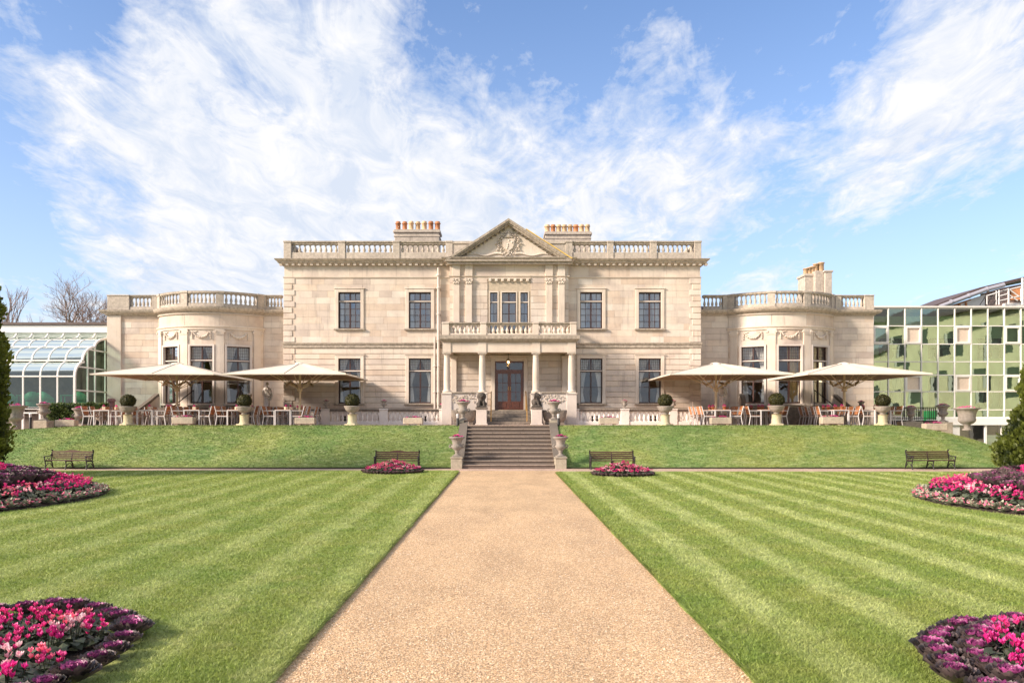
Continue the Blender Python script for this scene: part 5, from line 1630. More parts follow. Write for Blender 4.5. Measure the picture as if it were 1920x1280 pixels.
for (y0, y1, z0, z1) in hl:
    b = MB(); b.box(WX + .05, WX + .15, y0, y1, z0, z1); b.build('window', M_IRON, hw_)
    b = MB(); b.box(WX + .02, WX + .06, y0 + .06, y0 + .5, z0, z1); b.box(WX + .01, WX + .06, y0, y1, z0 - .07, z0 - .001); b.build('curtain_strip', M_CURTAIN, hw_)
# lower storey below the terrace
b = MB(); b.box(G(1760), G(1800), DG + .02, DG + .2, -.6, H_(797)); b.box(G(1846), G(1850), DG - .02, DG + .1, -.6, H_(797)); b.box(G(1877), G(1990), DG, DG + .2, -.6, H_(797)); b.box(ix0, G(1760), DG, DG + .2, -.6, H_(797))
b.build('basement_wall', M_FASCIA, gb_)
for (p0, p1) in ((1800, 1846), (1850, 1877)):
    b = MB(); b.add([(G(p0), DG + .05, -.6), (G(p1), DG + .05, -.6), (G(p1), DG + .05, H_(798)), (G(p0), DG + .05, H_(798))], [(0, 1, 2, 3)]); b.build('basement_pane', M_GLASS, gb_, recalc=False)
b = MB(); b.box(G(1790), G(1890), DG + 2, DG + 2.1, -.6, H_(797)); b.build('basement_interior', M_INNER, gb_)
# ramp parapet wedge
b = MB(); b.prism([(fx(1721, 42), fz(803, 42)), (fx(1722, 42), fz(801, 42)), (fx(1744, 42), fz(786, 42)), (fx(1760, 42), fz(786, 42)), (fx(1760, 42), fz(806, 42))], 42, 42.3)
o = b.build('ramp_wall', M_FASCIA); tag(o, 'white sloping ramp wall beside the railing and urns', 'wall')
b = MB(); b.box(fx(1738, 43.5), fx(1756, 43.5), 43.5, 43.9, T, fz(770, 43.5), bev=.02)
tag(b.build('green_crate', simple('green_plastic', (.01, .25, .07), .5)), 'bright green box behind the iron railing', 'box')

# house behind with sloping roof, drain pipe and steel stair
DR = 60.0
rb = thing('rear_building', 'rear building with steep sloping roof rising above the glass building', 'building', (fx(1850, DR), DR, 0))
U = lambda p: fx(p, DR)
V = lambda p: fz(p, DR)
b = MB(); b.prism([(U(1738), V(580)), (U(1740), V(576)), (U(1833), V(540)), (U(1925), V(518)), (U(2050), V(492)), (U(2050), V(497)), (U(1925), V(522.5)), (U(1838), V(545)), (U(1752), V(577)), (U(1752), V(580))], DR - .4, DR + 6)
b.build('roof', M_ROOFSHEET, rb)
b = MB(); b.tube([(U(1755), DR - .5, V(577)), (U(1841), DR - .5, V(545)), (U(1875), DR - .5, V(536))], .16, 10)
for p_, q_ in ((1775, 568.5), (1808, 557), (1842, 545)): b.tube([(U(p_), DR - .5, V(q_)), (U(p_ + 3), DR - .5, V(q_ - 1))], .2, 10)
b.build('gutter_pipe', M_GREYSTEEL, rb)
b = MB(); b.prism([(U(1768), V(580)), (U(1768), V(577)), (U(1850), V(551)), (U(1850), V(580))], DR + .2, DR + .5); b.build('wall', M_FASCIA, rb)
b = MB(); b.prism([(U(1780), V(577)), (U(1822), V(562)), (U(1822), V(560)), (U(1780), V(575))], DR + .1, DR + .2)
for p_, q_ in ((1788, 574), (1800, 570), (1812, 566)): b.box(U(p_), U(p_) + .12, DR + .1, DR + .2, V(580), V(q_))
b.build('orange_timber', M_ORANGEWALL, rb)
for r_ in range(8):
    for c_ in range(12):
        x0 = U(1850 + c_ * 5.2 + (r_ % 2) * 2.6); z0 = V(580 - r_ * 5)
        if z0 + .2 > V(552 - (c_ * 5.2) * .28): continue
        b = MB(); b.box(x0 + .01, x0 + U(1855.2) - U(1850) - .01, DR + .12, DR + .4, z0 + .01, z0 + .19); b.build('block', M_BRICKM, rb)
b = MB(); b.prism([(U(1850), V(580)), (U(1850), V(548)), (U(1885), V(538)), (U(1935), V(528)), (U(2050), V(505)), (U(2050), V(580))], DR + .42, DR + .8); b.build('back_wall', M_BRICKM, rb)
b = MB(); b.box(U(1895), U(1935), DR - .1, DR + .12, V(562), V(540)); b.build('orange_wall', M_ORANGEWALL, rb)
b = MB(); b.box(U(1870), U(1960), DR - 1.2, DR - .6, V(582), V(572)); b.build('white_parapet', M_FASCIA, rb)
sr = thing('steel_stair_railing', 'white steel frame and railing in front of the rear building', 'railing', (U(1880), DR - 1.5, V(575)))
for (p_, q0, q1, r_) in ((1893, 577, 528, .09), (1903.5, 577, 524, .08), (1916, 558, 528, .07), (1867.5, 575, 547, .07), (1890.5, 570, 547, .06), (1850, 577, 550, .05), (1845, 577, 551, .04), (1828, 577, 560, .04)):
    b = MB(); b.tube([(U(p_), DR - 1.5, V(q0)), (U(p_), DR - 1.5, V(q1))], r_, 6); b.build('post', M_WHITEPAINT, sr)
for (a0, a1) in (((1826, 561), (1868, 548)), ((1850, 553), (1893, 543)), ((1848, 570), (1893, 560)), ((1868, 548), (1893, 566)), ((1868, 558), (1884, 569)), ((1893, 545), (1904, 556)), ((1850, 561), (1868, 556)), ((1903, 527), (1935, 521)), ((1893, 530), (1925, 523)), ((1893, 562), (1910, 556))):
    b = MB(); b.tube([(U(a0[0]), DR - 1.5, V(a0[1])), (U(a1[0]), DR - 1.5, V(a1[1]))], .045, 5); b.build('bar', M_WHITEPAINT, sr)
for k in range(3):
    b = MB(); b.tube([(U(1815 + 12 * k), DR - 1.5, V(577)), (U(1826 + 12 * k), DR - 1.5, V(560))], .03, 5); b.build('brace', M_IRON, sr)

# ------------------------------------------------------------------ terrace balustrades
YT = 39.9
Z_ = lambda p: fz(p, YT)
K = lambda p: fx(p, YT)
for side in (-1, 1):
    tb = thing('terrace_balustrade', 'low pale stone balustrade on the terrace %s of the front steps' % ('left' if side < 0 else 'right'), 'balustrade', (K(720 if side < 0 else 1190), YT, T))
    z0, z1, z2, z3 = T - .05, Z_(790), Z_(771), Z_(766.5)
    if side < 0:
        segs = [(K(513), K(603), 10), (K(619), K(712), 10), (K(728), K(824), 11)]; prs = [(K(498), K(513)), (K(603), K(619)), (K(712), K(728)), (K(824), K(845))]
    else:
        segs = [(K(1085), K(1163), 9), (K(1179), K(1254), 9), (K(1269), K(1300), 4)]; prs = [(K(1064), K(1085)), (K(1163), K(1179)), (K(1254), K(1269)), (K(1300), K(1313))]
    parapet(tb, segs, prs, YT, z0, z1, z2, z3, M_BALBRIGHT, .082, .3, capmat=M_OLD)
# basement wall behind the balustrades, overexposed glare put into its colour, dark openings
b = MB()
hol = [(fx(638, 41.6), fx(650, 41.6), T + .02, T + .45), (fx(790, 41.6), fx(800, 41.6), T + .02, T + .45), (fx(1106, 41.6), fx(1124, 41.6), T + .02, T + .45), (fx(1216, 41.6), fx(1236, 41.6), T + .02, T + .45)]
for (x0, x1) in ((XL + .02, fx(828, 41.6)), (fx(1083, 41.6), XR - .02)):
    for r_ in cutrects((x0, x1, T, T + .62), hol): b.box(r_[0], r_[1], YB - .06, YB - .002, r_[2], r_[3])
M_GLAREWALL = simple('overexposed_wall', (.80, .73, .68), .8, var=.06)  # glare on the wall put into the base colour
b.build('basement_wall', M_GLAREWALL, house)
b = MB()
for h_ in hol: b.box(h_[0], h_[1], YB - .02, YB - .001, h_[2], h_[3])
b.build('basement_opening', M_IRON, house)

# ------------------------------------------------------------------ urns, troughs, topiary
def flower_clump(mb, n, rx, ry, z, h, size, seed=0):
    rr = random.Random(seed)
    for i in range(n):
        an = rr.uniform(0, 6.283); q = math.sqrt(rr.random())
        x, y = rx * q * math.cos(an), ry * q * math.sin(an); zz_ = z + h * (1 - q * q) * rr.uniform(.6, 1.1)
        s = size * rr.uniform(.6, 1.3)
        M_ = Matrix.Translation((x, y, zz_)) @ Matrix.Rotation(rr.uniform(0, 6.28), 4, 'Z') @ Matrix.Rotation(rr.uniform(-.9, .9), 4, 'X')
        mb.add([(-s, -s * .5, 0), (0, -s * .2, s * .6), (s, -s * .5, .1 * s), (s * .2, s, s * .7), (-s * .4, s * .6, .2 * s)], [(0, 1, 4), (1, 2, 3), (1, 3, 4)], False, rr.random(), M_)


def leafball(mb, c, r, n, size, seed=0, sz=1.0, inner=.82):
    rr = random.Random(seed)
    for i in range(n):
        v = Vector((rr.gauss(0, 1), rr.gauss(0, 1), rr.gauss(0, 1))).normalized()
        q = r * rr.uniform(inner, 1.04) * (1 + .05 * mnoise.noise(v * 3 + Vector((seed, 0, 0))))
        p = Vector(c) + Vector((v.x * q, v.y * q, v.z * q * sz))
        M_ = Matrix.Translation(p) @ v.to_track_quat('Z', 'Y').to_matrix().to_4x4() @ Matrix.Rotation(rr.uniform(0, 6.28), 4, 'Z') @ Matrix.Rotation(rr.uniform(-1.0, 1.0), 4, 'X')
        s = size * rr.uniform(.7, 1.3)
        mb.add([(-s * .5, 0, 0), (0, -s * .3, .1 * s), (s * .5, 0, 0), (0, s, .25 * s)], [(0, 1, 3), (1, 2, 3)], False, rr.random(), M_)


URN = [(.13, 0), (.17, .0), (.17, .05), (.11, .09), (.065, .14), (.06, .17), (.09, .19), (.09, .21), (.07, .23), (.14, .28), (.215, .37), (.225, .43), (.17, .47), (.165, .50), (.19, .62), (.25, .70), (.30, .73), (.31, .76), (.285, .78), (.25, .76)]


def make_urn(name, mat, handles=True, lab='u', col=M_MAGENTA):
    o = local(name, lab, 'urn')
    b_ = MB(); b_.box(-.17, .17, -.17, .17, 0, .05); b_.lathe([(r_, z) for r_, z in URN if z >= .05], 24, flute=.015, nf=12); b_.build('bowl', mat, o, loc=(0, 0, 0))
    if handles:
        for s_ in (-1, 1):
            h_ = MB(); h_.tube([(s_ * .20, 0, .36), (s_ * .27, 0, .35), (s_ * .30, 0, .42), (s_ * .26, 0, .48), (s_ * .19, 0, .47)], .022, 6); h_.ball((s_ * .24, 0, .37), .035, 6, 5); h_.build('handle', mat, o, loc=(0, 0, 0))
    f_ = MB(); flower_clump(f_, 46, .24, .24, .76, .10, .035, 3); f_.build('flowers', col, o, loc=(0, 0, 0))
    l_ = MB(); flower_clump(l_, 40, .25, .25, .745, .06, .04, 5); l_.build('foliage', M_CYCLEAF, o, loc=(0, 0, 0))
    return o


urn = make_urn('stone_urn', M_URN); uu = []
XS = lambda sgn: SC + sgn * (half + .25)
place(urn, uu, (XS(-1), D_STAIR0 + .12, .47), .1, 'weathered urn of flowers on the lower left pedestal of the stairs', scale=1.06)
place(urn, uu, (XS(1), D_STAIR0 + .12, .47), .2, 'weathered urn of flowers on the lower right pedestal of the stairs', scale=1.06)
place(urn, uu, (fx(868, 36.4), 36.4, T + .23), .1, 'weathered urn on the upper left pedestal at the head of the stairs', scale=1.08)
place(urn, uu, (fx(1038.5, 36.4), 36.4, T + .23), .2, 'weathered urn on the upper right pedestal at the head of the stairs', scale=1.08)
place(urn, uu, (fx(82, 38), 38.0, fz(788, 38)), .1, 'pale handled urn on a brown block in front of the glasshouse', scale=1.02)
place(urn, uu, (fx(147.5, 38.5), 38.5, fz(795, 38.5)), .4, 'pale handled urn between the hedge and the small trough', scale=.98)
place(urn, uu, (fx(1708, 39.5), 39.5, fz(790, 39.5)), .4, 'grey handled urn in front of the iron railing', scale=.92)
place(urn, uu, (fx(1768, 38), 38.0, fz(791, 38)), .6, 'tall grey handled urn on a square block right of the railing', scale=1.02)
place(urn, uu, (fx(190, 37.9), 37.9, fz(799, 37.9)), .0, 'squat urn behind the leftmost terrace table', scale=.95)
small = (('urn with heather on the balustrade pier left of the ball topiary', 611.5, 766.5, .36), ('urn with heather on the balustrade pier beneath the two left windows', 720, 766.5, .36),
         ('bare pale urn on the balustrade pier left of the right topiary', 1171, 766.5, .36), ('bare pale urn on the balustrade pier behind the right topiary', 1262, 766.5, .36))
for (l_, p_, q_, s_) in small: place(urn, uu, (K(p_), YT, Z_(q_) + .005), .3, 'small ' + l_, scale=.52)
place(urn, uu, (fx(1615, 41.5), 41.5, fz(770, 41.5)), .3, 'small flower urn by the wall under the far right parasol', scale=.62)
b = MB(); b.box(fx(1615, 41.5) - .2, fx(1615, 41.5) + .2, 41.3, 41.7, T, fz(770, 41.5)); tag(b.build('urn_block', M_TROUGH), 'stone block carrying the small urn by the right wall', 'plinth')
for (l_, p_, q0, q1, D, w_) in (('brown stone block under the left handled urn', 82, 788, 800, 38, .32), ('low brown block under the urn beside the hedge', 147.5, 795, 799, 38.5, .3), ('low stone block under the grey urn by the railing', 1706, 790, 797, 39.5, .5), ('square stone block under the tall grey urn', 1768, 791, 804, 38, .32)):
    b = MB(); x = fx(p_, D); b.box(x - w_, x + w_, D - .3, D + .3, fz(q1, D) - .3, fz(q0, D), bev=.02); tag(b.build('urn_block', M_TROUGH), l_, 'plinth')
# large round planters
BIG = [(.16, 0), (.20, .0), (.20, .05), (.13, .09), (.12, .2), (.15, .22), (.14, .26), (.26, .32), (.36, .42), (.37, .52), (.35, .55), (.37, .75), (.44, .93), (.56, .98), (.58, 1.02), (.50, 1.03), (.44, .97)]
big = local('round_planter', 'b', 'planter')
b = MB(); b.lathe(BIG, 28, flute=.012, nf=18); b.build('bowl', M_URN, big, loc=(0, 0, 0))
f_ = MB(); flower_clump(f_, 60, .4, .4, 1.0, .12, .04, 9); f_.build('flowers', M_MAGENTA, big, loc=(0, 0, 0))
bu = []
place(big, bu, (fx(1813, 35.9), 35.9, fz(806.5, 35.9)), .1, 'large round grey planter at the right end of the terrace', scale=.98)
place(big, bu, (fx(27, 36.5), 36.5, fz(801.5, 36.5)), .1, 'large round pink stone planter beside the left cypress', scale=.98)
# topiary on pedestals
top = local('topiary_planter', 't', 'planter', 'ball topiary planters along the terrace edge')
b = MB()
b.box(-.27, .27, -.27, .27, -.02, .06, bev=.01); b.lathe([(.25, .06), (.22, .10), (.20, .14), (.20, .46), (.22, .49), (.25, .50)], 20, flute=.03, nf=10); b.build('pedestal', M_YEL, top, loc=(0, 0, 0))
b = MB(); b.lathe([(.12, .50), (.15, .52), (.10, .56), (.13, .58), (.27, .66), (.33, .76), (.35, .82), (.38, .85), (.37, .88), (.30, .87)], 28, flute=.03, nf=14); b.build('bowl', M_URN, top, loc=(0, 0, 0))
b = MB(); leafball(b, (0, 0, 1.13), .33, 2600, .045, 3, .92); b.ball((0, 0, 1.13), .28, 14, 10, sz=.92, tint=0.02); b.build('clipped_ball', M_BOX, top, loc=(0, 0, 0), recalc=False)
tu = []
wh = ['leftmost ball topiary in a fluted bowl, beside the first table', 'ball topiary in a fluted bowl between the two left parasols', 'ball topiary in front of the left balustrade',
      'ball topiary in front of the right balustrade', 'ball topiary in a fluted bowl between the two right parasols', 'rightmost ball topiary, beside the iron railing']
for l_, p_ in zip(wh, (240, 458, 660.5, 1247.5, 1456, 1655)): place(top, tu, (fx(p_, 36.75), 36.75, T), rnd.uniform(0, 6), l_, scale=1.0 + rnd.uniform(-.03, .03))
# troughs
trg = local('stone_trough', 't', 'planter', 'stone troughs of pink flowers along the terrace edge')
b = MB(); b.box(-.5, .5, -.22, .22, .05, .38, bev=.03); b.box(-.36, -.22, -.18, .18, -.02, .05); b.box(.22, .36, -.18, .18, -.02, .05); b.build('trough', M_TROUGH, trg, loc=(0, 0, 0))
b = MB(); flower_clump(b, 60, .44, .16, .37, .09, .035, 13); b.build('flowers', M_MAGENTA, trg, loc=(0, 0, 0))
b = MB(); flower_clump(b, 60, .45, .17, .36, .05, .04, 15); b.build('foliage', M_CYCLEAF, trg, loc=(0, 0, 0))
tu = []
for (l_, p_, D, s_) in (('small stone trough of pink flowers left of the pale urn', 125, 37.3, .92), ('stone trough at the foot of the first parasol', 345, 36.8, .98), ('stone trough at the foot of the second parasol', 573, 36.8, .92),
                        ('stone trough in front of the left balustrade', 775, 37.0, .90), ('stone trough in front of the right balustrade', 1141, 36.8, .90), ('stone trough at the foot of the third parasol', 1351, 36.8, .94),
                        ('stone trough at the foot of the fourth parasol', 1559, 36.8, 1.0), ('stone trough beside the block of the tall grey urn', 1752, 36.8, 1.0)):
    zt_ = bank_top(fx(p_, D))
    place(trg, tu, (fx(p_, D), D, zt_), rnd.uniform(-.03, .03), l_, scale=s_)
# planters on the end piers, dark stone baths by the portico
for side, p_ in ((-1, 834.5), (1, 1074.5)):
    pt = thing('pier_planter', 'small square stone planter of flowers on the balustrade end pier %s of the portico' % ('left' if side < 0 else 'right'), 'planter', (K(p_), YT, Z_(766.5)))
    b = MB(); x = K(p_); b.box(x - .30, x + .30, YT - .18, YT + .18, Z_(766.5) + .006, Z_(761)); b.box(x - .34, x + .34, YT - .21, YT + .21, Z_(761) + .002, Z_(759), bev=.01); b.build('box', M_OLD, pt)
    b = MB(); flower_clump(b, 40, .28, .14, 0, .16, .04, 20 + side)
    b.v = [(v[0] + x, v[1] + YT, v[2] + Z_(759)) for v in b.v]; b.build('flowers', M_MAGENTA if side < 0 else M_CYCLEAF, pt)
    bt = thing('stone_bath', 'dark rounded stone trough in front of the portico, %s side' % ('left' if side < 0 else 'right'), 'planter', (fx(868 if side < 0 else 1040, 38.9), 38.9, T))
    b = MB(); xa, xb = (fx(846, 38.9), fx(893, 38.9)) if side < 0 else (fx(1017, 38.9), fx(1063, 38.9))
    xm, hw = (xa + xb) / 2, (xb - xa) / 2
    vs = []; n_ = 16
    prof = [(.70, .16), (.86, .22), (.97, .42), (1.0, .62), (1.0, .72), (.93, .72)]
    for (k, z) in prof:
        for i in range(n_):
            an = 2 * math.pi * i / n_; cx_, sy_ = math.cos(an), math.sin(an)
            ex_ = .45
            vs.append((xm + hw * k * abs(cx_) ** ex_ * (1 if cx_ > 0 else -1), 38.9 + .4 * k * abs(sy_) ** ex_ * (1 if sy_ > 0 else -1), T + z))
    b.add(vs, [(q * n_ + i, q * n_ + (i + 1) % n_, (q + 1) * n_ + (i + 1) % n_, (q + 1) * n_ + i) for q in range(len(prof) - 1) for i in range(n_)], True)
    b.box(xa + .1, xb - .1, 38.6, 39.2, T + .60, T + .66)
    b.build('bath', M_OLD, bt)
    for k in (-1, 1):
        b = MB(); b.box(xm + k * hw * .6 - .1, xm + k * hw * .6 + .1, 38.65, 39.15, T, T + .17); b.build('foot', M_OLD, bt)
# bollard lights by the stair head
bo = local('bollard_light', 'b', 'light')
b = MB(); b.lathe([(.06, -.3), (.06, .42), (.055, .43)], 12); b.build('post', M_IRON, bo, loc=(0, 0, 0))
b = MB(); b.lathe([(.055, .43), (.055, .55)], 12); b.lathe([(.065, .55), (.065, .60), (.02, .61)], 12); b.build('lamp_head', M_ALU, bo, loc=(0, 0, 0))
bu = []
for (l_, x, y, z) in (('short dark bollard light left of the stair head', fx(858, 36.1), 36.1, T - .1), ('short dark bollard light right of the stair head', fx(1047, 36.1), 36.1, T - .1), ('dark bollard light in front of the glasshouse', fx(57, 38.4), 38.4, T - .06)):
    place(bo, bu, (x, y, z), 0, l_)

# ------------------------------------------------------------------ figures: lions and statues
def remesh(o, vs=.02, smooth=2):
    m_ = o.modifiers.new('r', 'REMESH'); m_.mode = 'VOXEL'; m_.voxel_size = vs; m_.use_smooth_shade = True
    s_ = o.modifiers.new('s', 'SMOOTH'); s_.factor = .5; s_.iterations = smooth
    dg = bpy.context.evaluated_depsgraph_get(); ev = o.evaluated_get(dg)
    me = bpy.data.meshes.new_from_object(ev); old = o.data
    o.modifiers.clear(); o.data = me; bpy.data.meshes.remove(old)
    return o


def lion_mesh(b, hr):
    """seated lion, about .68 m high, body turned by M"""
    M_ = Matrix.Rotation(hr, 4, 'Z')
    def bl(c, r, **k): b.ball(c, r, 12, 8, M=M_, **k)
    b.box(-.22, .22, -.22, .22, -.0, .07)
    bl((0, .06, .24), .17, sz=1.15); bl((0, -.02, .36), .14, sz=1.1)                      # haunch, chest
    for s_ in (-1, 1):
        b.tube([(s_ * .09, -.06, .36), (s_ * .095, -.13, .22), (s_ * .10, -.15, .08)], [.06, .05, .05], 8, M=M_); bl((s_ * .10, -.18, .09), .055, sz=.6)
        bl((s_ * .14, .02, .16), .095, sz=1.1); bl((s_ * .15, -.08, .09), .05, sz=.6)
    bl((0, -.02, .53), .15, sz=1.1)                                                      # head
    for k in range(14):
        an = 2 * math.pi * k / 14; bl((.15 * math.cos(an), .01, .51 + .15 * math.sin(an)), .058)
    for k in range(10):
        an = R(200 + 140 * k / 9); bl((.12 * math.cos(an), -.06, .46 + .15 * math.sin(an)), .05)
    bl((0, -.16, .49), .070, sz=.8); bl((0, -.20, .515), .032); bl((0, -.15, .43), .05, sz=.7)   # muzzle, nose, jaw
    for s_ in (-1, 1): bl((s_ * .055, -.145, .56), .035); bl((s_ * .10, .0, .66), .04)


for side, p_, hr in ((-1, 903, 0.05), (1, 1006, R(62))):
    D = 38.55; x = fx(p_, D); zl = fz(763.5, D)
    lp = thing('lion_pedestal', 'white painted pedestal carrying the %s stone lion' % ('left' if side < 0 else 'right'), 'pedestal', (x, D, T))
    b = MB(); b.box(x - .25, x + .25, D - .25, D + .25, T + .07, zl - .07, bev=.01); b.box(x - .29, x + .29, D - .29, D + .29, T, T + .068, bev=.01); b.build('shaft', M_WHITE, lp)
    b = MB(); b.box(x - .30, x + .30, D - .30, D + .30, zl - .068, zl, bev=.015); b.build('cap', M_OLD, lp)
    b = MB(); lion_mesh(b, hr); o = b.build('lion_statue', M_LION, None, loc=(x, D, zl), recalc=True); remesh(o, .016, 1); o.scale = (1.12, 1.12, 1.02)
    tag(o, 'dark stone lion on the left pedestal, facing the garden' if side < 0 else 'dark stone lion on the right pedestal, turned to the side', 'statue')


def statue_mesh(b):
    """draped woman, 1.3 m, weight on one leg"""
    b.box(-.17, .17, -.15, .15, 0, .06)
    ell = []
    prof = [(.155, .06, .0), (.15, .2, .0), (.14, .38, .01), (.145, .52, .015), (.16, .66, .015), (.15, .74, .01), (.115, .82, .0), (.12, .90, -.005), (.145, .99, -.01), (.15, 1.05, -.01), (.09, 1.10, -.01), (.045, 1.12, -.005), (.042, 1.18, .0)]
    n_ = 28; vs = []
    for (r_, z, ox) in prof:
        for i in range(n_):
            an = 2 * math.pi * i / n_
            fold = 1 + (.085 * math.sin(an * 7 + z * 5) if z < .72 else .025 * math.sin(an * 6 + z * 9))
            vs.append((ox + r_ * fold * math.cos(an), r_ * fold * .72 * math.sin(an), z))
    b.add(vs, [(q * n_ + i, q * n_ + (i + 1) % n_, (q + 1) * n_ + (i + 1) % n_, (q + 1) * n_ + i) for q in range(len(prof) - 1) for i in range(n_)] + [tuple(range(n_))[::-1], tuple(range((len(prof) - 1) * n_, len(prof) * n_))], True)
    b.ball((.01, -.02, 1.25), .075, 14, 10, sz=1.2); b.ball((.01, .02, 1.27), .085, 12, 8, sz=1.0); b.ball((.01, .09, 1.25), .04, 8, 6); b.ball((.008, -.095, 1.245), .014, 6, 5)
    for s_ in (-1, 1): b.ball((s_ * .055, -.10, .99), .055, 10, 8)
    b.tube([(-.13, 0, 1.04), (-.19, -.02, .90), (-.20, -.05, .78), (-.17, -.09, .70), (-.13, -.13, .64)], [.045, .04, .034, .028, .026], 8)
    b.tube([(.13, 0, 1.04), (.20, .0, .90), (.21, -.03, .80), (.13, -.12, .78), (.05, -.16, .77)], [.045, .042, .036, .03, .026], 8)
    b.tube([(.20, -.02, .84), (.22, -.03, .70), (.20, -.04, .55), (.17, -.06, .42)], [.05, .065, .05, .02], 8)      # hanging cloak
    b.tube([(-.14, -.08, .70), (0, -.15, .60), (.16, -.11, .70)], [.035, .05, .05], 8)
    b.tube([(.05, -.10, .55), (.07, -.13, .35), (.05, -.12, .10)], [.06, .05, .04], 8)


for side, p_, D in ((-1, 500.5, 40.1), (1, 1354, 39.6)):
    x = fx(p_, D); zs_ = fz(767, D)
    b = MB(); b.box(x - .25, x + .25, D - .25, D + .25, T - .02, zs_ - .06, bev=.01); b.box(x - .29, x + .29, D - .29, D + .29, zs_ - .058, zs_, bev=.015)
    tag(b.build('statue_pedestal', M_TROUGH), 'stone pedestal under the %s draped statue' % ('left' if side < 0 else 'right'), 'pedestal')
    b = MB(); statue_mesh(b)
    o = b.build('statue', M_STATUE, None, loc=(x, D, zs_), rot=(0, 0, .15 if side < 0 else -.5)); remesh(o, .018, 1)
    tag(o, 'weathered statue of a draped woman between bow front and main block' if side < 0 else 'weathered statue of a draped woman behind the third parasol pole', 'statue')

# ------------------------------------------------------------------ parasols
um = local('parasol', 'p', 'parasol', 'large cream parasols over the terrace tables')
HS = 2.8; ZE, ZA = 4.07 - T, 4.74 - T
ribs = []
for i in range(8):
    an = i * math.pi / 4
    d = Vector((math.cos(an), math.sin(an))); k = HS / max(abs(d.x), abs(d.y))
    ribs.append((d.x * k, d.y * k, i % 2))       # even: mid side, odd: corner
vs = []; rings = 7; seg = 8
def edge_pt(u):
    i = int(u) % 8; f_ = u - int(u); a_ = ribs[i]; b_ = ribs[(i + 1) % 8]
    return Vector((a_[0] + (b_[0] - a_[0]) * f_, a_[1] + (b_[1] - a_[1]) * f_)), f_
NA = 48
for j in range(rings + 1):
    t_ = .04 + .96 * j / rings
    for i in range(NA):
        p_, f_ = edge_pt(i * 8 / NA)
        ridge = math.sin(f_ * math.pi)
        corner = max(abs(p_.x), abs(p_.y)) ; rr = p_.length / HS
        z = ZA + (ZE - ZA) * t_ * (1.0) - .05 * ridge * math.sin(math.pi * min(1, t_)) * 1.2 - .03 * (rr - 1) * t_
        pin = 1 - .012 * ridge * t_
        vs.append((p_.x * t_ * pin, p_.y * t_ * pin, z))
for i in range(NA):
    x, y, z = vs[rings * NA + i]; vs.append((x, y, z - .045))
fs = [(j * NA + i, j * NA + (i + 1) % NA, (j + 1) * NA + (i + 1) % NA, (j + 1) * NA + i) for j in range(rings + 1) for i in range(NA)]
b = MB(); b.add([(x_, y_, z_ - .012) for x_, y_, z_ in vs[:-NA]], fs[:rings * NA], True); b.build('underside_shade', M_UNDERSHADE, um, loc=(0, 0, 0), recalc=False)  # second canvas skin, underside shade put into its colour
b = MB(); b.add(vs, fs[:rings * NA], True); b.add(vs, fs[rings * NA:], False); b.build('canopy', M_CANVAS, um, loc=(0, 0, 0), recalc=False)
b = MB()
for (x, y, c) in ribs:
    pth = [(x * k, y * k, ZA + (ZE - ZA) * k - .03 * (math.hypot(x, y) / HS - 1) * k + .012) for k in (.06, .3, .55, .8, 1.0)]
    b.tube(pth, .014, 4)
b.build('seam', M_CANVAS, um, loc=(0, 0, 0))
b = MB(); b.lathe([(.30, ZA - .12), (.28, ZA - .02), (.1, ZA + .03), (.0, ZA + .04)], 16); b.build('top_cap', M_CANVAS, um, loc=(0, 0, 0))
b = MB(); b.lathe([(.062, 0), (.062, 1.72)], 14); b.build('pole', M_BEIGE, um, loc=(0, 0, 0))
b = MB(); b.lathe([(.055, 1.72), (.055, ZA - .05)], 12); b.build('upper_pole', M_BEIGE, um, loc=(0, 0, 0))
HUB = 1.74
b = MB(); b.lathe([(.10, HUB - .12), (.13, HUB - .10), (.13, HUB - .02), (.09, HUB + .05), (.07, HUB + .12)], 14); b.build('hub', M_BEIGE, um, loc=(0, 0, 0))
for (x, y, c) in ribs:
    b = MB(); k = .98; b.tube([(x * .03, y * .03, ZA - .1), (x * k, y * k, ZE - (.03 if c else .03))], .022, 4, False); b.build('rib', M_BEIGE, um, loc=(0, 0, 0))
    q = .52 if c else .50
    b = MB(); b.tube([(x * .035, y * .035, HUB + .02), (x * q, y * q, ZA + (ZE - ZA) * q - .06)], .022, 4, False); b.build('strut', M_BEIGE, um, loc=(0, 0, 0))
for k in range(4):
    an = R(45 + 90 * k)
    M_ = Matrix.Rotation(an, 4, 'Z') @ Matrix.Translation((.62, 0, HUB + .30)) @ Matrix.Rotation(R(28), 4, 'Y')
    b = MB(); b.box(-.045, .045, -.24, .24, -.05, .05, M=Matrix.Rotation(an, 4, 'Z') @ Matrix.Translation((.60, 0, HUB + .26)) @ Matrix.Rotation(R(25), 4, 'X') @ Matrix.Rotation(R(35), 4, 'Y'), bev=.02); b.build('heater', M_HEAT, um, loc=(0, 0, 0))
b = MB(); b.box(-.35, .35, -.35, .35, -.0, .03, bev=.01); b.lathe([(.09, .03), (.09, .2), (.065, .22)], 12); b.build('base', M_ALU, um, loc=(0, 0, 0))
uu = []
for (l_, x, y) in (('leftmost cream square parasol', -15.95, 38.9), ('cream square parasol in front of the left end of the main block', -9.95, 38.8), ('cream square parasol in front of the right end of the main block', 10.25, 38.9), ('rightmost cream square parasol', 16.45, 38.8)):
    place(um, uu, (x, y, T), rnd.uniform(-.015, .015), l_)

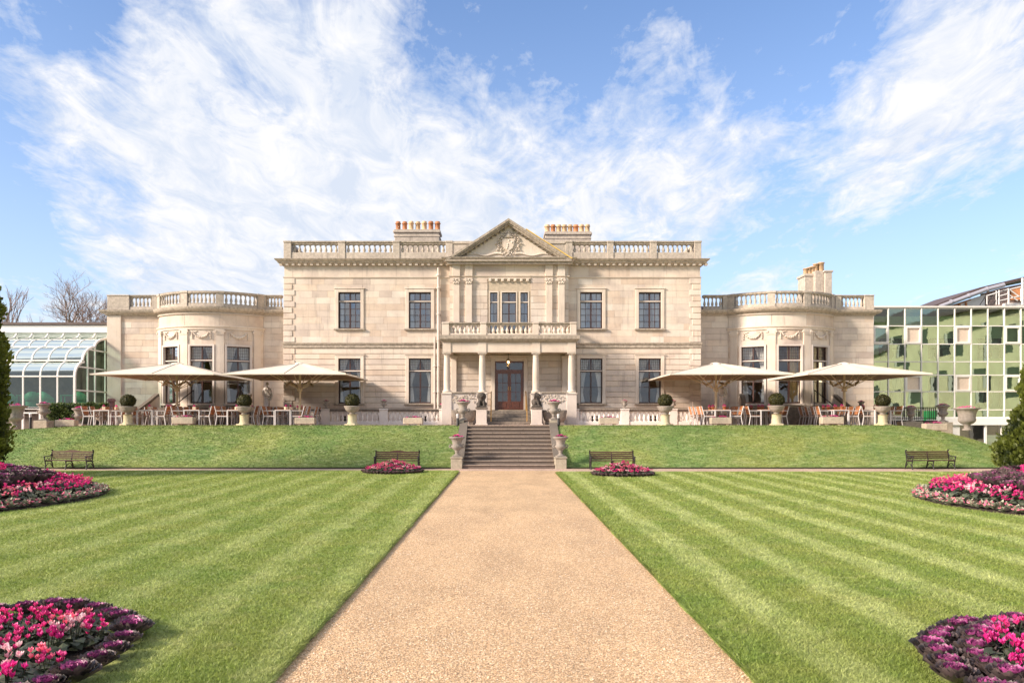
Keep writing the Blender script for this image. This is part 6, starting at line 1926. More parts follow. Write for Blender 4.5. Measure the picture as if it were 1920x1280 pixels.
# ------------------------------------------------------------------ terrace chairs and tables
ch = local('terrace_chair', 'c', 'chair', 'silver terrace chairs with wooden slats')
fw = .022
def part(b_, name, mat, par): return b_.build(name, mat, par, loc=(0, 0, 0))
W2, D2 = .27, .25
for sx in (-1, 1):
    b = MB(); b.tube([(sx * W2, -D2, 0), (sx * W2, -D2 + .01, .66)], fw, 6); part(b, 'leg', M_ALU, ch)
    b = MB(); b.tube([(sx * W2, D2 + .05, 0), (sx * W2, D2 - .02, .42), (sx * W2, D2 + .10, .88)], fw, 6); part(b, 'leg', M_ALU, ch)
    b = MB(); b.box(sx * W2 - .03, sx * W2 + .03, -D2 - .02, D2 + .04, .65, .68, bev=.008); part(b, 'armrest', M_ALU, ch)
    b = MB(); b.box(sx * W2 - .012, sx * W2 + .012, -D2, D2, .39, .43); part(b, 'side_rail', M_ALU, ch)
b = MB()
for k in range(5): b.box(-W2 + .02, W2 - .02, -D2 + .01 + k * .1, -D2 + .095 + k * .1, .43, .448, bev=.004)
tag(part(b, 'seat', M_TEAK, ch), kind='stuff')
for k in range(4):
    z = .50 + k * .098; y = D2 - .02 + (z - .42) * .26
    b = MB(); b.box(-W2 + .02, W2 - .02, y - .012, y + .008, z, z + .085, bev=.004); part(b, 'back_slat', M_TEAK, ch)
tb = local('terrace_table', 't', 'table', 'silver terrace tables')
b = MB(); b.box(-.37, .37, -.70, .70, .66, .705, bev=.006); part(b, 'frame', M_ALU, tb)
b = MB()
for k in range(7): b.box(-.355 + k * .102, -.355 + k * .102 + .095, -.69, .69, .706, .722, bev=.003)
part(b, 'tabletop', M_TEAK, tb)['kind'] = 'stuff'
for sx in (-1, 1):
    for sy in (-1, 1): b = MB(); b.box(sx * .345 - .025, sx * .345 + .025, sy * .675 - .025, sy * .675 + .025, 0, .66); part(b, 'leg', M_ALU, tb)
pot = local('flower_pot', 'p', 'flower pot', 'small flower pots on the terrace tables')
b = MB(); b.lathe([(.055, 0), (.085, .12), (.09, .12), (.09, .15), (.07, .15)], 12); part(b, 'pot', M_POT1, pot)
b = MB(); flower_clump(b, 24, .075, .075, .15, .10, .03, 44); part(b, 'flowers', M_REDCURT if False else M_MAGENTA, pot)
pot2 = local('flower_pot', 'p', 'flower pot', 'small flower pots on the terrace tables')
b = MB(); b.box(-.075, .075, -.075, .075, 0, .13, bev=.01); part(b, 'pot', simple('cream_pot', (.72, .62, .46), .7), pot2)
b = MB(); flower_clump(b, 20, .07, .07, .13, .08, .03, 45); part(b, 'flowers', M_MAGENTA, pot2)
cu, tu, pu, pu2 = [], [], [], []
ordn = ['first', 'second', 'third', 'fourth', 'fifth']
tabs = []
for i, X in enumerate((-18.6, -16.6, -14.45, -12.45, -10.25)):
    tabs.append((X, 37.55, '%s front table from the left' % ordn[i], 0)); tabs.append((X + .05, 39.55, '%s back table from the left' % ordn[i], 0))
for i, X in enumerate((10.05, 12.15, 15.5, 17.4)):
    tabs.append((X, 37.55, '%s front table right of the house front' % ordn[i], 1)); tabs.append((X, 39.05, '%s back table right of the house front' % ordn[i], 1))
for (X, Y, nm, rs) in tabs:
    z = T
    place(tb, tu, (X, Y, z), rnd.uniform(-.015, .015), 'silver legged wooden table, the ' + nm)
    for sx in (-1, 1):
        for k in (0, 1):
            y = Y - .36 + k * .74 + rnd.uniform(-.05, .05)
            x = X + sx * (.60 + rnd.uniform(-.04, .07))
            rz = R(90 if sx < 0 else -90) + rnd.uniform(-.10, .10)
            place(ch, cu, (x, y, z), rz, 'slatted chair at %s %s corner of %s' % ('left' if sx < 0 else 'right', ('near', 'far')[k], nm))
    for q in range(2 if rnd.random() < .6 else 1):
        px_, py_ = X + rnd.uniform(-.2, .2), Y - .35 + q * .7
        if not rs and rnd.random() < .6: place(pot2, pu2, (px_, py_, z + .722), rnd.random(), 'cream flower pot on ' + ('near' if q == 0 else 'far') + ' end of ' + nm)
        else: place(pot, pu, (px_, py_, z + .722), rnd.random(), 'terracotta flower pot on ' + ('near' if q == 0 else 'far') + ' end of ' + nm)

# ------------------------------------------------------------------ benches
def make_bench(crest):
    be = local('garden_bench', 'b', 'bench', 'wood and iron benches along the cross path')
    L = .90
    for i, x in enumerate((-L, 0, L)):
        b_ = MB(); w_ = .022
        b_.tube([(x, -.24, 0), (x, -.19, .22), (x, -.22, .40)], [.03, .022, .028], 6)
        b_.tube([(x, .26, 0), (x, .20, .25), (x, .14, .40), (x, .24, .84), (x, .21, .90), (x, .17, .88)] if i != 1 else [(x, .26, 0), (x, .20, .25), (x, .14, .40), (x, .21, .76)], .028, 6)
        b_.tube([(x, -.24, .39), (x, .16, .37)], .028, 6)
        b_.tube([(x, -.20, .12), (x, -.05, .27), (x, .08, .27), (x, .22, .10)], .018, 5)
        if i != 1:
            b_.tube([(x, -.22, .39), (x, -.26, .52), (x, -.22, .60), (x, -.02, .60), (x, .12, .63), (x, .20, .74)], .024, 6)
            b_.tube([(x, -.14, .42), (x, -.06, .55), (x, .02, .44), (x, .10, .58)], .014, 5)
            b_.ball((x, -.26, .585), .04, 8, 6)
        b_.build('iron_leg' if i == 1 else 'iron_end', M_IRON, be, loc=(0, 0, 0))
    for k in range(5):
        y = -.22 + k * .083
        b_ = MB(); b_.box(-L - .02, L + .02, y, y + .068, .405, .432, bev=.006); b_.build('seat_slat', M_BENCHWOOD, be, loc=(0, 0, 0))
    for k in range(4):
        z = .49 + k * .093; y = .155 + (z - .4) * .18
        b_ = MB()
        if k == 3 and crest:
            pts = [(-L + .02, z), (L - .02, z), (L - .02, z + .07)] + [(.36 - .72 * q / 10, z + .07 + .055 * math.sin(math.pi * q / 10)) for q in range(11)] + [(-L + .02, z + .07)]
            b_.prism(pts, y - .03, y - .006)
        else: b_.box(-L + .02, L - .02, y - .03, y - .006, z, z + .07, bev=.006)
        b_.build('back_slat', M_BENCHWOOD, be, loc=(0, 0, 0))
    return be


b1, b2 = make_bench(True), make_bench(False)
u1, u2 = [], []
place(b1, u1, (fx(744, 32.1), 32.15, 0), 0.0, 'wood and iron bench left of the stairs, behind a small flower bed', scale=(.97, .9, .84))
place(b1, u1, (fx(131, 32.3), 32.25, 0), R(-9), 'wood and iron bench near the left cypress', scale=(1.02, .95, .86))
place(b2, u2, (fx(1148, 32.1), 32.15, 0), 0.02, 'wood and iron bench right of the stairs, behind a small flower bed', scale=(.97, .9, .84))
place(b2, u2, (fx(1743, 32.3), 32.25, 0), R(7), 'wood and iron bench near the right conifer', scale=(1.02, .95, .86))

# ------------------------------------------------------------------ flower beds
def cyc_mesh(seed, petal, nl=26, nf=11, s=1.0, both=False, simple_=False):
    rr = random.Random(seed)
    lf, fl = MB(), MB()
    for i in range(nl):
        an = rr.uniform(0, 6.283); q = rr.uniform(.2, 1) * .15 * s; h_ = rr.uniform(.03, .11) * s
        M_ = Matrix.Translation((q * math.cos(an), q * math.sin(an), h_)) @ Matrix.Rotation(an, 4, 'Z') @ Matrix.Rotation(rr.uniform(-.2, .7), 4, 'Y') @ Matrix.Rotation(rr.uniform(-.4, .4), 4, 'X')
        w_ = rr.uniform(.030, .048) * s
        pts = [(-.6 * w_, 0, 0), (-.9 * w_, -.8 * w_, .1 * w_), (0, -w_, .2 * w_), (1.1 * w_, 0, -.1 * w_), (0, w_, .2 * w_), (-.9 * w_, .8 * w_, .1 * w_), (.1 * w_, 0, .25 * w_)]
        lf.add(pts, [(0, 1, 6), (1, 2, 6), (2, 3, 6), (3, 4, 6), (4, 5, 6), (5, 0, 6)], False, rr.random(), M_)
    for i in range(nf):
        an = rr.uniform(0, 6.283); q = math.sqrt(rr.random()) * .105 * s; h_ = rr.uniform(.12, .20) * s
        x, y = q * math.cos(an), q * math.sin(an)
        lf.tube([(x * .5, y * .5, .02), (x, y, h_)], .0035, 3, tint=.1) if not simple_ else None
        for p_ in range(5):
            pa = p_ * 1.2566 + rr.uniform(-.3, .3); w_ = rr.uniform(.011, .017) * s; L_ = rr.uniform(.030, .043) * s
            M_ = Matrix.Translation((x, y, h_)) @ Matrix.Rotation(pa, 4, 'Z') @ Matrix.Rotation(rr.uniform(.15, .75), 4, 'Y')
            fl.add([(0, 0, -.008), (w_ * .3, -w_, L_ * .55), (w_ * .1, 0, L_), (w_ * .3, w_, L_ * .55)], [(0, 1, 2), (0, 2, 3)], False, rr.random(), M_)
    return lf, fl


def cyclamen(seed, petal, kw={}):
    lf, fl = cyc_mesh(seed, petal, **kw)
    o = local('cyclamen', 'c', 'flower')
    lf.build('foliage', M_CYCLEAF, o, loc=(0, 0, 0), recalc=False); fl.build('blossom', petal, o, loc=(0, 0, 0), recalc=False)
    return o


def onemesh(mb_list, mats, name):
    me = bpy.data.meshes.new(name); v, f, t_, mi = [], [], [], []
    for k, m_ in enumerate(mb_list):
        o_ = len(v); v += m_.v; f += [tuple(i + o_ for i in q) for q in m_.f]; t_ += m_.t; mi += [k] * len(m_.f)
    me.from_pydata(v, [], f)
    for m_ in mats: me.materials.append(m_)
    me.polygons.foreach_set('material_index', mi)
    at = me.attributes.new('tint', 'FLOAT', 'FACE'); at.data.foreach_set('value', t_); me.update()
    return me


def cab_mesh(seed, s=1.0, rings=((.135, 7, .80, 0), (.12, 8, .62, 0), (.10, 8, .5, 0), (.080, 8, .40, 1), (.055, 7, .3, 1), (.036, 6, .2, 1), (.018, 4, .1, 1))):
    rr = random.Random(seed); o_, i_ = MB(), MB()
    for (r_, n, tilt, inn_) in rings:
        off_ = rr.uniform(0, 6)
        for k in range(n):
            an = off_ + k * 6.283 / n + rr.uniform(-.15, .15)
            M_ = Matrix.Rotation(an, 4, 'Z') @ Matrix.Translation((r_ * .25 * s, 0, .03 * s + (.135 - r_) * .62 * s)) @ Matrix.Rotation(-(1.25 - tilt) * .9, 4, 'Y')
            L_ = r_ * 1.05 * s + .02 * s; w_ = (.30 * r_ + .030) * s
            g = []; nx_, ny_ = 3, 6
            vs = []
            for a_ in range(nx_ + 1):
                u = a_ / nx_; ww = w_ * math.sin(.55 + 1.75 * u) * 1.08
                for c_ in range(ny_ + 1):
                    v_ = c_ / ny_ * 2 - 1
                    fr_ = .012 * s * math.sin(c_ * 2.9 + k) * u * abs(v_) + (.010 * s * rr.uniform(-1, 1) if a_ == nx_ else 0)
                    vs.append((u * L_, ww * v_, fr_ + .35 * ww * v_ * v_ + .02 * s * u * u))
            fs = [(a_ * (ny_ + 1) + c_, a_ * (ny_ + 1) + c_ + 1, (a_ + 1) * (ny_ + 1) + c_ + 1, (a_ + 1) * (ny_ + 1) + c_) for a_ in range(nx_) for c_ in range(ny_)]
            (i_ if inn_ else o_).add(vs, fs, True, rr.random(), M_)
    return o_, i_


def cabbage(seed, s=1.0):
    a_, c_ = cab_mesh(seed, s); o = local('ornamental_cabbage', 'c', 'cabbage')
    a_.build('outer_leaves', M_CABOUT, o, loc=(0, 0, 0), recalc=False); c_.build('heart', M_CABIN, o, loc=(0, 0, 0), recalc=False)
    return o


def bed(name, label, cx_, cy_, rx, ry, h, flat=False, power=1.3):
    b_ = MB(); n_ = 48; m_ = 14; vs = []
    for j in range(m_ + 1):
        t_ = j / m_
        for i in range(n_):
            an = 2 * math.pi * i / n_
            z = .02 + h * (1 - t_ ** power) + .012 * mnoise.noise(Vector((i * .7, j * .9, cx_)))
            if t_ > .97: z = .02
            vs.append((cx_ + rx * t_ * math.cos(an), cy_ + ry * t_ * math.sin(an), z if t_ < 1 else .037))
    fs = [(j * n_ + i, j * n_ + (i + 1) % n_, (j + 1) * n_ + (i + 1) % n_, (j + 1) * n_ + i) for j in range(m_) for i in range(n_)]
    b_.add(vs, fs, True)
    return tag(b_.build(name, M_SOIL, recalc=False), label, None, None, 'structure')


def bedz(t_, h, power=1.3): return .02 + h * (1 - t_ ** power)


HOURS = ['three', 'two', 'one', 'twelve', 'eleven', 'ten', 'nine', 'eight', 'seven', 'six', 'five', 'four']
def clock(an, side): return 'at its ' + HOURS[int(round((an % (2 * math.pi)) / (math.pi / 6))) % 12] + " o'clock"


petals = [M_PINK, M_PINK, M_SALMON, M_BLUSH, M_MAGENTA]
near_c = [cyclamen(100 + i, p_, {'nl': 34, 'nf': 12}) for i, p_ in enumerate(petals)]
near_b = [cabbage(300 + i) for i in range(3)]
cyc_used = [[] for _ in near_c]; cab_used = [[] for _ in near_b]
pcol = ['hot pink', 'hot pink', 'salmon pink', 'pale blush pink', 'magenta']
for side, (cx_, cy_, rx, ry) in ((-1, (-4.55, 6.22, 1.52, 1.90)), (1, (4.88, 5.85, 1.66, 1.68))):
    sd_ = 'left' if side < 0 else 'right'
    bed('flower_bed', 'dark soil of the nearest flower bed on the ' + sd_, cx_, cy_, rx, ry, .10)
    # cabbages around the rim
    per = 30
    rnga = 2
    for ring in range(rnga if side > 0 else 1):
        n_ = int(2 * math.pi * math.sqrt((rx * rx + ry * ry) / 2) * (1 - .13 * ring) / (.30 if side < 0 else .27))
        for k in range(n_):
            an = 2 * math.pi * k / n_ + rnd.uniform(-.03, .03); q = .925 - .17 * ring + rnd.uniform(-.02, .02)
            x, y = cx_ + rx * q * math.cos(an), cy_ + ry * q * math.sin(an)
            if y < 4.7 or abs(x) > 6.1 + .2 * (y - 5): continue
            i = rnd.randrange(3)
            place(near_b[i], cab_used[i], (x, y, bedz(q, .10)), rnd.uniform(0, 6), 'purple cabbage %s in nearest %s bed, %s' % (('on the rim', 'in the inner row')[ring], sd_, clock(an, side)), 'purple cabbages edging the nearest %s bed' % sd_, rnd.uniform(.85, 1.1))
    n = 0; pts = []
    while n < 4000 and len(pts) < (78 if side < 0 else 62):
        n += 1; an = rnd.uniform(0, 6.283); q = math.sqrt(rnd.random()) * (.80 if side < 0 else .66)
        x, y = cx_ + rx * q * math.cos(an), cy_ + ry * q * math.sin(an)
        if y < 4.7 or abs(x) > 6.1 + .2 * (y - 5): continue
        if y > cy_ + ry * .55 and side < 0: continue
        if all((x - a_) ** 2 + (y - c_) ** 2 > .185 ** 2 for a_, c_ in pts):
            pts.append((x, y)); i = rnd.choice((0, 0, 1, 1, 2, 4, 4, 3, 2, 0))
            place(near_c[i], cyc_used[i], (x, y, bedz(q, .10) - .01), rnd.uniform(0, 6), '%s cyclamen, %s of nearest %s bed, %s' % (pcol[i], ('centre', 'middle ring', 'outer ring')[min(2, int(q * 3.6))], sd_, clock(an, side)), '%s cyclamens in the nearest %s bed' % (pcol[i], sd_), rnd.uniform(.95, 1.3))

# far plants: one mesh each
far_c = []
for i, p_ in enumerate(petals):
    lf, fl = cyc_mesh(500 + i, p_, nl=26, nf=9, simple_=True); far_c.append(onemesh([lf, fl], [M_CYCLEAF, p_], 'cyclamen'))
far_b = []
for i in range(3):
    a_, c_ = cab_mesh(600 + i, 1.0, ((.125, 8, .55, 0), (.105, 8, .30, 0), (.095, 7, .42, 1), (.075, 7, .3, 1), (.05, 6, .2, 1), (.02, 4, .1, 1))); far_b.append(onemesh([a_, c_], [M_CABOUT, M_CABIN], 'ornamental_cabbage'))
sil = []
for i in range(3):
    rr = random.Random(700 + i); m_ = MB()
    for k in range(26):
        an = rr.uniform(0, 6.283); M_ = Matrix.Rotation(an, 4, 'Z') @ Matrix.Translation((.01, 0, .02)) @ Matrix.Rotation(-rr.uniform(.15, 1.2), 4, 'Y')
        L_, w_ = rr.uniform(.05, .09), .022; m_.add([(0, 0, 0), (L_ * .6, -w_, .01), (L_, 0, 0), (L_ * .6, w_, .01)], [(0, 1, 2), (0, 2, 3)], False, rr.random(), M_)
    m2 = MB(); flower_clump(m2, 4 if i else 9, .05, .05, .05, .02, .022, 70 + i)
    sil.append(onemesh([m_, m2], [M_SILVER, M_SALMON], 'silver_leaf_plant'))


FAR = []


def far(me, name, label, cat, group, x, y, z, s):
    if name == 'cyclamen': FAR.append((y, me, name, label, cat, group, x, z, s)); return None
    return far_now(me, name, label, cat, group, x, y, z, s)


def far_now(me, name, label, cat, group, x, y, z, s):
    o = bpy.data.objects.new(name, me); COL.objects.link(o); o.location = (x, y, z); o.rotation_euler = (rnd.uniform(-.15, .15), rnd.uniform(-.15, .15), rnd.uniform(0, 6.28)); o.scale = (s, s, s * rnd.uniform(.9, 1.2))
    return tag(o, label, cat, group)


RQ = [.08, .16, .25, .34, .43, .51, .60, .69, .77, .85, .915, .965]
RW = ['one', 'two', 'three', 'four', 'five', 'six', 'seven', 'eight', 'nine', 'ten', 'eleven', 'twelve']
CUR = ''
for side, (cx_, cy_, rx, ry) in ((-1, (-13.45, 19.2, 3.3, 4.4)), (1, (13.35, 18.4, 3.35, 4.3))):
    sd_ = 'left' if side < 0 else 'right'; hB = .76
    bed('flower_bed', 'dark soil of the large tiered flower bed on the ' + sd_, cx_, cy_, rx, ry, hB, power=1.15)
    def ringp(q, spacing, fn, jit=.02):
        n_ = int(2 * math.pi * math.sqrt(((rx * q) ** 2 + (ry * q) ** 2) / 2) / spacing)
        for k in range(n_):
            an = 2 * math.pi * (k + rnd.uniform(-.25, .25)) / n_; qq = q + rnd.uniform(-jit, jit) * .6
            x, y = cx_ + rx * qq * math.cos(an), cy_ + ry * qq * math.sin(an)
            if abs(x) > .652 * y + 2.6 or y > cy_ + ry * .75 and abs(x) > abs(cx_): continue
            z = bedz(qq, hB, 1.15)
            if y > cy_ + .6 and side * (x - cx_) > -side * 0 and abs(math.cos(an)) < .5 and q > .5: continue
            global CUR
            CUR = 'ring %s from the top, %s' % (RW[RQ.index(q)], clock(an, side))
            fn(x, y, z)
    def f_sil(x, y, z): far(sil[rnd.randrange(3)], 'silver_leaf_plant', 'silver leaved edging plant, large %s bed, %s' % (sd_, CUR), 'plant', 'silver edging plants of the large %s bed' % sd_, x, y, z, rnd.uniform(1.5, 2.1))
    def f_cyc(x, y, z):
        i = rnd.choice((0, 0, 1, 1, 2, 4, 4, 3)); far(far_c[i], 'cyclamen', '%s cyclamen, large %s bed, %s' % (pcol[i], sd_, CUR), 'flower', '%s cyclamens of the large %s bed' % (pcol[i], sd_), x, y, z - .02, rnd.uniform(1.15, 1.5))
    def f_cab(x, y, z): far(far_b[rnd.randrange(3)], 'ornamental_cabbage', 'round purple cabbage, large %s bed, %s' % (sd_, CUR), 'cabbage', 'purple cabbages of the large %s bed' % sd_, x, y, z + .03, rnd.uniform(1.35, 1.6))
    ringp(.965, .20, f_sil); ringp(.915, .19, f_sil)
    ringp(.85, .31, f_cyc); ringp(.77, .31, f_cyc); ringp(.69, .31, f_cyc)
    ringp(.60, .36, f_cab); ringp(.51, .35, f_cab); ringp(.43, .34, f_cab)
    ringp(.34, .30, f_cyc); ringp(.25, .28, f_cyc); ringp(.16, .28, f_cyc); ringp(.08, .3, f_cyc)
for side, (cx_, cy_, r_) in ((-1, (-4.16, 29.7, 1.15)), (1, (4.17, 28.35, 1.12))):
    sd_ = 'left' if side < 0 else 'right'
    bed('flower_bed', 'small domed flower bed in front of the bench %s of the path' % sd_, cx_, cy_, r_, r_ * 1.05, .35, power=.9)
    for q, sp in ((.95, .15), (.82, .2), (.66, .2), (.50, .2), (.34, .2), (.16, .2), (.02, .3)):
        n_ = max(1, int(2 * math.pi * r_ * q / sp))
        for k in range(n_):
            an = 2 * math.pi * (k + rnd.uniform(-.3, .3)) / n_
            if math.sin(an) > .45 and q > .4: continue
            x, y, z = cx_ + r_ * q * math.cos(an), cy_ + r_ * q * math.sin(an), bedz(q, .35, .9)
            if q > .9: far(far_b[rnd.randrange(3)], 'ornamental_cabbage', 'small dark cabbage edging the small %s flower bed' % sd_, 'cabbage', 'dark cabbages of the small %s bed' % sd_, x, y, z, .62)
            else:
                i = rnd.choice((0, 1, 1, 2, 3, 4)); far(far_c[i], 'cyclamen', '%s cyclamen in the small %s flower bed by the bench' % (pcol[i], sd_), 'flower', '%s cyclamens of the small %s bed' % (pcol[i], sd_), x, y, z - .02, rnd.uniform(.85, 1.1))

FAR.sort(key=lambda q: (abs(q[6]) > .652 * q[0] + .3, q[0]))
n_near = sum(len(q) for q in [[o for o in bpy.data.objects if o.get('category') == 'flower']])
FAR_OBJ = [q for q in FAR][:295 - n_near]
mass = [q for q in FAR if q not in FAR_OBJ]
for (y, me, name, label, cat, group, x, z, s) in FAR_OBJ: far_now(me, name, label, cat, group, x, y, z, s)
mv, mf, mt, mi = [], [], [], []
for (y, me, name, label, cat, group, x, z, s) in mass:
    M_ = Matrix.Translation((x, y, z)) @ Matrix.Rotation(rnd.uniform(0, 6.28), 4, 'Z') @ Matrix.Scale(s, 4)
    o_ = len(mv); mv += [tuple(M_ @ v.co) for v in me.vertices]
    tt = me.attributes['tint'].data
    for p_ in me.polygons:
        mf.append(tuple(i + o_ for i in p_.vertices)); mt.append(tt[p_.index].value); mi.append((0 if p_.material_index == 0 else 1 + petals.index(me.materials[1])))
me = bpy.data.meshes.new('cyclamens_beyond'); me.from_pydata(mv, [], mf)
for m_ in [M_CYCLEAF] + petals: me.materials.append(m_)
me.polygons.foreach_set('material_index', mi); at = me.attributes.new('tint', 'FLOAT', 'FACE'); at.data.foreach_set('value', mt); me.update()
o = bpy.data.objects.new('cyclamens_beyond', me); COL.objects.link(o); tag(o, 'farther pink cyclamens of the large and small flower beds', None, None, 'stuff')

# ------------------------------------------------------------------ conifers, hedge, bare trees
def conifer(label, x, y, prof, n, size, seed, mat, lumps=.18):
    t_ = thing('conifer', label, 'tree', (x, y, 0))
    b_ = MB(); b_.tube([(x, y, -.1), (x, y, prof[-1][1] * .6)], [.16, .06], 8); b_.build('trunk', M_BARK, t_)
    b_ = MB(); b_.lathe([(max(.02, r_ * .80), z) for r_, z in prof], 20, x, y); b_.build('inner_crown', M_COREGREEN, t_)
    rr = np.random.RandomState(seed)
    zs = np.array([p_[1] for p_ in prof]); rs = np.array([p_[0] for p_ in prof])
    c = MB(); cnt = 0
    H0, H1 = zs[0], zs[-1]
    while cnt < n:
        z = rr.uniform(H0, H1); r_ = np.interp(z, zs, rs)
        if rr.rand() > r_ / rs.max() + .05: continue
        an = rr.uniform(0, 6.283)
        if math.sin(an) > .45 and rr.rand() > .35: continue                                     # far side is never seen and stays thin
        d = Vector((math.cos(an), math.sin(an), 0))
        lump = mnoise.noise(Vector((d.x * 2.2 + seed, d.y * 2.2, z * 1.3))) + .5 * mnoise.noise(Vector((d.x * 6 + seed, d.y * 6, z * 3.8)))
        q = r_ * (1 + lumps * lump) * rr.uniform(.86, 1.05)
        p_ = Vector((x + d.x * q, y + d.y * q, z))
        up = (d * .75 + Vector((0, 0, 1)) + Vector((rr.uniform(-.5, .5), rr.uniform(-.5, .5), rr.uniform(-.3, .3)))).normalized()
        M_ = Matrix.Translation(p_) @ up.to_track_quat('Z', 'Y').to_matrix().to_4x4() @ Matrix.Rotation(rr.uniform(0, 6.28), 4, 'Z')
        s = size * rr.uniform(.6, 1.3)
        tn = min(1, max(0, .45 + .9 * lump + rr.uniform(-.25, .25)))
        c.add([(-s * .28, 0, 0), (s * .28, 0, 0), (s * .40, 0, s * .6), (0, .12 * s, s), (-s * .40, 0, s * .55), (0, -s * .3, .1 * s), (0, s * .30, s * .2), (.1 * s, s * .1, s * .8)], [(0, 1, 2, 3, 4), (5, 6, 7)], False, tn, M_)
        cnt += 1
    c.build('crown', mat, t_, recalc=False)
    return t_


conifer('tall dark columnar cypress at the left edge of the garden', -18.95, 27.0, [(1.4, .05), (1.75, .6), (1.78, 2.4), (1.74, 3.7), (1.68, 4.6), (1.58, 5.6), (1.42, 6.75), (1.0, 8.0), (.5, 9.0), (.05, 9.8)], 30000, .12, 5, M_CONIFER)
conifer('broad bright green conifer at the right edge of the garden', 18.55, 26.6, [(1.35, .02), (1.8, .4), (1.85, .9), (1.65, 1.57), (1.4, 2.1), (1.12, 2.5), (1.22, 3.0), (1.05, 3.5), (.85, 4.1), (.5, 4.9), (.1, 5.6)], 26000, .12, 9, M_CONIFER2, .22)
hg = thing('laurel_hedge', 'loose green hedge in front of the glasshouse', 'hedge', (fx(140, 39.4), 39.4, T))
b = MB(); rr = random.Random(4)
for i in range(7000):
    u = rr.random(); p_ = 92 + u * 110
    topz = fz(756 + 4 * mnoise.noise(Vector((p_ * .09, 0, 0))), 39.4); low = T - .1 if p_ < 160 else topz - .35
    x = fx(p_, 39.4); y = 39.4 - .35 + rr.random() * .5; z = low + (topz - low) * (rr.random() ** .7)
    y -= .12 * mnoise.noise(Vector((x * 2, z * 2, 3)))
    s = .075 * rr.uniform(.6, 1.3)
    M_ = Matrix.Translation((x, y, z)) @ Matrix.Rotation(rr.uniform(0, 6.28), 4, 'Z') @ Matrix.Rotation(rr.uniform(-1.2, 1.2), 4, 'X')
    b.add([(-s * .4, 0, 0), (0, -s * .5, 0), (s * .4, 0, .02), (0, s, .01)], [(0, 1, 2), (0, 2, 3)], False, rr.random(), M_)
b.build('foliage', M_HEDGE, hg, recalc=False)
b = MB(); b.box(fx(96, 39.5), fx(160, 39.5), 39.35, 39.6, T - .2, fz(763, 39.5)); b.build('inner_branches', M_COREGREEN, hg)

# iron railings
for (lab, p0, p1, q0, q1, D, step) in (('black iron railing beneath the hedge', 156, 190, 771, 797, 38.9, 2.1), ('black iron railing at the right end of the terrace', 1664, 1756, 763, 787, 40.5, 3.6)):
    rl = thing('iron_railing', lab, 'railing', (fx((p0 + p1) / 2, D), D, T))
    xa, xb = fx(p0, D), fx(p1, D); z0, z1 = fz(q1, D), fz(q0, D)
    for z in (z0 + .08, z1 - .02):
        b = MB(); b.box(xa, xb, D - .02, D + .02, z - .02, z + .02); b.build('rail', M_IRON, rl)
    p_ = p0
    while p_ < p1:
        b = MB(); x = fx(p_, D); b.box(x - .017, x + .017, D - .017, D + .017, z0, z1); b.build('bar', M_IRON, rl); p_ += step
    b = MB(); b.box(xa, xb, D - .1, D + .12, T - .4, z0 - .02); b.build('kerb', M_IRON if p0 > 1000 else M_OLD, rl)
for (lab, p_, D, zq) in (('small plum coloured bird house beside the glasshouse end', 209, 41.8, 752),):
    b = MB(); x = fx(p_, D); b.box(x - .12, x + .12, D - .12, D + .12, T, fz(752, D)); b.prism([(x - .18, fz(752, D)), (x + .18, fz(752, D)), (x + .08, fz(747, D)), (x - .08, fz(747, D))], D - .18, D + .18)
    tag(b.build('bird_house', simple('plum_paint', (.16, .06, .07), .6)), lab, 'bird house')


def bare_tree(label, x, y, h, spread, seed, depth=7):
    rr = random.Random(seed); t_ = thing('bare_tree', label, 'tree', (x, y, 0))
    tr, tw = MB(), MB()
    def grow_(p, d, L_, r_, lev):
        q = p + d * L_; mid = p + d * L_ * .5 + Vector((rr.uniform(-1, 1), rr.uniform(-1, 1), rr.uniform(-1, 1))) * L_ * .05
        (tr if lev < 2 else tw).tube([p, mid, q], [r_, r_ * .85, r_ * .68], 5 if lev < 3 else 3, tint=rr.random())
        if lev >= depth: return
        for k in range(3 if rr.random() < .55 or lev < 2 else 2):
            ax = Vector((rr.uniform(-1, 1), rr.uniform(-1, 1), rr.uniform(-.4, .6))).normalized()
            nd = (d + ax * rr.uniform(.35, .8) * spread + Vector((0, 0, .12))).normalized()
            grow_(q if k else mid.lerp(q, rr.uniform(.4, 1)), nd, L_ * rr.uniform(.62, .85), r_ * .62, lev + 1)
    grow_(Vector((x, y, 0)), Vector((0, 0, 1)), h * .27, h * .022, 0)
    tr.build('trunk', M_TWIG, t_, recalc=False); tw.build('branches', M_TWIG, t_, recalc=False)


bare_tree('bare winter tree with rounded crown behind the glasshouse', fx(150, 80), 80, 17.0, 1.25, 3, 8)
bare_tree('thin bare tree beside the top of the left cypress', fx(22, 80), 80, 15.0, .8, 8, 6)
bare_tree('small bare tree between the two larger bare trees', fx(60, 85), 85, 12.5, .8, 12, 6)
bare_tree('low reddish bare tree just above the glasshouse roof', fx(108, 90), 90, 12.8, 1.1, 21, 6)

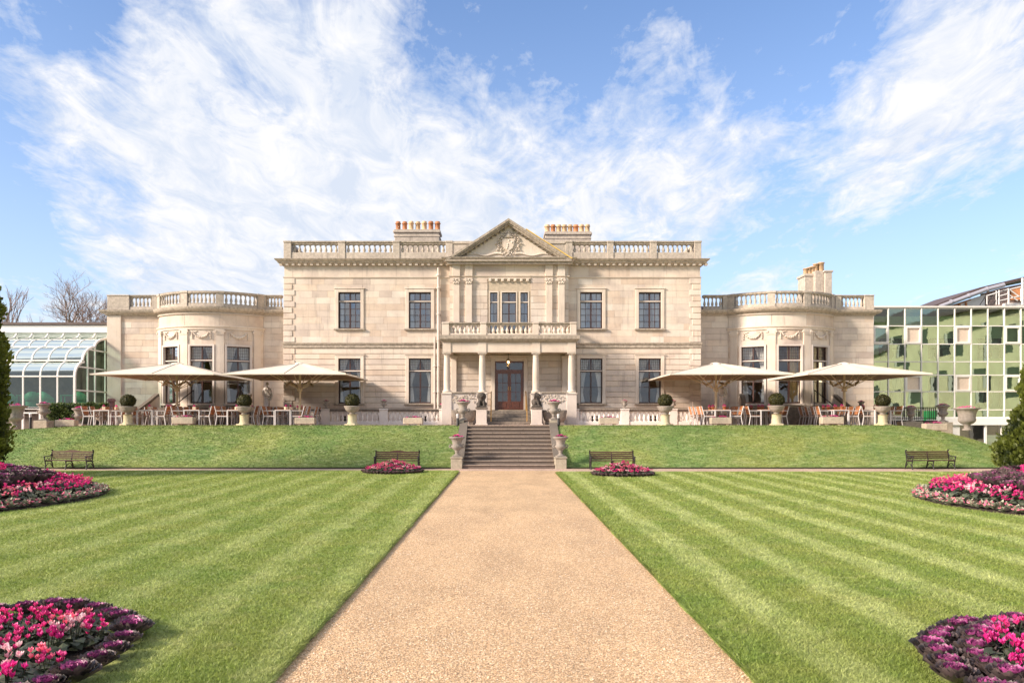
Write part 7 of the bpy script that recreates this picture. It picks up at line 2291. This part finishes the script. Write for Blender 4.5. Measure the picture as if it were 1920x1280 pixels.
# ------------------------------------------------------------------ grass blades and loose gravel
def blades(n, seed):
    r = np.random.RandomState(seed)
    # distance distributed so that the blades are equally dense in the picture
    D = 5.2 + (26.0) * r.rand(n) ** 1.9
    X = (r.rand(n) * 2 - 1) * (D * .665 + .3)
    keep = np.ones(n, bool)
    keep &= (X < PL - .005) | (X > PR + .005)
    for (cx_, cy_, rx, ry) in ((-4.55, 6.22, 1.49, 1.87), (4.88, 5.85, 1.63, 1.65), (-13.45, 19.2, 3.27, 4.37), (13.35, 18.4, 3.32, 4.27), (-4.16, 29.7, 1.12, 1.16), (4.17, 28.35, 1.10, 1.14)):
        keep &= ((X - cx_) / rx) ** 2 + ((D - cy_) / ry) ** 2 > 1
    keep &= D < np.where(X < 0, 30.5, 29.8)
    X, D = X[keep], D[keep]; n = len(X)
    hgt = (.014 + .020 * r.rand(n) ** 1.5) * (1 + .02 * D); wd = (.0019 + .00028 * D) * (1 + .5 * r.rand(n))
    an = r.rand(n) * math.pi; lean = r.normal(0, .022, (n, 2)) * (1 + .02 * D)[:, None]
    z0 = .033
    v = np.zeros((n, 3, 3), np.float32)
    v[:, 0, 0] = X - np.cos(an) * wd; v[:, 0, 1] = D - np.sin(an) * wd; v[:, 0, 2] = z0
    v[:, 1, 0] = X + np.cos(an) * wd; v[:, 1, 1] = D + np.sin(an) * wd; v[:, 1, 2] = z0
    v[:, 2, 0] = X + lean[:, 0]; v[:, 2, 1] = D + lean[:, 1]; v[:, 2, 2] = z0 + hgt
    return v.reshape(-1, 3), r.rand(n).astype(np.float32)


def tri_mesh(name, v, tint, mat, per=1):
    nt = len(v) // 3
    me = bpy.data.meshes.new(name); me.vertices.add(len(v)); me.vertices.foreach_set('co', v.ravel())
    me.loops.add(len(v)); me.loops.foreach_set('vertex_index', np.arange(len(v), dtype=np.int32))
    me.polygons.add(nt); me.polygons.foreach_set('loop_start', np.arange(0, len(v), 3, dtype=np.int32))
    try: me.polygons.foreach_set('loop_total', np.full(nt, 3, np.int32))
    except Exception: pass
    at = me.attributes.new('tint', 'FLOAT', 'FACE'); at.data.foreach_set('value', np.repeat(tint, per) if per > 1 else tint)
    me.materials.append(mat); me.update(); me.validate()
    o = bpy.data.objects.new(name, me); COL.objects.link(o)
    return o


v, t_ = blades(850000, 3)
tag(tri_mesh('grass', v, t_, M_BLADE), 'short mown grass blades of the lawns', None, None, 'stuff')
# longer tufts hanging over the path edge and around the beds
r = np.random.RandomState(8); n = 60000
u = r.rand(n) ** 1.6; Dd = 5 + 24.8 * u; sgn = np.where(r.rand(n) < .5, -1, 1)
Xx = np.where(sgn < 0, PL - .07 + .085 * r.rand(n), PR + .07 - .085 * r.rand(n))
ln_ = (.02 + .03 * r.rand(n))
v = np.zeros((n, 3, 3), np.float32); wd = .003 + .0006 * Dd
v[:, 0] = np.stack([Xx, Dd - wd, np.full(n, .03)], 1); v[:, 1] = np.stack([Xx, Dd + wd, np.full(n, .03)], 1)
v[:, 2] = np.stack([Xx - sgn * ln_ * r.rand(n) * 1.0, Dd + r.normal(0, .02, n), .025 + .03 * r.rand(n) - ln_ * .3 * r.rand(n)], 1)
tag(tri_mesh('path_edge_grass', v.reshape(-1, 3), r.rand(n).astype(np.float32), M_BLADE), 'ragged grass hanging over the gravel path edges', None, None, 'stuff')
# bank tufts
r = np.random.RandomState(18); n = 150000
Xb = r.uniform(-24, 24, n); Yb = 32.7 + 3.5 * r.rand(n)
keep = (Xb < SX0 - .02) | (Xb > SX1 + .02); Xb, Yb = Xb[keep], Yb[keep]; n = len(Xb)
Zb = np.array([terrain(float(a_), float(c_)) for a_, c_ in zip(Xb, Yb)])
v = np.zeros((n, 3, 3), np.float32); wd = .007 + .006 * r.rand(n); an = r.rand(n) * math.pi
v[:, 0] = np.stack([Xb - np.cos(an) * wd, Yb - np.sin(an) * wd, Zb - .01], 1); v[:, 1] = np.stack([Xb + np.cos(an) * wd, Yb + np.sin(an) * wd, Zb - .01], 1)
v[:, 2] = np.stack([Xb + r.normal(.03, .04, n), Yb + r.normal(-.02, .03, n), Zb + .015 + .03 * r.rand(n)], 1)
tag(tri_mesh('bank_grass', v.reshape(-1, 3), r.rand(n).astype(np.float32), M_BANK), 'tufted grass on the bank', None, None, 'stuff')
# pebbles
r = np.random.RandomState(28); n = 60000
Dd = 5.0 + 12 * r.rand(n) ** 1.7; Xx = r.uniform(PL - .06, PR + .06, n); Xx = np.clip(Xx, PL + .01 + .12 * r.rand(n) ** 2, PR - .01 - .12 * r.rand(n) ** 2); sz = .0035 + .006 * r.rand(n) ** 3
octv = np.array([(1, 0, 0), (0, 1, 0), (-1, 0, 0), (0, -1, 0), (0, 0, .8), (0, 0, -.5)], np.float32); octf = [(0, 1, 4), (1, 2, 4), (2, 3, 4), (3, 0, 4)]
c_, s_ = np.cos(r.rand(n) * 6.28), np.sin(r.rand(n) * 6.28)
ra = r.rand(n) * 6.28; ca_, sa_ = np.cos(ra), np.sin(ra)
V = octv[None] * sz[:, None, None] * (1 + .5 * (r.rand(n, 6, 1) - .5)) * np.array([1.3, .9, .9])
VX_ = V[:, :, 0] * ca_[:, None] - V[:, :, 1] * sa_[:, None] + Xx[:, None]; VY_ = V[:, :, 0] * sa_[:, None] + V[:, :, 1] * ca_[:, None] + Dd[:, None]; VZ_ = V[:, :, 2] + .003
V = np.stack([VX_, VY_, VZ_], 2)
tri = V[:, np.array(octf).ravel(), :].reshape(-1, 3).astype(np.float32)
tag(tri_mesh('pebbles', tri, r.rand(n).astype(np.float32), M_PEBBLE, 4), 'loose golden pebbles on the gravel path', None, None, 'stuff')
for o in bpy.data.objects:
    if '_local' in o: del o['_local']
